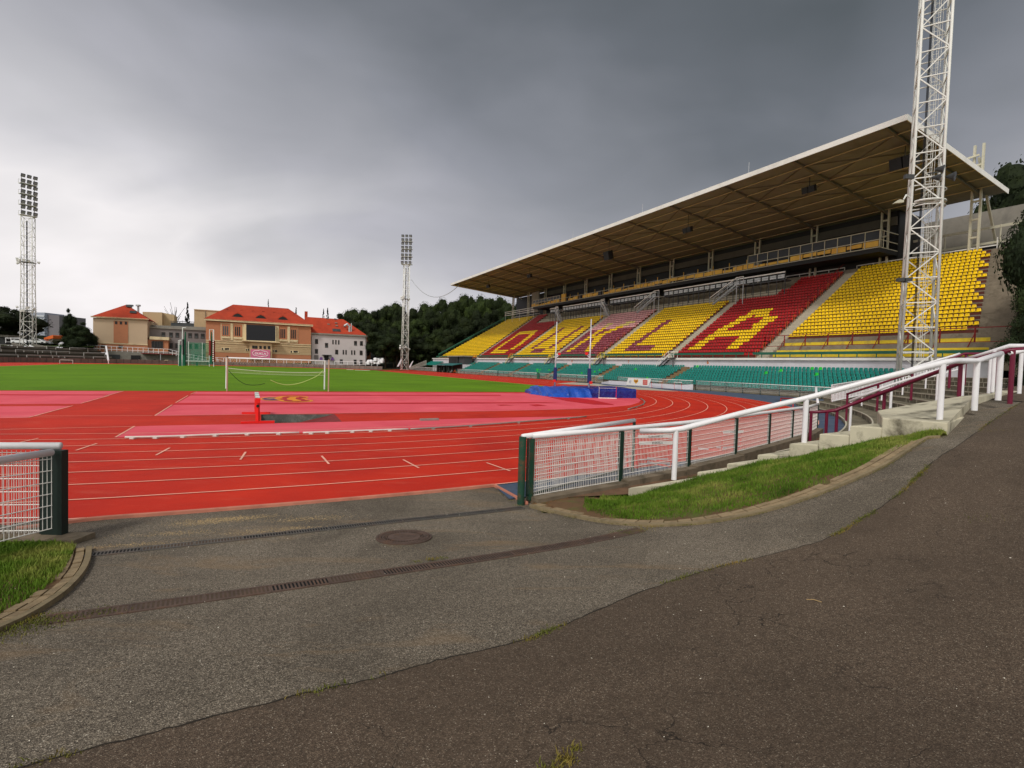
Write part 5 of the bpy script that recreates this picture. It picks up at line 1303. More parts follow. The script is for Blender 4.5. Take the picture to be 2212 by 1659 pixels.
# bare gritty corner between curb and grass: leaves and paper scraps
m_leaf = mat('dry_leaf', (122, 82, 44), .9, .25, 8); g = MB()
for _ in range(900):
    i = r_.randint(0, 22); f = r_.uniform(.15, .98); p = K1[i].lerp(K2[i], f); a = r_.uniform(0, 6.28); s = r_.uniform(.008, .02); z = K1[i].z * (1 - f) + K2[i].z * f + .01
    d = Vector((math.cos(a), math.sin(a), r_.uniform(-.3, .3))) * s; e = Vector((-math.sin(a), math.cos(a), r_.uniform(-.3, .3))) * s * .5; q = Vector((p.x + r_.normal(0, .03), p.y, z)); g.add([q - d, q + e, q + d, q - e], [(0, 1, 2, 3)])
o = g.build('leaf_litter', m_leaf, org=(0, 0, 0)); tag(o, 'brown leaf litter in the bare corner behind the fat green post', 'litter', None, 'stuff')
g = MB(); c = hit(1224, 1068)
for k in range(3):
    q = [c + Vector((r_.normal(0, .035) , r_.normal(0, .03), .04 + r_.uniform(0, .05))) for _ in range(4)]; g.prism(q, (0, 0, .004))
tag(g.build('paper_scrap', m_wt), 'crumpled white paper scrap at the foot of the concrete curb', 'litter')
# grit on the asphalt
m_grit = mat('pale_grit', (226, 220, 206), .8, .15, 30); g = MB(); 
for _ in range(650):
    x = r_.uniform(-4.5, 7); y = 1.3 + 7 * r_.rand() ** 1.4; 
    if abs(x) > y * 1.1: continue
    s = r_.uniform(.0012, .0034) * (1 + .12 * y); z = zg(x, y) + .004; q = Vector((x, y, z)); v = [q + Vector((r_.normal(0, s), r_.normal(0, s), 0)) for _ in range(3)]; g.add(v + [q + Vector((0, 0, s))], [(0, 1, 3), (1, 2, 3), (2, 0, 3), (0, 2, 1)])
o = g.build('grit', m_grit, org=(0, 0, 0)); tag(o, 'pale grit and tiny stones scattered over the asphalt', 'grit', None, 'stuff')
m_sandg = mat('spilled_sand', (176, 152, 112), .95, .15, 20); g = MB()
for (px, py, n, sx, sy) in ((480, 1122, 1100, .28, .10), (420, 1130, 300, .2, .08), (540, 1116, 250, .22, .08), (385, 1150, 400, .35, .08), (560, 1148, 250, .3, .07), (660, 1120, 500, .3, .09), (630, 1140, 300, .3, .06), (300, 1175, 300, .3, .06)):
    c = hit(px, py)
    for _ in range(n):
        x = c.x + r_.normal(0, sx); y = c.y + r_.normal(0, sy) + (x - c.x) * .25; s = r_.uniform(.003, .009); z = zg(x, y) - .009; q = Vector((x, y, z)); a_ = r_.uniform(0, 6.28); v = [q + Vector((s * math.cos(a_ + k * 2.1), s * math.sin(a_ + k * 2.1), 0)) for k in range(3)]; g.add(v + [q + Vector((0, 0, s * .5))], [(0, 1, 3), (1, 2, 3), (2, 0, 3)])
o = g.build('spilled_sand', m_sandg, org=(0, 0, 0)); tag(o, 'pale spilled sand strewn between the track and the farther drain', 'sand', None, 'stuff')
m_twig = mat('twig', (176, 150, 106), .9, .1, 9); g = MB(); a = hit(1742, 1297); b = hit(1775, 1303); g.path([a + Vector((0, 0, .006)), (a + b) / 2 + Vector((.0, .01, .012)), b + Vector((0, 0, .006))], .003, 5)
tag(g.build('twig', m_twig), 'thin dry twig lying on the brown asphalt', 'twig')
# ================================================================ ATHLETICS GEAR
m_redp = mat('signal_red', (216, 24, 18), .4, .08, 3); m_blackp = mat('black_plastic', (16, 16, 18), .4)
k2 = crop(850, 1380, 500)
# steeplechase barrier
lA = gp(*k2(690, 1208), .0); lB = gp(*k2(668, 1052), .0); ax = (lB - lA); bl = ax.length; ax.normalize(); fx = (gp(*k2(980, 1208)) - gp(*k2(400, 1220))).normalized()
t = thing('steeplechase_barrier', 'red steeplechase barrier with white striped top beam standing before the water jump', 'barrier', tuple(lA))
for p, e0, e1 in ((lA, k2(398, 1218), k2(983, 1206)), (lB, k2(420, 1052), k2(910, 1052))):
    a, b = gp(*e0), gp(*e1); g = MB(); g.bar(Vector((a.x, a.y, .05)), Vector((b.x, b.y, .05)), .09, .09); g.build('foot', m_redp, t)
    g = MB(); g.bar(p + Vector((0, 0, .06)), p + Vector((0, 0, .84)), .11, .11); g.build('upright', m_redp, t)
H_ = .90; g = MB(); A0 = lA - ax * .12; B0 = lB + ax * .12; g.bar(A0 + Vector((0, 0, H_)), B0 + Vector((0, 0, H_)), .15, .14, 0); ln = (B0 - A0).length
for f in (.08, .3, .38, .62, .70, .92): q = A0 + (B0 - A0) * f; g.bar(q + Vector((0, 0, H_ + .003)) - ax * .05, q + Vector((0, 0, H_ + .003)) + ax * .05, .156, .14, 1)
g.obox(A0 - fx * .085 - ax * .02 + Vector((0, 0, H_ - .12)), fx * .17, ax * .02, (0, 0, .19), 2)
g.build('beam', [m_white, m_gr2 if 'm_gr2' in globals() else mat('stripe_grey', (70, 84, 78), .6), m_redp], t)
g = MB(); g.tube(lA - ax * .07 + Vector((0, 0, .66)), lA - ax * .13 + Vector((0, 0, .66)), .055, 14); g.build('adjuster_knob', m_blackp, t)
# goal -------------------------------------------------------------
PL, PR = gp(488.7, 839.5), gp(703.2, 841.3); vv = (PR - PL); vv.z = 0; vv.normalize(); uu = Vector((-vv.y, vv.x, 0))
PR = PL + vv * 7.32; t = thing('football_goal', 'white football goal with sagging net facing away across the pitch', 'goal', tuple(PL))
for p in (PL, PR): post('upright', t, p, 2.44, .06, m_wt, 12)
g = MB(); g.tube(PL + Vector((0, 0, 2.44)), PR + Vector((0, 0, 2.44)), .06, 12); g.build('crossbar', m_wt, t, smooth=True)
g = MB()
for p in (PL, PR): g.path([p + Vector((0, 0, 2.44)), p - uu * .9 + Vector((0, 0, 2.42))], .03, 8)
g.path([PL - uu * .9 + Vector((0, 0, 2.42)), PR - uu * .9 + Vector((0, 0, 2.42))], .02, 6); g.build('net_supports', m_wt, t)
m_net = mat('net_cord', (206, 212, 190), .7, .1, 4); m_netg = mat('green_cord', (150, 168, 110), .7, .1, 4)
def hang(f, zL, zR, sag): return zL + (zR - zL) * f - sag * 4 * f * (1 - f)
g = MB(); A = PL - uu * .9; B = PR - uu * .9; N = 56; M = 8
top = lambda f: hang(f, 1.66, 1.5, .16); bot = lambda f: hang(f, 1.34, 1.22, .08)
for i in range(N + 1):
    for sgn in (1, -1):
        pts = []
        for j in range(M + 1):
            f = i / N + sgn * j / N * 1.0
            if 0 <= f <= 1: pts.append(A + (B - A) * f + Vector((0, 0, top(f) + (bot(f) - top(f)) * j / M)))
        g.path(pts, .0035, 3, cap=False)
g.build('net', m_netg, t)
g = MB()
for fn, r in ((top, .022), (bot, .008)): g.path([A + (B - A) * f + Vector((0, 0, fn(f))) for f in np.linspace(0, 1, 20)], r, 5)
for i in range(40):
    f = i / 39; f2 = min(1, f + .04); g.path([A + (B - A) * f + Vector((0, 0, 2.42)), A + (B - A) * f2 + Vector((0, 0, 2.1 - .1 * math.sin(f * 9)))], .004, 3, cap=False); g.path([A + (B - A) * f + Vector((0, 0, 2.42)), A + (B - A) * max(0, f - .04) + Vector((0, 0, 2.1 - .1 * math.sin(f * 9)))], .004, 3, cap=False)
g.build('net_cords', m_net, t)
# ropes and the two ball stop poles
t0, t1 = gp(*k2(163, 657)), gp(*k2(1915, 664)); m_tan = mat('tan_pole', (170, 150, 130), .5, .1, 2)
for p, h, lb in ((t0, 2.5, 'tan ball stop pole in front of the left goalpost'), (t1, 2.55, 'tan ball stop pole right of the goal')):
    t = thing('net_pole', lb, 'pole', tuple(p)); post('pole', t, p, h, .055, m_tan, 10); g = MB(); g.tube(p + Vector((0, 0, h)), p + Vector((0, 0, h + .08)), .06, 10); g.build('cap', m_blackp, t)
def rope(pts, r, mt, label): g = MB(); g.path(dens(pts, 6), r, 5); tag(g.build('rope', mt, smooth=True), label, 'rope')
D0 = t0.y + .3
rope([dp(*k2(190, 300), 36.5), dp(*k2(330, 440), 36.8), dp(*k2(450, 520), 37), dp(*k2(560, 548), 37.2), dp(*k2(700, 546), 37.4), dp(*k2(820, 520), 37.6)], .02, mat('dark_green_rope', (24, 50, 22), .8), 'dark green rope sagging from the left goalpost')
rope([dp(*k2(915, 462), 38.5), dp(*k2(1040, 515), 39), dp(*k2(1200, 545), 39.5), dp(*k2(1400, 520), 40), dp(*k2(1620, 440), 40.8), dp(*k2(1750, 370), 41.3), dp(*k2(1815, 300), 41.8)], .025, mat('pale_green_rope', (186, 206, 130), .8), 'pale green rope sagging from the right goalpost')
# pole vault mat under a blue tarpaulin -----------------------------
km = crop(2000, 1280, 600)
def tarpm(name, a, b):
    m = bpy.data.materials.new(name); t = NT(m); c = t.ramp(t.noise(1.2, 5), [(.3, a), (.7, b)]); t.color(c); t.set('Roughness', .33); t.b.inputs['Specular IOR Level'].default_value = .5
    nz = t.math('ADD', t.noise(1.4, 4, .55, dist=1.5), t.math('MULTIPLY', t.noise(5, 3, .5, dist=1), .35)); t.bump(nz, 1.0, .16); return m
m_tarp = tarpm('blue_tarpaulin', rgb(22, 66, 160), rgb(34, 88, 188)); m_tarp2 = tarpm('navy_mat_cover', rgb(16, 30, 112), rgb(24, 44, 140))
FL = gp(*km(1155, 1012)); FR = gp(*km(1785, 1016)); LL = gp(*km(242, 948)); BR = gp(*km(1785, 1016)) 
q = lambda x, y, z=0: gp(*km(x, y), z)
t = thing('vault_mat', 'big pole vault landing mat covered with a crumpled blue tarpaulin', 'landing mat', tuple((FL + FR) / 2))
bk_ = (uu * .55 + vv * .35).normalized(); back = Vector((-.25, 1, 0)).normalized() * 6.2
# main block
Am, Bm = FL, FR; hM = dp(*km(1155, 885), FL.y).z; hR = dp(*km(1780, 885), FR.y).z
r2 = np.random.RandomState(8)
def wrinkle(x, y): return .05 * math.sin(x * 2.1 + 1.3 * math.sin(y * 1.7)) + .035 * math.sin(y * 3.3 + x * 1.1) + .03 * math.sin(x * 5 + y * 4)
g = MB(); nu, nv = 34, 22; vs = []
for j in range(nv + 1):
    for i in range(nu + 1):
        f = i / nu; s = j / nv
        base = Am.lerp(Bm, f)
        if s < .22:    # front skirt
            k = s / .22; p = base + back.normalized() * (-.02 + .06 * math.sin(f * 40) * (1 - k) * .5); z = (hM * (1 - f) + hR * f) * k
        else:
            k = (s - .22) / .78; p = base + back * k; z = (hM * (1 - f) + hR * f) + .04 * math.sin(PI * k) + wrinkle(p.x, p.y) * .35
            if k > .9: z *= (1 - (k - .9) / .1)
        if f > .985: pass
        vs.append((p.x, p.y, max(0, z)))
g.add(vs, [(j * (nu + 1) + i, j * (nu + 1) + i + 1, (j + 1) * (nu + 1) + i + 1, (j + 1) * (nu + 1) + i) for j in range(nv) for i in range(nu)])
e1 = [vs[j * (nu + 1) + nu] for j in range(nv + 1)]; g.add(e1 + [(p[0], p[1], 0) for p in e1], [(j, j + nv + 1, j + nv + 2, j + 1) for j in range(nv)][::1])
e1 = [vs[j * (nu + 1)] for j in range(nv + 1)]; g.add(e1 + [(p[0], p[1], 0) for p in e1], [(j, j + 1, j + nv + 2, j + nv + 1) for j in range(nv)])
g.build('mat_block', m_tarp2, t, smooth=True)
# crumpled front ramp part, left
Fp = [(242, 948), (290, 962), (380, 970), (440, 984), (520, 992), (600, 1002), (700, 1004), (770, 1010), (860, 1008), (960, 1010), (1060, 1010), (1152, 1012)]
Tp = [(242, 944), (290, 905), (380, 880), (450, 850), (520, 830), (600, 824), (700, 826), (800, 834), (900, 838), (980, 842), (1060, 858), (1152, 884)]
g = MB(); vs = []; FF = [q(*p) for p in Fp]; nu = 60; nv = 16; FR_ = resamp(FF, nu + 1)
def topz(f):
    hs = [0.02, .22, .42, .60, .78, .92, 1.0, 1.0, 1.0, 1.0, 1.0, .95]; x = f * 11; i = min(10, int(x)); return hs[i] + (hs[i + 1] - hs[i]) * (x - i)
for j in range(nv + 1):
    for i in range(nu + 1):
        f = i / nu; s = j / nv; p = FR_[i] + Vector((-.2, 1, 0)) * (s * 5.6 * (.25 + .75 * min(1, f * 2.2))); hh_ = topz(f) * .74
        prof_ = min(1, (s / (.34 if f < .75 else .12))) ** .75 * (1 - max(0, (s - .85) / .15) ** 2)
        z = hh_ * prof_ + (wrinkle(p.x * .7, p.y * .8) * .55 + .028 * math.sin(f * 31 + s * 6) + .018 * math.sin(f * 53 - s * 9)) * min(1, s * 4) * min(1, f * 5)
        vs.append((p.x + .06 * math.sin(f * 70) * (s < .1), p.y + .1 * math.sin(f * 47) * (s < .1), max(.01, z)))
g.add(vs, [(j * (nu + 1) + i, j * (nu + 1) + i + 1, (j + 1) * (nu + 1) + i + 1, (j + 1) * (nu + 1) + i) for j in range(nv) for i in range(nu)])
g.build('tarpaulin', m_tarp, t, smooth=True)
# standards
m_steelw = mat('pale_steel', (196, 198, 204), .35, .06, 3, metal=.25); m_navy = mat('navy_pad', (20, 34, 92), .5, .1, 3)
for (bx, by, tx, ty, side, D, lb) in ((1107, 880, 1137, -125, -1, 45.2, 'right silver pole vault standard with blue pad rising from the mat'), (617, 815, 655, -85, 1, 47.5, 'left silver pole vault standard with blue pad behind the mat')):
    b = dp(*km(bx, by), D); tt = dp(*km(tx, ty), D); t = thing('vault_standard', lb, 'pole vault standard', (b.x, b.y, 0))
    g = MB(); g.tube((b.x, b.y, 0), (b.x, b.y, tt.z), .075, 12, .05); g.build('pole', m_steelw, t, smooth=True)
    zc = dp(*km(bx, 390), D).z; g = MB(); g.path([(b.x, b.y, zc - .3), (b.x + side * .25, b.y, zc - .05)], .05, 8); g.path([(b.x, b.y, zc - .05), (b.x + side * .3, b.y, zc + .05)], .04, 8); g.build('arm', m_steelw, t)
    g = MB(); g.box(b.x + side * .32 - .12, b.x + side * .32 + .12, b.y - .1, b.y + .1, zc - .02, zc + .2); o = g.build('peg_cap', m_redp, t)
    zl = dp(*km(bx, 765 if side > 0 else 790), D).z; g = MB(); g.box(b.x - .16, b.x + .16, b.y - .16, b.y + .16, zl, zl + 1.25); o = g.build('pad', m_navy, t); bv = o.modifiers.new('b', 'BEVEL'); bv.width = .05
    g = MB(); g.box(b.x - .1 + side * -.1, b.x + .16 - side * .1, b.y - .2, b.y - .1, zl - .12, zl + .12); g.build('clamp', m_redp, t)
# hurdles -----------------------------------------------------------
def hurdle(c, ax, fw_, label, w_=1.2, h=.84, txt=None, base=.7, tip=0.0, up_down=False, mt=None, group=None, bcol=None):
    """c centre of the uprights on the ground, ax along the board, fw_ direction of the feet"""
    c = Vector(c); ax = Vector(ax).normalized(); fw_ = Vector(fw_).normalized(); U_ = Vector((0, 0, 1)); t = thing('hurdle', label, 'hurdle', tuple(c), group)
    mt = mt or m_redp
    def T(a, f, z):
        if up_down: z = h - z; 
        return c + ax * a + fw_ * (f + z * tip) + U_ * z
    for e in (-1, 1):
        g = MB(); g.bar(T(e * w_ / 2 * .93, 0, .03), T(e * w_ / 2 * .93, 0, h - .03), .035); g.build('upright', mt if e > 0 else m_steelw if up_down else mt, t)
        g = MB(); g.bar(T(e * w_ / 2 * .93, 0, .025), T(e * w_ / 2 * .93, base, .025), .04, .04, 0); g.bar(T(e * w_ / 2 * .93, base * .55, .026), T(e * w_ / 2 * .93, base, .026), .046, .046, 1); g.build('foot', [mt, m_steelw], t)
    g = MB(); g.bar(T(-w_ / 2 * .93, 0, .12), T(w_ / 2 * .93, 0, .12), .03); g.build('crossbar', m_steelw, t)
    g = MB(); a0 = T(-w_ / 2, -.03, h - .08); g.obox(a0, ax * w_, fw_ * -.02, U_ * (.08 if not up_down else -.08), 0)
    if txt: add_text(g, txt, .065, T(0, -.056, h - .04), ax if ax.x > 0 else -ax, (0, 0, 1), 1, .002, .001)
    g.build('board', [bcol or m_white, m_dsteel], t); return t
kh = crop(1900, 1400, 1100)
b1 = gp(*kh(1195, 905)); b2 = gp(*kh(1425, 878)); dxx = Vector((1, .42, 0)).normalized(); toward = Vector((-.9, .35, 0))
c_ = Vector((2.62, 11.85, 0))
def board_h(px0, py0, D0, px1, py1, D1, zb_, txt, label, footdir, boards):
    a = dp(px0, py0, D0); b = dp(px1, py1, D1); c = (a + b) / 2; h = c.z; c.z = 0; return hurdle(c, (b - a).x and Vector((b.x - a.x, b.y - a.y, 0)), footdir, label, (b - a).length, h + .04, txt, group='hurdles parked behind the mesh fence')
hB = board_h(*kh(1180, 615), 13.2, *kh(1445, 607), 13.5, 0, 'KLUBU DUKLA', 'white boarded hurdle behind the fence, farther of the pair seen left of the white post', (-.55, .8, 0), 1)
hA = board_h(*kh(1190, 668), 12.6, *kh(1462, 655), 12.9, 0, 'SK DUKLA', 'white boarded hurdle behind the fence, nearer of the pair seen left of the white post', (-.6, .75, 0), 1)
hC = board_h(*kh(1850, 580), 15.8, *kh(2005, 572), 16.2, 0, 'ATLETIKA', 'white boarded hurdle behind the third fence panel', (-.9, .5, 0), 1)
# upside down hurdle leaning on the mat, hurdles by the low wall and on the far blue strip
hl = dp(*km(1375, 992), FL.y - .25); hurdle((hl.x, hl.y, 0), (1, .05, 0), (0, 1, 0), 'upturned hurdle leaning against the front of the vault mat', 1.55, .98, None, .3, .0, True)
for s_, lb in ((50.6, 'red and white hurdle standing by the right end of the low white wall'), (54.6, 'red and white hurdle standing in front of the low white wall, nearer the banner')):
    hurdle(WS(s_, 52.5, 0), U2.tolist() + [0], TD, lb, 2.2 if s_ > 53 else 1.4, 1.0, None, .4)
hq = dp(2982 * 0 + (2300 + 2012 * .3843) / 1.8083, (1440 + 375 * .3843) / 1.8083, 33)
hurdle((hq.x, hq.y, 0), (1, .2, 0), (.3, 1, 0), 'small dark red stack of hurdles on the blue strip beyond the bend', 1.0, .95, None, .5, bcol=m_dkred)
g = MB(); 
for k, (z, w_) in enumerate(((.10, 1.9), (.03, 2.2))): g.obox((hq.x - w_ / 2 + .2, hq.y - .9, z), (w_, 0, 0), (0, .25, 0), (0, 0, .06))
tag(g.build('hurdle_parts', m_dkred), 'dark red bars lying on the blue strip before the stacked hurdles', 'bars')
# ================================================================ FLOODLIGHT MASTS
m_mast = mat('mast_white', (222, 222, 218), .5, .06, 1, dirt=(160, 156, 134), dirts=.8, dirta=.12); m_cable = mat('black_cable', (22, 22, 26), .6); m_lampb = mat('lamp_body', (52, 50, 58), .5); 
m_lens = mat('lamp_glass', (150, 152, 158), .15, .1, 3)
def mast(base, wb, wt_, H, label, rot=ANG, legs=.06, bay=2.2, lights=True, plats=(), ladder=True, rowsz=None, hw=2.6):
    t = thing('floodlight_mast', label, 'floodlight mast', tuple(base)); ca, sa = math.cos(rot), math.sin(rot); zb_ = base[2]
    def c(i, z):
        w_ = wb + (wt_ - wb) * min(1, max(0, z) / (H * .5)); x = (-1, 1, 1, -1)[i] * w_ / 2; y = (-1, -1, 1, 1)[i] * w_ / 2
        return Vector((base[0] + x * ca - y * sa, base[1] + x * sa + y * ca, zb_ + z))
    for i in range(4): g = MB(); g.path([c(i, 0), c(i, H * .5), c(i, H)], legs, 8); g.build('leg', m_mast, t, smooth=True)
    n = int(H / bay)
    for i in range(4):
        g = MB()
        for k in range(n):
            z0, z1 = H * k / n, H * (k + 1) / n; j = (i + 1) % 4
            g.bar(c(i, z0), c(j, z0), legs * .8); a, b = (c(i, z0), c(j, z1)) if k % 2 else (c(j, z0), c(i, z1)); g.bar(a, b, legs * .8)
        g.bar(c(i, H), c((i + 1) % 4, H), legs); g.build('lattice', m_mast, t)
    cx = Vector((base[0], base[1], zb_)); ex = Vector((ca, sa, 0)); ey = Vector((-sa, ca, 0))
    if ladder:
        g = MB(); lp = cx + ex * wt_ * .12 + ey * wt_ * .25
        for e in (-.2, .2): g.bar(lp + ex * e + Vector((0, 0, .5)), lp + ex * e + Vector((0, 0, H)), .04)
        for z in np.arange(.6, H, .4 if base[1] < 60 else .8): g.bar(lp - ex * .2 + Vector((0, 0, z)), lp + ex * .2 + Vector((0, 0, z)), .03)
        g.build('ladder', m_mast, t); g = MB()
        if base[1] < 60:
            for z in np.arange(2.5, H, 1.0):
                pts = [lp + ex * (.36 * math.sin(a)) - ey * (.36 - .36 * math.cos(a) + .0) - ey * .0 + Vector((0, 0, z)) for a in np.linspace(-2.4, 2.4, 9)]; g.path(pts, .015, 4, cap=False)
            for e in (-.33, 0, .33): g.bar(lp + ex * e - ey * (.5 if e == 0 else .36) + Vector((0, 0, 2.5)), lp + ex * e - ey * (.5 if e == 0 else .36) + Vector((0, 0, H)), .025)
            g.build('ladder_cage', m_mast, t)
        g = MB()
        for e in (0, .06, .12): g.bar(cx - ex * (wt_ * .08 + e) + ey * .1 + Vector((0, 0, .6)), cx - ex * (wt_ * .08 + e) + ey * .1 + Vector((0, 0, H - 1)), .035 if base[1] < 60 else .12)
        g.build('cables', m_cable, t)
    for z in plats:
        g = MB(); w2 = wt_ * .62; q = [cx + ex * x * w2 + ey * y * w2 + Vector((0, 0, z)) for x, y in ((-1, -1), (1, -1), (1, 1), (-1, 1))]; g.prism(q, (0, 0, .12))
        for a in range(4):
            for h in (.55, 1.05): g.bar(q[a] + Vector((0, 0, h)), q[(a + 1) % 4] + Vector((0, 0, h)), .05)
        g.build('platform', m_galv, t)
        for k in range(8):
            a = rs.uniform(0, 2 * PI); p = cx + Vector((math.cos(a) * w2 * 1.3, math.sin(a) * w2 * 1.3, z + rs.uniform(-.3, 1.1))); g = MB(); g.tube(p, p + Vector((math.cos(a) * .5, math.sin(a) * .5, -.15)), .22, 8, .34); g.build('antenna_dish', m_mast, t)
    if lights:
        toC = W(51, 0) - Vector((base[0], base[1], 0)); toC.z = 0; toC.normalize(); rg_ = toC.cross(Vector((0, 0, 1))).normalized()
        for k in range(4):
            z = H + .3 + k * 2.75; g = MB(); g.obox(cx - rg_ * hw - toC * .7 + Vector((0, 0, z)), rg_ * hw * 2, toC * 1.6, (0, 0, .15))
            for e in (-hw, hw): g.bar(cx + rg_ * e - toC * .7 + Vector((0, 0, z)), cx + rg_ * e - toC * .7 + Vector((0, 0, z + 1.2)), .06)
            g.bar(cx - rg_ * hw - toC * .7 + Vector((0, 0, z + 1.2)), cx + rg_ * hw - toC * .7 + Vector((0, 0, z + 1.2)), .06); g.build('platform', m_mast, t)
            for kk in range(2):
                for e in (-hw * .73, 0, hw * .73):
                    p = cx + rg_ * e + toC * .8 + Vector((0, 0, z + .75 + kk * 1.35)); dn = (toC + Vector((0, 0, -.55))).normalized(); up_ = rg_.cross(dn).normalized()
                    if up_.z < 0: up_ = -up_
                    g = MB(); g.obox(p - rg_ * hw * .24 - up_ * .42, rg_ * hw * .48, up_ * .84, dn * .45); lb = g.build('lamp', m_lampb, t)
                    g = MB(); g.obox(p - rg_ * hw * .2 - up_ * .32 + dn * .455, rg_ * hw * .4, up_ * .64, dn * .03); g.build('lens', m_lens, lb)
        g = MB()
        for e in (-1.3, 1.3): g.bar(cx + rg_ * e + Vector((0, 0, H)), cx + rg_ * e + Vector((0, 0, H + 11)), .14)
        g.build('head_frame', m_mast, t)
    return c
MT2 = WS(186, 54, 0); c2 = mast(tuple(MT2), 2.3, 1.8, 38.3, 'middle white lattice floodlight mast against the dark wood', plats=(8, 26), legs=.12, bay=2.6, hw=1.95)
_q = dp(61, 745, 138); M1 = (_q.x, 138, 3.0); mast(M1, 2.7, 2.3, 35.3, 'left white lattice floodlight mast above the terraces, with dish antennas halfway', plats=(10.5, 23.3), legs=.1, bay=2.4, hw=1.7)
_b = dp(1977, 792, 46.4); MN = (_b.x, 46.4, .4); cN = mast(MN, 2.45, 2.05, 46.0, 'nearest white lattice floodlight mast standing in front of the yellow seats', rot=-rad(31), legs=.11, bay=2.15, lights=False, plats=())
# fittings of the near mast: hoop platforms, horns, street lamp
t = thing('horn_speakers', 'cluster of dark horn loudspeakers on the right leg of the nearest mast', 'loudspeaker', tuple(dp(2030, 378, 45.5)))
for x, y, s in ((2020, 366, .5), (2044, 382, .6), (2012, 384, .45)):
    p = dp(x, y, 45.2); g = MB(); g.tube(p, p + Vector((.4, -.45, -.1)), .10, 12, .34 * s / .5); g.build('horn', m_dsteel, t)
g = MB(); g.bar(dp(2005, 375, 45.6), dp(2040, 370, 45.6), .1); g.build('bracket', m_dsteel, t)
t = thing('horn_speakers', 'single dark horn loudspeaker on the left leg of the nearest mast', 'loudspeaker', tuple(dp(1962, 382, 45.2)))
p = dp(1962, 382, 45.2); g = MB(); g.obox(p - Vector((.35, .2, .2)), (.75, 0, 0), (0, .3, 0), (0, 0, .36)); g.build('horn', m_dsteel, t)
t = thing('work_lamp', 'pale arm lamp sticking out left from the nearest mast', 'lamp', tuple(dp(1940, 435, 45.5)))
a = dp(1967, 428, 45.6); b = dp(1944, 436, 45.2); g = MB(); g.path([a, a + Vector((-.4, 0, .25)), b + Vector((.3, 0, .2))], .05, 6); g.build('arm', m_mast, t); g = MB(); g.prism([b + Vector(v) for v in ((-.45, 0, -.12), (.35, 0, -.02), (.35, 0, .18), (0, 0, .22))], (0, .35, 0)); g.build('head', m_cream, t)
t = thing('work_lamp', 'small dark floodlight pair low on the left leg of the nearest mast', 'lamp', tuple(dp(1953, 608, 45.5)))
p = dp(1953, 606, 45.0); g = MB(); g.obox(p - Vector((.65, .2, .12)), (.55, 0, .05), (0, .3, 0), (0, 0, .3)); g.obox(p - Vector((.0, .2, .12)), (.6, 0, .08), (0, .3, 0), (0, 0, .32)); g.build('head', m_dsteel, t); g = MB(); g.bar(p + Vector((-.5, 0, -.1)), p + Vector((.6, .3, -.1)), .06); g.build('bracket', m_dsteel, t)
t = thing('mast_platform', 'curved white hoop platform inside the nearest mast below the horns', 'platform', tuple(dp(1985, 430, 46)))
cx = Vector((MN[0], MN[1], 0))
for y in (412, 437, 447):
    z = dp(1985, y, 46).z; g = MB(); pts = [cx + Vector((1.25 * math.cos(a), 1.0 * math.sin(a) - .5, z)) for a in np.linspace(-PI, 0, 14)]; g.path(pts, .05 if y != 437 else .09, 6); g.build('hoop', m_mast, t)
z = dp(1985, 437, 46).z; g = MB(); g.prism([cx + Vector((x, y, z - .05)) for x, y in ((-1.2, -.5), (1.2, -.5), (.9, -1.3), (-.9, -1.3))], (0, 0, .06)); g.build('deck', m_galv, t)
# sagging cable from the middle mast to the roof
p0 = dp((1550 + 207 * .27125) / 1.8083, (900 + 705 * .27125) / 1.8083, MT2.y - 1.5); p1 = WS(155, 62.5, roofz(155, 62.5) - .2); pts = []
for i in range(15):
    f = i / 14; p = p0.lerp(p1, f); p.z -= 5.2 * 4 * f * (1 - f) * (1.0) - .0; pts.append(p)
g = MB(); g.path(pts, .10, 5); tag(g.build('sagging_cable', m_galv, smooth=True), 'sagging grey cable between the middle mast and the far roof corner', 'cable')
# ================================================================ TREES
def leafmat(name, a, b, c_, s=.25):
    m = bpy.data.materials.new(name); t = NT(m); oi = t.n.new('ShaderNodeObjectInfo')
    c = t.ramp(t.noise(s, 5, .7), [(.3, a), (.5, b), (.72, c_)]); c = t.mix(.5, c, t.ramp(t.noise(1.9, 4, .7), [(.32, (.26, .26, .26, 1)), (.7, (.7, .7, .64, 1))]), 'OVERLAY')
    hs = t.n.new('ShaderNodeHueSaturation'); t.l.new(c, hs.inputs['Color']); mr = t.n.new('ShaderNodeMapRange'); t.l.new(oi.outputs['Random'], mr.inputs[0]); mr.inputs[3].default_value = .72; mr.inputs[4].default_value = 1.3; t.l.new(mr.outputs[0], hs.inputs['Value'])
    t.color(hs.outputs[0]); t.set('Roughness', .75); t.b.inputs['Specular IOR Level'].default_value = .15; return m
m_lf = leafmat('leaves_dark', rgb(18, 25, 13), rgb(28, 37, 18), rgb(42, 51, 24)); m_lf2 = leafmat('leaves_mid', rgb(24, 33, 14), rgb(37, 49, 21), rgb(58, 70, 29)); m_con = leafmat('conifer_needles', rgb(14, 20, 16), rgb(20, 27, 22), rgb(27, 34, 26))
m_near = leafmat('leaves_near_dark', rgb(20, 28, 16), rgb(31, 42, 23), rgb(48, 62, 32), .6)
m_bark = mat('bark', (60, 50, 40), .95, .25, 1)
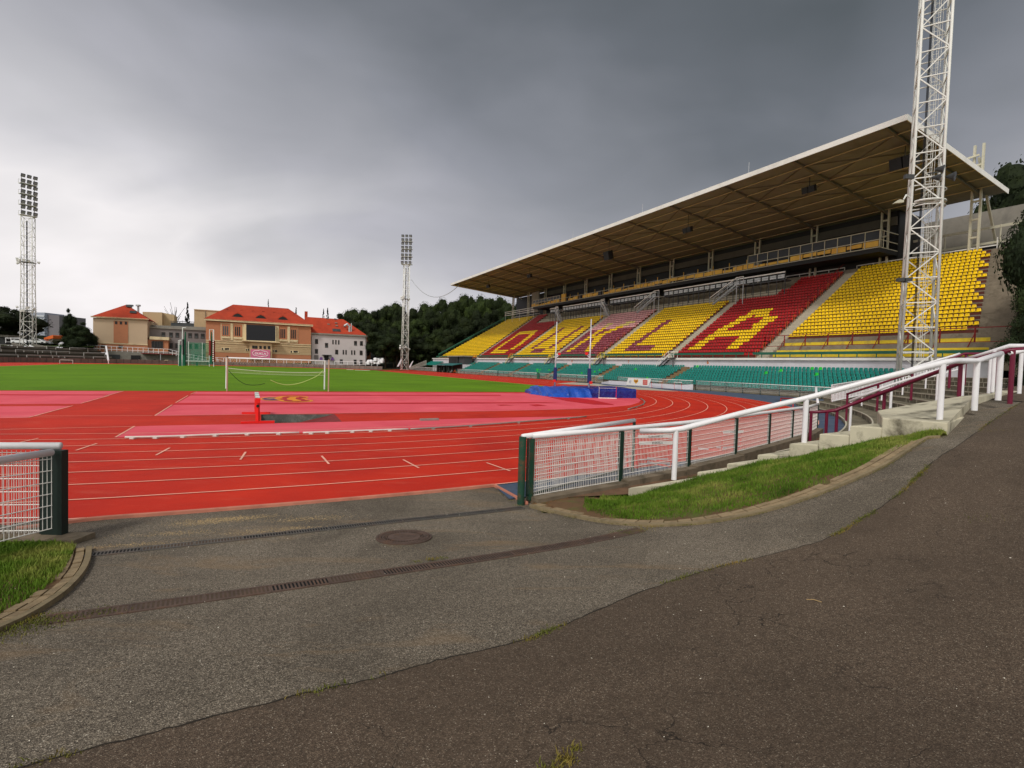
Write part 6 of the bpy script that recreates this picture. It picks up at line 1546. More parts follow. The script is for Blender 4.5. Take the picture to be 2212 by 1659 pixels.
def crown_mesh(seed, kind, leaf, n):
    r = np.random.RandomState(seed); cl = []
    if kind == 'round':
        for _ in range(26): 
            d = r.normal(size=3); d /= np.linalg.norm(d); k = r.uniform(.35, .85); cl.append((d[0] * .36 * k / .7, d[1] * .36 * k / .7, .60 + d[2] * .36 * k, r.uniform(.11, .2)))
    elif kind == 'cone':
        for i in range(110):
            z = .12 + .86 * (i / 110); R = ((1 - z) * .36 + .005) * r.uniform(.35, 1.0); a = r.uniform(0, 6.28); cl.append((R * math.cos(a), R * math.sin(a), z - R * .25, .018 + .055 * (1 - z)))
    else:
        for i in range(30):
            a = r.uniform(0, 6.28); z = r.uniform(.12, .90); R = r.uniform(0, .36) * (1 - abs(z - .45) * 1.3); cl.append((R * math.cos(a), R * math.sin(a), z, r.uniform(.08, .17) * (1.25 - .6 * z)))
    V = []; Fs = []; w_ = np.array([c[3] ** 2 for c in cl]); w_ /= w_.sum(); ids = r.choice(len(cl), n, p=w_)
    for q, i in enumerate(ids):
        c = cl[i]; d = r.normal(size=3); d /= np.linalg.norm(d); rad_ = c[3] * r.uniform(.55, 1.05); p = np.array(c[:3]) + d * rad_ * np.array([1, 1, .8])
        nrm = d + r.normal(size=3) * .6; nrm /= np.linalg.norm(nrm); t1 = np.cross(nrm, [0, 0, 1.0]) + 1e-3; t1 /= np.linalg.norm(t1); t2 = np.cross(nrm, t1); s = leaf * r.uniform(.6, 1.3); th = r.uniform(0, 6.28); a1 = t1 * math.cos(th) + t2 * math.sin(th); a2 = -t1 * math.sin(th) + t2 * math.cos(th)
        V += [tuple(p - a1 * s), tuple(p + a2 * s * .6), tuple(p + a1 * s), tuple(p - a2 * s * .6)]; Fs.append((4 * q, 4 * q + 1, 4 * q + 2, 4 * q + 3))
    # cores keep the sky out of the middle of each clump
    b = len(V)
    for c in cl:
        k = len(V)
        for j in range(6):
            for i in range(8):
                a = 2 * PI * i / 8; ph = -PI / 2 + PI * (j + .5) / 6; rr = c[3] * .72 * (1 + .2 * r.normal() * .5); V.append((c[0] + rr * math.cos(ph) * math.cos(a), c[1] + rr * math.cos(ph) * math.sin(a), c[2] + rr * math.sin(ph) * .85))
        for j in range(5):
            for i in range(8): Fs.append((k + j * 8 + i, k + j * 8 + (i + 1) % 8, k + (j + 1) * 8 + (i + 1) % 8, k + (j + 1) * 8 + i))
    me = bpy.data.meshes.new('crown'); me.from_pydata(V, [], Fs); me.update(); return me, cl
TR = {}
def proto(key, seed, kind, leaf, n, mt):
    me, cl = crown_mesh(seed, kind, leaf, n); me.materials.append(mt); g = MB(); g.path([(0, 0, -.1), (.01, 0, .3), (0, .01, .55 if kind != 'cone' else .95)], .022 if kind != 'cone' else .014, 7, r2=.006)
    for c in cl[:9]:
        z = min(.5, max(.15, c[2] - .2)); g.path([(0, 0, z), (c[0] * .5, c[1] * .5, (z + c[2]) / 2), (c[0], c[1], c[2])], .009, 5, r2=.003)
    tm = bpy.data.meshes.new('trunk'); tm.from_pydata([tuple(v) for v in g.v], [], g.f); tm.materials.append(m_bark); tm.update(); TR[key] = (me, tm)
proto('A', 1, 'round', .012, 10000, m_lf); proto('B', 2, 'round', .012, 10000, m_lf2); proto('C', 3, 'tall', .012, 10000, m_lf); proto('D', 4, 'tall', .012, 10000, m_lf2); proto('P', 5, 'cone', .016, 4200, m_con); proto('N', 6, 'tall', .0085, 34000, m_near); proto('S', 7, 'cone', .014, 5000, m_con)
def tree(key, p, h, wd_, label, group=None, rz=None, name='tree'):
    t = bpy.data.objects.new(name, None); C.objects.link(t); t.location = p; t.rotation_euler = (0, 0, rs.uniform(0, 6.28) if rz is None else rz); t.scale = (wd_ / .75, wd_ / .75, h); tag(t, label, 'tree', group)
    for nm, me in (('crown', TR[key][0]), ('trunk', TR[key][1])): o = bpy.data.objects.new(nm, me); C.objects.link(o); o.parent = t
# wooded hillside behind the far corner and the stand
m_hill = mat('hill_floor', (30, 34, 20), .95, .3, .1)
g = MB(); HL = []
hp = [(700, 196, 2), (800, 196, 3), (900, 190, 4), (1000, 186, 6), (1100, 180, 9), (1250, 170, 14)]
prevL = 0
top_ = dens([Vector((0, 0, 0))] + [], 1) if False else None
A = [gp(1, 1)] if False else None
rowF = []; rowB = []
for x, D, z in hp:
    a = dp(x, 790, D); rowF.append(Vector((a.x, a.y, -.05))); b = dp(x, 700, D + 90); rowB.append(Vector((b.x, b.y, z + 9)))
g.loft(rowF, rowB, 6); tag(g.build('wooded_hill', m_hill, org=(0, 0, 0)), kind='structure')
skyl = [(760, 668), (790, 662), (825, 657), (860, 655), (900, 659), (940, 652), (975, 640), (1005, 628), (1040, 633), (1080, 640), (1115, 645), (1150, 640)]
def skyy(x):
    for (a, ya), (b, yb) in zip(skyl[:-1], skyl[1:]):
        if a <= x <= b: return ya + (yb - ya) * (x - a) / (b - a)
    return 665
kd = ['dark broad tree with a dense crown on the wooded slope behind the middle mast', 'mid green broad tree on the wooded slope behind the middle mast', 'dark upright tree on the wooded slope behind the middle mast', 'mid green upright tree on the wooded slope behind the middle mast']
rt_ = np.random.RandomState(21)
for row, (D, dy, st_) in enumerate(((199, 62, 24), (212, 34, 22), (230, 12, 20), (247, 2, 22))):
    x = (832, 752, 748, 752)[row]
    while x < 1165:
        Dx = D - max(0, (x - 950)) * .03 + rt_.uniform(-4, 4); ty = skyy(x) + dy * rt_.uniform(.7, 1.1) + rt_.uniform(-3, 7); b = dp(x, 790, Dx); zb_ = max(0, (Dx - 186) * .12) * .9; tt = dp(x, ty, Dx).z
        k = rt_.randint(4); tree('ABCD'[k], (b.x, Dx, zb_), max(8, tt - zb_) * 1.03, rt_.uniform(9.5, 13.5), kd[k], 'trees of the wood behind the middle mast'); x += st_ * rt_.uniform(.75, 1.2)
for x, D in ((850, 197), (893, 198), (925, 197), (945, 198), (832, 197)):
    b = dp(x, 790, D); tree('BD'[int(x) % 2], (b.x, D, 0), rt_.uniform(9, 15), rt_.uniform(7, 9), 'bushy green tree at the foot of the wooded slope behind the far rails', 'young trees at the foot of the wood')
# near dark trees at the right edge
for x, D, h, w_, key, lb in ((2275, 46, 23.5, 6.6, 'N', 'tall dark tree at the right edge whose crown hides the end of the roof'), (2330, 40, 25, 8.5, 'N', 'tallest dark tree beyond the right edge'), (2285, 58, 27, 11, 'N', 'dark tree behind the end of the yellow seats'),
                        (2275, 30, 10, 4.4, 'N', 'low dark bushy tree reaching over the end of the terrace'), (2245, 25, 5.5, 3.4, 'N', 'dark shrub behind the plum handrail at the right edge'), (2252, 50, 12, 6.2, 'N', 'dark tree against the end wall of the grandstand')):
    b = dp(x, 820, D); tree(key, (b.x, D, 1.5), h, w_, lb)
for x, D, yt, w_, key, lb in ((2172, 98, 385, 15, 'C', 'dark tree rising beyond the end of the roof, nearer the twin masts'), (2222, 92, 318, 17, 'A', 'big dark tree rising beyond the end of the roof at the right edge'), (2150, 112, 405, 13, 'A', 'dark tree crown low behind the rear right corner of the roof')):
    b = dp(x, 820, D); tt = dp(x, yt, D).z; tree(key, (b.x, D, 6), tt - 6, w_, lb)
# left side trees
for x, D, h, w_, key, lb in ((-25, 150, 15, 19, 'A', 'dark round tree cut by the left edge'), (30, 165, 15.5, 15, 'C', 'dark tree just left of the left mast'), (150, 146, 13.5, 5.0, 'N', 'ragged black conifer leaning over the terrace, left of the tan hall'), (172, 144, 9.5, 8.0, 'N', 'broad black conifer against the tan hall'), (190, 152, 8, 6, 'N', 'black conifer touching the corner of the tan hall'), (108, 155, 5, 9, 'C', 'low dark tree below the grey tower block'), (85, 165, 6, 8, 'A', 'low dark tree behind the left mast')):
    b = dp(x, 760, D); tree(key, (b.x, D, 2.5), h, w_, lb)
for x, yt, D, w_, key, lb in ((404, 650, 215, 6, 'S', 'thin dark spruce rising behind the grey link building'), (578, 643, 240, 4, 'S', 'spruce tip showing above the orange hall roof ridge'), (638, 661, 230, 5, 'S', 'small spruce tip right of the orange hall ridge'), (697, 664, 230, 5, 'S', 'left of two spruce tips above the pale house roof'), (706, 662, 232, 6, 'S', 'right of two spruce tips above the pale house roof'), (376, 655, 210, 9, 'S2', 'bare thin branched tree behind the grey link building')):
    b = dp(x, 770, D); tt = dp(x, yt, D).z
    if key == 'S2':
        t = thing('bare_tree', lb, 'tree', (b.x, D, 0)); g = MB(); g.path([(b.x, D, 0), (b.x, D, tt * .7)], .3, 6, r2=.12)
        for k in range(46): a = rt_.uniform(0, 6.28); L = rt_.uniform(1, 5); z = rt_.uniform(.55, .8) * tt; g.path([(b.x, D, z - 2), (b.x + math.cos(a) * L, D + math.sin(a), z + rt_.uniform(0, .22) * tt)], .07, 3, cap=False)
        g.build('trunk', m_bark, t)
    else: tree(key, (b.x, D, 0), tt, w_, lb, name='spruce')
# ================================================================ BUILDINGS (all face the pitch, parallel to the goal line)
m_org = mat('orange_render', (176, 118, 86), .85, .07, .12, dirt=(140, 96, 74), dirts=.2, dirta=.3); m_beige = mat('beige_render', (188, 166, 130), .85, .07, .12, dirt=(150, 124, 92), dirts=.15, dirta=.4); m_tile = mat('red_roof_tiles', (168, 58, 32), .85, .16, .35, dirt=(128, 44, 30), dirts=.12, dirta=.6)
m_greyr = mat('grey_render', (118, 112, 112), .85, .08, .15); m_lilac = mat('pale_lilac_render', (196, 188, 190), .85, .05, .15, dirt=(160, 152, 150), dirts=.2, dirta=.3); m_trim = mat('cream_trim', (212, 196, 160), .8, .08, .3, dirt=(140, 126, 100), dirts=.4, dirta=.5); m_tan = mat('tan_render', (190, 168, 142), .85, .06, .12); m_screen = mat('dark_screen', (16, 18, 30), .35)
m_frame = mat('window_frame', (60, 48, 44), .6)
e4 = crop(0, 1100, 800); e5 = crop(750, 1100, 800)
def bpt(px, s): t_, z_ = onS(px[0], px[1], s); return W(s, t_, z_)
def fq(g, fn, L, s, th=.3, mi=0, out=.0):       # polygon traced on a facade plane, given thickness towards the pitch
    P_ = [bpt(fn(*p), s) for p in L]; P_ = [p + (W(s - out, 0) - W(s, 0)) for p in P_]; g.prism(P_, W(s + th, 0) - W(s, 0), mi)
def rect(x0, y0, x1, y1, sl=.055): return [(x0, y0), (x1, y0 + (x1 - x0) * sl), (x1, y1 + (x1 - x0) * sl), (x0, y1)]
def hiproof(parent, eL, eR, rL, rR, s, depth, name='roof', over=.8, mt=None):
    a, b = bpt(eL, s), bpt(eR, s); sm = s + depth / 2; c, d = bpt(rL, sm), bpt(rR, sm); z = (a.z + b.z) / 2; a.z = b.z = z; zr_ = (c.z + d.z) / 2; c.z = d.z = zr_; dv = W(depth, 0) - W(0, 0)
    g = MB(); g.add([a, b, b + dv, a + dv, d, c], [(0, 1, 4, 5), (1, 2, 4), (2, 3, 5, 4), (3, 0, 5), (0, 3, 2, 1)]); return g.build(name, mt or m_tile, parent), a, b, z
def window(parent, fn, x0, y0, x1, y1, s, sl=.055, mull=0, lite=False, out=.06, frame=None, curtain=False):
    fr = thing_part_frame = MB(); fq(fr, fn, rect(x0, y0, x1, y1, sl), s, .05, 0, out); w_ = fr.build('window', frame or m_frame, parent); ix = max(1.5, (x1 - x0) * .14); iy = max(1.5, (y1 - y0) * .08)
    g = MB()
    if mull == 0: fq(g, fn, rect(x0 + ix, y0 + iy, x1 - ix, y1 - iy, sl), s, .02, 0, out + .03)
    else:
        for k in range(mull + 1):
            a = x0 + ix + (x1 - x0 - 2 * ix) * k / (mull + 1); b = x0 + ix + (x1 - x0 - 2 * ix) * (k + 1) / (mull + 1) - ix * .6; fq(g, fn, rect(a, y0 + iy + (a - x0) * sl, b, y1 - iy + (a - x0) * sl, sl), s, .02, 0, out + .03)
    if curtain: g2 = MB(); fq(g2, fn, rect(x0 + ix, y1 - (y1 - y0) * .38, x1 - ix, y1 - iy, sl), s, .02, 0, out + .055); g2.build('pane', m_glass2, w_)
    g.build('pane', m_glass2 if lite else m_glass, w_); return w_
SB = 150.0
# --- orange hall
t = thing('orange_hall', 'orange and cream rendered hall with red hipped roof, eyebrow dormers and a big dark screen', 'building', tuple(bpt(e5(700, 860), SB)))
g = MB(); fq(g, e5, [(150, 425), (1285, 488), (1285, 880), (150, 880)], SB, 22); g.build('wall', m_org, t)
g = MB(); fq(g, e5, [(150, 632), (1285, 684), (1285, 795), (150, 757)], SB, .2, 0, .08); g.build('cream_band', m_beige, t)
g = MB()
for k in range(1, 6): y = 650 + k * 19; fq(g, e5, [(150, y), (1285, y + 52 - k * 3), (1285, y + 54 - k * 3), (150, y + 3)], SB, .05, 0, .10)
g.build('plaster_grooves', mat('groove_shadow', (140, 112, 84), .9), t)
for a, b, c, d in (((150, 628), (1285, 680), (1285, 688), (150, 636)), ((130, 398), (1305, 466), (1305, 486), (130, 418)), ((150, 655), (1285, 706), (1285, 711), (150, 660))):
    g = MB(); fq(g, e5, [a, b, c, d], SB, .5 if a[0] == 130 else .1, 0, .7 if a[0] == 130 else .25); g.build('cornice', m_trim, t)
rf_, a_, b_, z_ = hiproof(t, e5(128, 400), e5(1306, 468), e5(444, 250), e5(1040, 288), SB - .8, 23.5)
g = MB(); fq(g, e5, [(310, 448), (578, 462), (578, 650), (310, 628)], SB, .15, 0, .12); fq(g, e5, [(905, 482), (1145, 496), (1145, 668), (905, 655)], SB, .15, 0, .12); g.build('cream_bay', m_trim, t)
for x0, x1, y0 in ((322, 410, 458), (452, 540, 465), (943, 1024, 490), (1060, 1138, 496)):
    g = MB(); fq(g, e5, rect(x0 - 4, y0 - 6, x1 + 4, y0 + 130), SB, .05, 0, .16); g.build('window_surround', m_org, t)
    window(t, e5, x0, y0 + 12, x1, y0 + 128, SB, mull=2, out=.22, frame=m_org, lite=x0 in (322,)); g = MB(); fq(g, e5, rect(x0, y0 + 134, x1 - 2, y0 + 152), SB, .5, 0, .6); g.build('window_box', m_trim, t)
for x in (418, 560, 915, 1035): g = MB(); fq(g, e5, rect(x, 452 + (x - 418) * .057, x + 22, 632 + (x - 418) * .045), SB, .3, 0, .4); g.build('pilaster', m_trim, t)
g = MB(); fq(g, e5, [(540, 634), (945, 654), (945, 664), (540, 644)], SB, 2.0, 0, 2.2); g.build('balcony_slab', m_trim, t)
g = MB(); fq(g, e5, [(620, 655), (862, 668), (862, 835), (620, 835)], SB, 1.0, 0, 1.2); g.build('porch', m_beige, t)
for i, x in enumerate((650, 680, 726, 772, 818)): window(t, e5, x, 690 + i * 1.5, x + 28, 722 + i * 1.5, SB - 1.25, out=.05)
for x, y in ((318, 712), (578, 722), (868, 735), (1060, 742)):
    g = MB(); w2 = 92 if x in (318, 1060) else 40; fq(g, e5, rect(x, y, x + w2, y + 28), SB, .1, 0, .2); g.build('window_sill_frame', m_trim, t)
    for k in range(3 if w2 > 50 else 2): window(t, e5, x + 4 + k * (w2 / (3 if w2 > 50 else 2)), y + 5, x + (20 if k != 1 else 34) + k * (w2 / (3 if w2 > 50 else 2)) - (4 if w2 < 50 else 0), y + 24, SB, out=.25)
def onroof(fn, x, y, frac, s0=SB - .8, depth=23.5): return bpt(fn(x, y), s0 + depth / 2 * frac)
for x, y in ((367, 306), (519, 318), (643, 326), (757, 333), (874, 341), (994, 350), (1100, 355)):
    p = onroof(e5, x, y, .62); g = MB(); g.obox(p + SDn * -.45 + Vector((0, 0, -.4)) - TD * 0, Vector((V2[0], V2[1], 0)) * .9, Vector((U2[0], U2[1], 0)) * 1.5, (0, 0, .9)); g.build('roof_vent', m_tile, rf_); g = MB(); q = p + SDn * -.3 + Vector((0, 0, -.3)); g.obox(q - Vector((U2[0], U2[1], 0)) * .02, Vector((V2[0], V2[1], 0)) * .6, Vector((U2[0], U2[1], 0)) * .02, (0, 0, .6)); g.build('roof_window', m_dark, rf_)
for x, y in ((494, 366), (744, 382), (982, 398)):
    p = onroof(e5, x, y, .22); g = MB(); Vv = Vector((V2[0], V2[1], 0)); Uu = Vector((U2[0], U2[1], 0)); g.prism([p - Vv * 2.3 - Vector((0, 0, .9)), p + Vv * 2.3 - Vector((0, 0, .9)), p + Vv * 1.0 + Vector((0, 0, .5)), p + Vector((0, 0, 1.1)), p - Vv * 1.0 + Vector((0, 0, .5))], Uu * 3); g.build('eyebrow_dormer', m_tile, rf_)
    g = MB(); g.prism([p - Vv * 1.9 - Uu * .03 - Vector((0, 0, .7)), p + Vv * 1.9 - Uu * .03 - Vector((0, 0, .7)), p + Vv * .9 - Uu * .03 + Vector((0, 0, .3)), p - Uu * .03 + Vector((0, 0, .7)), p - Vv * .9 - Uu * .03 + Vector((0, 0, .3))], Uu * .05); g.build('dormer_opening', m_dark, rf_)
t = thing('video_screen', 'large black electronic scoreboard mounted on the orange hall', 'scoreboard', tuple(bpt(e5(745, 640), SB - .8)))
g = MB(); fq(g, e5, [(586, 462), (902, 480), (902, 645), (586, 632)], SB - 1.2, .7, 0); g.build('display', m_screen, t); g = MB(); fq(g, e5, [(578, 460), (586, 460), (586, 634), (578, 634)], SB - 1.2, .9); fq(g, e5, [(902, 478), (910, 478), (910, 648), (902, 648)], SB - 1.2, .9); fq(g, e5, [(578, 632), (910, 645), (910, 650), (578, 637)], SB - 1.2, .9); g.build('frame', m_trim, t)
t = thing('club_banner', 'pink club banner reading DUKLA in a rounded outline on the orange hall porch', 'banner', tuple(bpt(e5(740, 825), SB - 1.5)))
m_pb = mat('pink_banner', (206, 110, 146), .7, .1, .3); m_pw = mat('banner_white', (236, 222, 228), .7)
g = MB(); sb = SB - 1.5; fq(g, e5, [(633, 730), (845, 740), (845, 830), (633, 822)], sb, .08); g.build('cloth', m_pb, t)
g = MB(); cc = bpt(e5(739, 779), sb - .04); Vv = Vector((V2[0], V2[1], 0)); kx = (bpt(e5(839, 784), sb) - bpt(e5(639, 775), sb)).length / 200.
pts = []
for cxo, cyo, rx, ry, a0, a1 in ((-52, 4, 32, 30, 75, 285), (0, -7, 30, 33, 235, 305), (52, 0, 32, 30, -105, 105), (0, 9, 30, 34, 55, 125)):
    for i in range(9): a = rad(a0 + (a1 - a0) * i / 8); pts.append(cc + Vv * ((cxo + rx * math.cos(a)) * kx) + Vector((0, 0, (cyo + ry * math.sin(a)) * kx)))
g.path(pts + [pts[0]], .11, 5); add_text(g, 'DUKLA', 2.7 * kx * 12, cc - Vector((U2[0], U2[1], 0)) * .02, Vv, (0, 0, 1), 0, .02, .03, 1.15); g.build('lettering', m_pw, t)
# --- pale lilac house
t = thing('pale_house', 'pale lilac three storey house with red hipped roof right of the orange hall', 'building', tuple(bpt(e5(1590, 880), SB + 2)))
s2 = SB + 2; g = MB(); fq(g, e5, [(1287, 568), (1885, 596), (1885, 900), (1287, 900)], s2, 14); g.build('wall', m_lilac, t)
rf2, *_ = hiproof(t, e5(1282, 553), e5(1897, 583), e5(1215, 385), e5(1635, 402), s2 - .6, 17); g = MB(); fq(g, e5, [(1284, 552), (1897, 580), (1897, 596), (1284, 568)], s2, .4, 0, .6); g.build('cornice', m_gwall, t)
g = MB(); fq(g, e5, [(1285, 575), (1291, 575), (1291, 900), (1285, 900)], s2, .2, 0, .3); g.build('downpipe', m_dsteel, t); g = MB(); fq(g, e5, [(1874, 598), (1880, 598), (1880, 900), (1874, 900)], s2, .2, 0, .3); g.build('downpipe', m_dsteel, t)
for x0, y0, x1, y1, c_ in ((1328, 620, 1362, 672, 0), (1436, 662, 1470, 713, 1), (1750, 640, 1782, 690, 1), (1814, 642, 1845, 692, 0), (1327, 727, 1361, 778, 0), (1546, 735, 1579, 786, 0), (1811, 744, 1843, 795, 0), (1596, 838, 1628, 885, 0), (1746, 842, 1777, 890, 0), (1810, 846, 1841, 890, 0)): window(t, e5, x0, y0, x1, y1, s2, curtain=bool(c_))
for x0, y0 in ((1515, 628), (1546, 630), (1577, 631), (1627, 738), (1656, 739), (1718, 741), (1748, 742)): window(t, e5, x0, y0, x0 + 15, y0 + 49, s2)
g = MB(); fq(g, e5, rect(1320, 793, 1365, 850, .03), s2, .1, 0, .1); g.build('garage_door', m_greyr, t); g = MB(); fq(g, e5, rect(1428, 793, 1474, 860, .03), s2, .1, 0, .12); g.build('door', m_dark, t); g = MB(); fq(g, e5, rect(1405, 789, 1503, 795, .03), s2, 1.4, 0, 1.4); g.build('canopy', m_dsteel, t)
for x, y in ((1450, 400), (1537, 406), (1463, 463), (1545, 450), (1552, 480), (1638, 484)): p = bpt(e5(x, y), s2 + (560 - y) / 160. * 8 - .7); g = MB(); g.obox(p, Vv * .8, Vector((U2[0], U2[1], 0)) * .8, (0, 0, .35)); g.build('roof_vent', m_gwall, rf2)
for x in (1432, 1522): p = bpt(e5(x, 540), s2 + .8); g = MB(); g.obox(p, Vv * 2.9, Vector((U2[0], U2[1], .75)) * 1.4, Vector((0, -.2, .12))); g.build('skylight', m_glass2, rf2)
p = bpt(e5(1700, 545), s2 + 1.3); g = MB(); g.path([p, p + Vector((0, 0, 2.0)), p + Vv * -.9 + Vector((0, 0, 2.9)), p + Vv * -1.9 + Vector((0, 0, 2.2))], .4, 8); g.tube(p + Vv * .7, p + Vv * .7 + Vector((0, 0, 3.4)), .22, 8); g.build('metal_duct', m_galv, rf2)
p = bpt(e5(1218, 378), s2 + 9); g = MB(); g.obox(p, Vv * 1.0, Vector((U2[0], U2[1], 0)) * .8, (0, 0, 2)); g.build('chimney', m_tile, rf2)
g = MB(); fq(g, e5, [(1886, 600), (1930, 606), (1930, 870), (1886, 870)], s2 + 8, 6); o = g.build('annex_wall', m_org, t); window(t, e5, 1888, 652, 1912, 702, s2 + 7.9); window(t, e5, 1888, 750, 1912, 800, s2 + 7.9)
for x in (1385, 1507): 
    c = bpt(e5(x + 10, 850), s2 - 1); z0 = c.z; g = MB(); Uu = Vector((U2[0], U2[1], 0)); q = c - Vv * .5 - Uu * .5; g.obox(q, Vv * 1.0, Uu * .8, (0, 0, .25)); g.obox(q + Vector((0, 0, .25)), Vv * .15, Uu * .8, (0, 0, .45)); g.obox(q + Vv * .85 + Vector((0, 0, .25)), Vv * .15, Uu * .8, (0, 0, .45)); g.obox(q + Uu * .65 + Vv * .15 + Vector((0, 0, .25)), Vv * .7, Uu * .15, (0, 0, .9))
    tag(g.build('garden_chair', mat('purple_plastic', (110, 70, 140), .5)), 'purple plastic chair %s the door of the pale house' % ('left of' if x < 1400 else 'right of'), 'chair')
# --- tan hall left
t = thing('tan_hall', 'tan gable hall with red hipped roof and three small windows at the left', 'building', tuple(bpt(e4(1300, 750), SB)))
g = MB(); fq(g, e4, [(1005, 388), (1592, 418), (1592, 760), (1005, 760)], SB, 14); g.build('wall', m_tan, t)
g = MB(); fq(g, e4, [(1228, 424), (1384, 430), (1384, 668), (1228, 660)], SB, .1, 0, .12); g.build('orange_panel', m_org, t)
g = MB(); fq(g, e4, [(1000, 660), (1595, 684), (1595, 765), (1000, 765)], SB, .2, 0, .15); g.build('orange_plinth', m_org, t); g = MB(); fq(g, e4, [(1000, 656), (1597, 680), (1597, 688), (1000, 664)], SB, .3, 0, .3); g.build('cornice', m_trim, t)
rf3, *_ = hiproof(t, e4(985, 374), e4(1606, 408), e4(1360, 250), e4(1368, 250), SB - .8, 15.5)
g = MB(); fq(g, e4, [(985, 372), (1610, 404), (1610, 416), (985, 386)], SB, .4, 0, .7); g.build('cornice', m_trim, t)
for x in (1243, 1294, 1348): window(t, e4, x, 428 + (x - 1243) * .04, x + 26, 460 + (x - 1243) * .04, SB, out=.16)
for x in (1092, 1280): window(t, e4, x, 680 + (x - 1092) * .04, x + 50, 712 + (x - 1092) * .04, SB, out=.2, curtain=True)
for x, y in ((1362, 274), (1404, 340)): p = bpt(e4(x, y), SB + (400 - y) / 150. * 7 - .9); g = MB(); g.obox(p, Vv * 1.6, Vector((U2[0], U2[1], .8)) * .9, Vector((0, -.2, .12))); g.build('skylight', m_glass2, rf3)
for x in (1415, 1493): p = bpt(e4(x, 290), SB + 9); g = MB(); g.tube(p - Vector((0, 0, 2)), p + Vector((0, 0, .7)), .3, 8); g.tube(p + Vector((0, 0, .7)), p + Vector((0, 0, 1.2)), .7, 8); g.build('roof_flue', m_galv, rf3)
# --- beige blocks and grey link
t = thing('beige_block', 'plain beige flat roofed block rising behind the grey link building, left one', 'building', tuple(bpt(e4(1700, 700), SB + 15)))
g = MB(); fq(g, e4, [(1540, 326), (1750, 332), (1750, 780), (1540, 780)], SB + 15, 14); g.build('wall', m_beige, t); g = MB(); fq(g, e4, [(1752, 334), (1882, 360), (1882, 780), (1752, 780)], SB + 20, 10); g.build('rear_wall', m_beige, t)
t = thing('beige_block', 'plain beige flat roofed block left of the orange hall roof', 'building', tuple(bpt(e5(120, 700), SB + 14)))
g = MB(); fq(g, e5, [(23, 300), (330, 320), (330, 840), (23, 820)], SB + 14, 12); g.build('wall', m_beige, t); g = MB(); fq(g, e5, [(21, 296), (332, 316), (332, 322), (21, 302)], SB + 14, .5, 0, .3); g.build('coping', m_trim, t); g = MB(); fq(g, e5, [(144, 322), (149, 322), (149, 400), (144, 400)], SB + 14, .1, 0, .3); g.build('downpipe', m_dsteel, t)
t = thing('link_building', 'grey two storey link building with a terrace roof between the tan and orange halls', 'building', tuple(bpt(e4(1950, 800), SB + 3)))
s3 = SB + 4; g = MB(); fq(g, e4, [(1600, 500), (2240, 522), (2240, 870), (1600, 870)], s3, 12); g.build('wall', m_greyr, t); g = MB(); fq(g, e4, [(1600, 488), (2240, 512), (2240, 530), (1600, 500)], s3, .4, 0, .4); g.build('parapet', m_gwall, t)
g = MB(); fq(g, e4, [(1600, 468), (2240, 492), (2240, 512), (1600, 488)], s3 + 2, .4, 0); g.build('parapet_wall', m_gwall, t)
for x in (1744, 1826, 1894, 2032, 2100, 2168):
    window(t, e4, x, 545 + (x - 1744) * .035, x + 42, 600 + (x - 1744) * .035, s3, curtain=True)
    if x > 1744: window(t, e4, x, 662 + (x - 1826) * .03, x + 42, 718 + (x - 1826) * .03, s3)
for x in (2100, 2168): window(t, e4, x, 785, x + 40, 820, s3)
g = MB()
for k in range(9): x = 1845 + k * 31; fq(g, e4, [(x, 425 + k), (x + 3, 425 + k), (x + 3, 485 + k), (x, 485 + k)], s3 + 4, .1)
fq(g, e4, [(1842, 424), (2096, 434), (2096, 440), (1842, 430)], s3 + 4, .15); g.build('roof_terrace_frame', m_dsteel, t); g = MB(); fq(g, e4, [(1846, 440), (2094, 450), (2094, 490), (1846, 480)], s3 + 4.4, .1); g.build('roof_terrace_glass', m_glass2, t)
t = thing('entrance_pavilion', 'small orange and cream entrance pavilion with dark glazed doors beside the tan hall', 'pavilion', tuple(bpt(e4(1710, 740), SB)))
s4 = SB + 1; g = MB(); fq(g, e4, [(1596, 625), (1818, 632), (1818, 770), (1596, 770)], s4, 4); g.build('wall', m_org, t); g = MB(); fq(g, e4, [(1618, 592), (1826, 602), (1826, 634), (1618, 624)], s4, 4.5, 0, .6); g.build('roof', m_trim, t); g = MB(); fq(g, e4, [(1638, 640), (1760, 645), (1760, 720), (1638, 715)], s4, .1, 0, .15); g.build('glazing', m_glass, t); g = MB()
for x in (1638, 1668, 1697, 1727, 1757): fq(g, e4, [(x, 640), (x + 4, 640), (x + 4, 720), (x, 718)], s4, .1, 0, .25)
g.build('door_frames', m_dsteel, t); g = MB(); fq(g, e4, [(1592, 420), (1660, 436), (1660, 770), (1592, 770)], SB + 6, 8); g.build('side_wing', m_tan, t)
# --- grey tower block far left
t = thing('tower_block', 'distant grey and pale blue panel tower block behind the left mast', 'building', tuple(dp(110, 740, 320)))
def bb(fn, L, D, th, mt, nm, parent):
    P_ = [dp(*fn(*p), D) for p in L]; g = MB(); g.prism(P_, (0, th, 0)); g.build(nm, mt, parent)
m_blueg = mat('panel_blue_grey', (150, 156, 170), .8, .08, .05); m_pale2 = mat('panel_pale', (196, 200, 208), .8, .06, .05); m_dg = mat('panel_dark_grey', (112, 108, 114), .8, .08, .05)
bb(e4, [(240, 330), (482, 334), (482, 640), (240, 640)], 320, 14, m_blueg, 'wall', t); bb(e4, [(482, 352), (640, 366), (640, 640), (482, 640)], 322, 20, m_dg, 'end_wall', t)
for k in range(5): bb(e4, [(385, 362 + k * 33), (474, 366 + k * 33), (474, 380 + k * 33), (385, 376 + k * 33)], 319.6, .3, m_pale2, 'balcony_band', t)
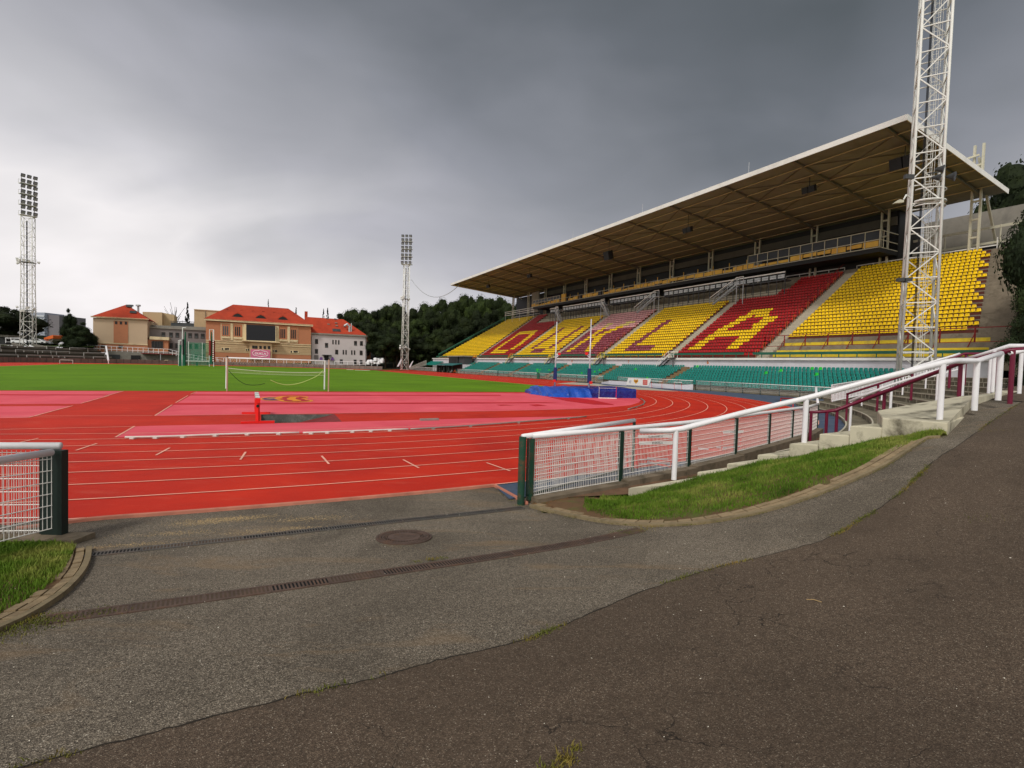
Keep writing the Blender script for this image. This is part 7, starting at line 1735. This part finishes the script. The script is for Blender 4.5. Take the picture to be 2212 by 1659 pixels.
for k in range(5): bb(e4, [(262, 364 + k * 33), (372, 366 + k * 33), (372, 378 + k * 33), (262, 376 + k * 33)], 319.6, .3, m_glass2, 'window_band', t)
# ================================================================ FAR SIDE: walls, terraces, rails, oddments
m_tw = mat('terrace_wall', (116, 108, 100), .95, .15, .4, dirt=(74, 70, 60), dirts=.5, dirta=.6); m_bank = mat('dark_bank', (58, 54, 44), .95, .25, .4)
def fbend(R, a, z=0.0): return W(93.65 + R * math.cos(rad(a)), R * math.sin(rad(a)), z)
# low wall round the far bend
def curve_wall(A0, A1, R, h, label, n=40, pan=True):
    t = thing('perimeter_wall', label, 'wall', tuple(fbend(R, (A0 + A1) / 2))); g = MB(); aa = np.linspace(A0, A1, n + 1)
    for a, b in zip(aa[:-1], aa[1:]): g.prism([fbend(R, a), fbend(R, b), fbend(R + .3, b), fbend(R + .3, a)], (0, 0, h)); 
    g.build('panels', m_tw, t); g = MB()
    for a in aa: p = fbend(R - .04, a); q = fbend(R - .04, a + .12); g.prism([p, q, fbend(R + .05, a + .12), fbend(R + .05, a)], (0, 0, h + .05))
    g.build('joints', m_dsteel, t); return t
curve_wall(-88, -14, 48.6, 1.15, 'grey concrete wall round the left half of the far bend', 34); curve_wall(-13.8, 53, 48.6, 1.15, 'grey concrete wall round the right half of the far bend, before the halls', 32)
def frail(A0, A1, R, z0, h, label, n, mid=False):
    t = thing('white_railing', label, 'railing', tuple(fbend(R, (A0 + A1) / 2, z0))); aa = np.linspace(A0, A1, n + 1); g = MB(); g.path([fbend(R, a, z0 + h) for a in aa], .07, 6); g.build('rail', m_wt, t)
    g = MB()
    for a in aa: g.bar(fbend(R, a, z0), fbend(R, a, z0 + h), .12)
    g.each('post', m_wt, t)
for A0, A1, R, z0, lb, n in ((-3, 12, 50.5, 1.15, 'white railing behind the goal before the orange hall', 6), (13, 29, 50.5, 1.15, 'white railing before the pale house, left length', 6), (31, 49, 50.5, 1.15, 'white railing on the grass before the white bags', 7), (-12.5, -4, 50.5, 1.15, 'white railing above the wall left of the goal', 4)): frail(A0, A1, R, z0, 1.25, lb, n)
# terraces of the left stand (behind the far left bend)
t = thing('open_terrace', 'dark stepped standing terrace at the far left below the left mast', 'terrace', tuple(fbend(55, -55)))
for k in range(7):
    g = MB(); aa = np.linspace(-95, -41, 26); R0 = 49.2 + k * 1.55; z = .9 + k * .48
    for a, b in zip(aa[:-1], aa[1:]): g.prism([fbend(R0, a), fbend(R0, b), fbend(R0 + 1.56 if k < 6 else R0 + 14, b), fbend(R0 + 1.56 if k < 6 else R0 + 14, a)], (0, 0, z))
    g.build('step', m_bank if k % 2 else m_tw, t)
m_bar = mat('barrier_paint', (158, 156, 152), .6, .1, 1)
names = []
kb = crop(0, 1280, 500)
barriers = [((0, 290), (300, 300), 145), ((810, 318), (965, 330), 142), ((1025, 272), (1840, 318), 140), ((-60, 366), (22, 370), 138), ((270, 380), (600, 392), 137), ((415, 385), (880, 402), 136.5), ((735, 400), (1205, 412), 136), ((1205, 345), (1815, 368), 137), ((-60, 460), (315, 468), 132), ((465, 472), (1120, 492), 131), ((1115, 490), (1455, 502), 132), ((1450, 430), (1815, 436), 134), ((1615, 503), (1840, 508), 133), ((1035, 556), (1260, 562), 131)]
def tsurf(px, py):
    for D in np.arange(112, 175, .15):
        p = dp(px, py, D); s_, t_ = fld(p); s_ -= 93.65; R = math.hypot(s_, t_) if s_ > 0 else abs(t_); z = .9 + .48 * min(6, int((R - 49.2) / 1.55)) if R > 49.2 else 0
        if p.z <= z: return D
    return 150
for i, (a, b, D) in enumerate(barriers):
    qa, qb = kb(*a), kb(*b); Da, Db = tsurf(qa[0], qa[1] + 7.6), tsurf(qb[0], qb[1] + 7.6); pa, pb = dp(*qa, Da), dp(*qb, Db); n = max(1, int((pb - pa).length / 3.0)); t = thing('crush_barrier', 'white tubular crush barrier on the dark terrace at the far left', 'barrier', tuple(pa), 'crush barriers on the left terrace')
    g = MB(); g.path([pa, pb], .08, 6); g.build('rail', m_bar, t); g = MB()
    for k in range(n + 1): p = pa.lerp(pb, k / n); g.bar(p, p - Vector((0, 0, 1.2)), .13)
    g.each('post', m_bar, t)
def sloped(a, b, D0, D1, label, n=1, r=.12):
    pa, pb = dp(*kb(*a), D0), dp(*kb(*b), D1); t = thing('stair_handrail', label, 'handrail', tuple(pa)); g = MB(); g.path([pa, pb], r, 6); g.build('rail', m_wt, t); g = MB()
    for k in range(n + 1): p = pa.lerp(pb, k / n); g.bar(p, p - Vector((0, 0, 1.1)), .12)
    g.each('post', m_wt, t)
sloped((510, 305), (1115, 548), 136, 129, 'long white handrail sloping down the left terrace from the mast', 6); sloped((1835, 320), (1875, 570), 139, 132, 'steep white handrail at the right end of the left terrace', 4, .2)
# fence panels beside the left mast
for a, b, lb in (((210, 252), (400, 300), 'pale corrugated balustrade left of the left mast foot'), ((600, 285), (808, 318), 'pale corrugated balustrade right of the left mast foot')):
    P_ = [dp(*kb(*a), 137), dp(*kb(*b), 137), dp(*kb(b[0], b[1] + 52), 137), dp(*kb(a[0], a[1] + 52), 137)]; g = MB(); g.prism(P_, (0, .15, 0)); 
    for f in np.linspace(0, 1, 14): p = P_[0].lerp(P_[1], f); g.bar(p + Vector((0, -.08, 0)), P_[3].lerp(P_[2], f) + Vector((0, -.08, 0)), .1)
    tag(g.build('balustrade', m_gwall), lb, 'balustrade')
# ramp railing and storage shelter under the tan hall
t = thing('ramp_railing', 'white railing along the ramp in front of the tan hall', 'railing', tuple(bpt(e4(1300, 740), 146)))
for L, n in (([(640, 672), (1140, 692)], 8), ([(1145, 696), (1820, 730)], 12), ([(1820, 730), (1945, 762)], 3), ([(2005, 778), (2400, 850)], 9)):
    P_ = [bpt(e4(*p), 146) for p in L]; g = MB()
    for dz in (0, -.9): g.path([p + Vector((0, 0, dz)) for p in P_], .06, 5)
    for k in range(n + 1): p = P_[0].lerp(P_[-1], k / n); g.bar(p, p - Vector((0, 0, 1.5)), .1)
    g.build('railing_length', m_wt, t)
t = thing('storage_shelter', 'grey storage shelter with a red edged roof below the tan hall', 'shelter', tuple(bpt(e4(1600, 890), 145.5)))
s5 = 146.2; g = MB(); fq(g, e4, [(1170, 745), (1925, 765), (1925, 900), (1170, 895)], s5 + 3, 1.0); g.build('rear_wall', m_gwall, t); g = MB(); fq(g, e4, [(1520, 768), (1910, 784), (1910, 792), (1520, 776)], s5, 3); g.build('roof', m_dkred, t); g = MB(); fq(g, e4, [(1180, 788), (1298, 790), (1298, 885), (1180, 885)], s5 + 2.9, .1, 0, .15); g.build('gate', m_dsteel, t); g = MB(); fq(g, e4, [(1415, 795), (1520, 797), (1520, 880), (1415, 880)], s5 + 2.9, .1, 0, .15); g.build('opening', m_dark, t)
g = MB(); fq(g, e4, [(1730, 785), (1736, 785), (1736, 892), (1730, 892)], s5, .2); g.build('post', m_galv, t)
def blob(fn, x0, y0, x1, y1, s, mt, label, name, cat, seed=0, dep=1.0):
    r = np.random.RandomState(seed); a = bpt(fn(x0, y1), s); b = bpt(fn(x1, y1), s); c = bpt(fn(x0, y0), s); w_ = (b - a).length; h = c.z - a.z; g = MB(); nn = 10; m_ = 6; V = []
    for j in range(m_ + 1):
        for i in range(nn):
            an = 2 * PI * i / nn; ph = PI / 2 * j / m_; k = 1 + r.normal(0, .09); V.append((a + b) / 2 + Vv * (w_ / 2 * math.cos(an) * math.cos(ph) ** .45 * k) + Vector((U2[0], U2[1], 0)) * (dep * math.sin(an) * math.cos(ph) ** .45) + Vector((0, 0, h * math.sin(ph) ** .8)))
    g.add(V, [(j * nn + i, j * nn + (i + 1) % nn, (j + 1) * nn + (i + 1) % nn, (j + 1) * nn + i) for j in range(m_) for i in range(nn)]); o = g.build(name, mt, smooth=True); tag(o, label, cat); return o
# small equipment trailer
t = thing('equipment_trailer', 'small white equipment trailer parked before the storage shelter', 'trailer', tuple(bpt(e4(1450, 885), 145))); g = MB(); fq(g, e4, [(1402, 846), (1500, 842), (1502, 872), (1402, 874)], 144, 2.0); g.build('body', m_white, t); g = MB(); fq(g, e4, [(1412, 852), (1425, 852), (1425, 866), (1412, 866)], 144, .1, 0, .1); fq(g, e4, [(1470, 850), (1492, 850), (1492, 860), (1470, 860)], 144, .1, 0, .1); g.build('window', m_glass, t)
for x in (1425, 1480): p = bpt(e4(x, 878), 143.9); g = MB(); g.tube(p, p + Vector((U2[0], U2[1], 0)) * .3, .38, 12); g.build('wheel', m_blackp, t)
for x0, y0, x1, mt, lb, sd in ((1545, 850, 1605, m_dsteel, 'dark covered equipment heap in the shelter, left one', 1), (1615, 866, 1650, m_orr, 'orange bundle on the ground in the shelter', 2), (1690, 862, 1722, m_white, 'white round machine in the shelter beside the post', 3), (1765, 846, 1830, m_trim, 'tan covered equipment heap in the shelter', 4), (1850, 862, 1905, m_gwall, 'grey covered equipment heap at the right end of the shelter', 5), (1640, 842, 1700, m_dark, 'black heap at the back of the shelter', 6)): blob(e4, x0, y0, x1, 890, 145 if sd != 6 else 147, mt, lb, 'equipment_heap', 'equipment', sd)
# white bulk bags
ke = crop(1150, 1280, 600)
m_bag = mat('white_bag', (226, 226, 230), .8, .08, .8, bump=1.0, bs=2.5)
for i, (x0, y0, x1, y1) in enumerate(((1035, 475, 1085, 530), (1075, 460, 1130, 505), (1085, 490, 1150, 530), (1135, 432, 1195, 480), (1120, 465, 1185, 520), (1185, 436, 1240, 490), (1170, 480, 1240, 525), (1235, 434, 1295, 500), (1050, 462, 1090, 490), (1225, 470, 1280, 510))):
    o = blob(ke, x0, y0, x1, y1, SB - 2 + (i % 3) * 1.0, m_bag, None, 'bulk_bag', 'bag', 30 + i, 1.3); tag(o, 'white bulk bag in the heap on the grass right of the pale house', 'bag', 'white bulk bags heaped beside the pale house')
# blue crates, discus cages, poles
kc = crop(650, 1260, 300)
for x0, x1, lb in ((175, 240, 'left of three dark blue crates by the far wall'), (245, 310, 'middle of three dark blue crates by the far wall'), (315, 395, 'right of three dark blue crates by the far wall')):
    g = MB(); fq(g, ke, [(x0, 563), (x1, 566), (x1, 600), (x0, 598)], 139, 1.2); fq(g, ke, [(x0 - 2, 560), (x1 + 2, 563), (x1 + 2, 568), (x0 - 2, 565)], 138.9, 1.4); tag(g.build('blue_crate', m_navy), lb, 'crate')
m_gnet = bpy.data.materials.new('green_net'); tn = NT(m_gnet); tn.color(rgb(10, 116, 84)); tn.set('Roughness', .8); al = tn.vor(9, 'DISTANCE_TO_EDGE'); tn.set('Alpha', tn.bw(al, .25, .0)); 
m_gcl = mat('green_net_folded', (14, 84, 62), .8, .2, 1.0)
def kp(x, y, D=131): return dp(*kc(x, y), D)
t = thing('throwing_cage', 'white posted throwing cage with folded green nets at the far end of the pitch', 'cage', tuple(kp(460, 1240)))
for x0, y0, x1, y1, r in ((450, 1250, 468, 140, .12), (348, 1245, 345, 520, .07), (372, 1250, 376, 530, .07), (638, 1240, 640, 540, .07), (1033, 1090, 1033, 575, .06), (1238, 1265, 1240, 195, .08), (1362, 1270, 1364, 205, .09), (1340, 560, 1342, 205, .05)):
    g = MB(); g.tube(kp(x0, y0), kp(x1, y1), r, 6); g.build('post', m_wt, t)
g = MB(); g.path([kp(340, 520), kp(420, 500)], .06, 5); g.path([kp(370, 535), kp(440, 515)], .06, 5); g.path([kp(475, 145), kp(560, 148)], .09, 5); g.path([kp(1240, 210), kp(1362, 205)], .05, 5); g.path([kp(555, 1105), kp(1240, 1118)], .06, 5); g.build('crossbars', m_wt, t)
g = MB(); g.path([kp(548, 270), kp(540, 500), kp(520, 800), kp(515, 1240)], .12, 8, r2=.42); g.build('folded_net', m_gcl, t); g = MB(); g.path([kp(1297, 270), kp(1305, 600), kp(1300, 960), kp(1300, 1190)], .1, 8, r2=.55); g.build('folded_net', m_gcl, t); g = MB(); g.path([kp(410, 640), kp(410, 1245)], .25, 8, r2=.42); g.build('folded_net', m_gcl, t)
g = MB(); A_n = [kp(560, 560), kp(1240, 600), kp(1240, 1250), kp(520, 1240)]; g.add([p + Vector((0, .4, 0)) for p in A_n], [(0, 1, 2, 3)]); g.build('net', m_gnet, t)
for x, mt, lb in ((480, m_dark, 'black'), (1258, m_dkred, 'a'), (1365, m_dkred, 'b')):
    g = MB(); y0, y1 = (480, 920) if x == 480 else ((515, 950) if x == 1258 else (520, 1130)); a = kp(x, y0, 130.6); b = kp(x, y1, 130.6); g.tube(b, a, .3 if x > 500 else .2, 8)
    if x == 1365: 
        for k in range(10): p = b.lerp(a, (k + .5) / 10); g.box(p.x - .1, p.x + .16, p.y - .34, p.y - .29, p.z - .14, p.z + .14, 1)
    g.build('post_padding', [mt, m_white], t)
# figure-like dark cover by the wall, boards on the ground
g = MB(); g.tube(kp(878, 1235, 137), kp(880, 1110, 137), .25, 8, .16); tag(g.build('wrapped_post', m_blackp), 'short black wrapped post by the far wall behind the green net', 'post')
g = MB()
for x0, x1 in ((845, 900), (905, 960), (985, 1020), (1035, 1085)): fq(g, ke, [(x0, 578), (x1, 579), (x1, 586), (x0, 585)], 139.5, .4)
for x in (870, 930, 1000, 1060): fq(g, ke, [(x, 584), (x + 5, 584), (x + 5, 594), (x, 594)], 139.5, .3)
fq(g, ke, [(845, 581), (1085, 582), (1085, 584), (845, 583)], 139.6, .2)
tag(g.build('low_bench', m_white), 'long low white bench by the far wall below the white bags', 'bench')
for a, b, lb in (((755, 606), (845, 608), 'a'), ((880, 614), (1080, 618), 'b')): g = MB(); strip(g, [gp(*ke(*a)), gp(*ke(*b))], 1.0, .03, 0); g = MB(); p, q = gp(*ke(*a)), gp(*ke(*b)); g.bar(p + Vector((0, 0, .04)), q + Vector((0, 0, .04)), 1.0, .08); tag(g.build('ground_board', m_white), 'white board lying flat at the edge of the far grass, %s one' % ('shorter' if lb == 'a' else 'longer'), 'board')
# white stair balustrades at the foot of the middle mast
for L, lb in (([(1475, 560), (1540, 440), (1548, 470), (1500, 560)], 'left white slanting stair wall at the foot of the middle mast'), ([(1650, 560), (1700, 478), (1712, 480), (1660, 590)], 'right white slanting stair wall at the foot of the middle mast')):
    g = MB(); P_ = [dp(*ke(*p), 184) for p in L]; g.prism(P_, (0, .4, 0)); tag(g.build('stair_wall', m_wwall), lb, 'wall')
t = thing('slatted_fence', 'grey slatted fence sloping up beside the far teal seats', 'fence', tuple(dp(*ke(1780, 590), 180))); g = MB()
for k in range(26): f = k / 25; p = dp(*ke(1665 + f * 235, 570 - f * 100), 180); q = dp(*ke(1665 + f * 235, 605 - f * 65), 180); g.bar(p, q, .14)
g.path([dp(*ke(1665, 570), 180), dp(*ke(1900, 470), 180)], .1, 5); g.build('slats', m_gwall, t)
# parked cars on the left
m_carw = mat('car_white', (216, 218, 222), .25, .03, 2); m_cars = mat('car_silver', (150, 154, 162), .25, .04, 2, metal=.4)
def car(p, ang, mt, label):
    t = thing('parked_car', label, 'car', tuple(p)); X = Vector((math.cos(ang), math.sin(ang), 0)); Y = Vector((-X.y, X.x, 0)); p = Vector(p)
    prof_ = [(-2.1, .3), (-2.15, .75), (-1.95, .95), (-1.5, 1.02), (-.9, 1.42), (.5, 1.45), (1.2, 1.0), (2.0, .85), (2.15, .6), (2.12, .3)]
    g = MB(); g.prism([p + X * a + Y * -.85 + Vector((0, 0, b)) for a, b in prof_], Y * 1.7); o = g.build('body', mt, t); bv = o.modifiers.new('b', 'BEVEL'); bv.width = .08; bv.segments = 2
    g = MB()
    for e in (-.87, .85): g.prism([p + X * a + Y * e + Vector((0, 0, b)) for a, b in ((-1.35, 1.0), (-.85, 1.35), (.45, 1.37), (1.0, 1.0))], Y * .02)
    g.build('windows', m_glass, t)
    for a in (-1.35, 1.35):
        for e in (-.88, .68): g = MB(); g.tube(p + X * a + Y * e + Vector((0, 0, .32)), p + X * a + Y * (e + .2) + Vector((0, 0, .32)), .32, 14); g.build('wheel', m_blackp, t)
for x, y, D, an, mt, lb in ((365, 262, 146, .1, m_carw, 'white car parked left of the left mast'), (640, 262, 148, .5, m_carw, 'white car parked right of the left mast, nearer the mast'), (740, 275, 150, .4, m_cars, 'silver car parked right of the left mast, farther from the mast')): q = dp(*kb(x, y), D); car((q.x, q.y, q.z - .3), an, mt, lb)
g = MB(); g.loft([dp(*kb(-100, 300), 141), dp(*kb(1000, 330), 141), dp(*kb(1620, 330), 141)], [dp(*kb(-100, 262), 170), dp(*kb(1000, 285), 170), dp(*kb(1620, 290), 170)], 3); tag(g.build('parking_bank', m_land, org=(0, 0, 0)), kind='structure')
t = thing('orange_shed', 'small orange shed with a slanted roof beside the parked cars', 'shed', tuple(dp(*kb(840, 270), 152)))
for L, mt, nm in (([(762, 180), (838, 200), (838, 275), (762, 250)], m_orr, 'wall'), ([(838, 188), (905, 182), (915, 215), (850, 275), (838, 275)], m_gwall, 'side_wall')): g = MB(); g.prism([dp(*kb(*p), 152) for p in L], (0, 3, 0)); g.build(nm, mt, t)
g = MB(); g.prism([dp(*kb(*p), 151.6) for p in [(758, 176), (905, 126), (920, 134), (915, 185), (838, 200), (760, 190)]], (0, 3.6, 0)); g.build('roof', m_orr, t)
t = thing('kiosk', 'grey kiosk with a pale flat roof at the left edge', 'kiosk', tuple(dp(*kb(60, 270), 150)))
g = MB(); g.prism([dp(*kb(*p), 150) for p in [(-80, 165), (95, 168), (95, 290), (-80, 290)]], (0, 5, 0)); g.build('wall', m_dsteel, t); g = MB(); g.prism([dp(*kb(*p), 149.5) for p in [(-90, 120), (140, 128), (145, 160), (-90, 158)]], (0, 6, 0)); g.build('roof', m_gwall, t)
t = thing('white_railing', 'white railing between the kiosk and the parked cars', 'railing', tuple(dp(*kb(200, 260), 146))); g = MB()
for y in (172, 188, 245): g.path([dp(*kb(95, y), 146), dp(*kb(360, y + 5), 146)], .05, 5)
for x in (100, 190, 335): g.bar(dp(*kb(x, 172), 146), dp(*kb(x, 262), 146), .12)
g.build('bars', m_wt, t)
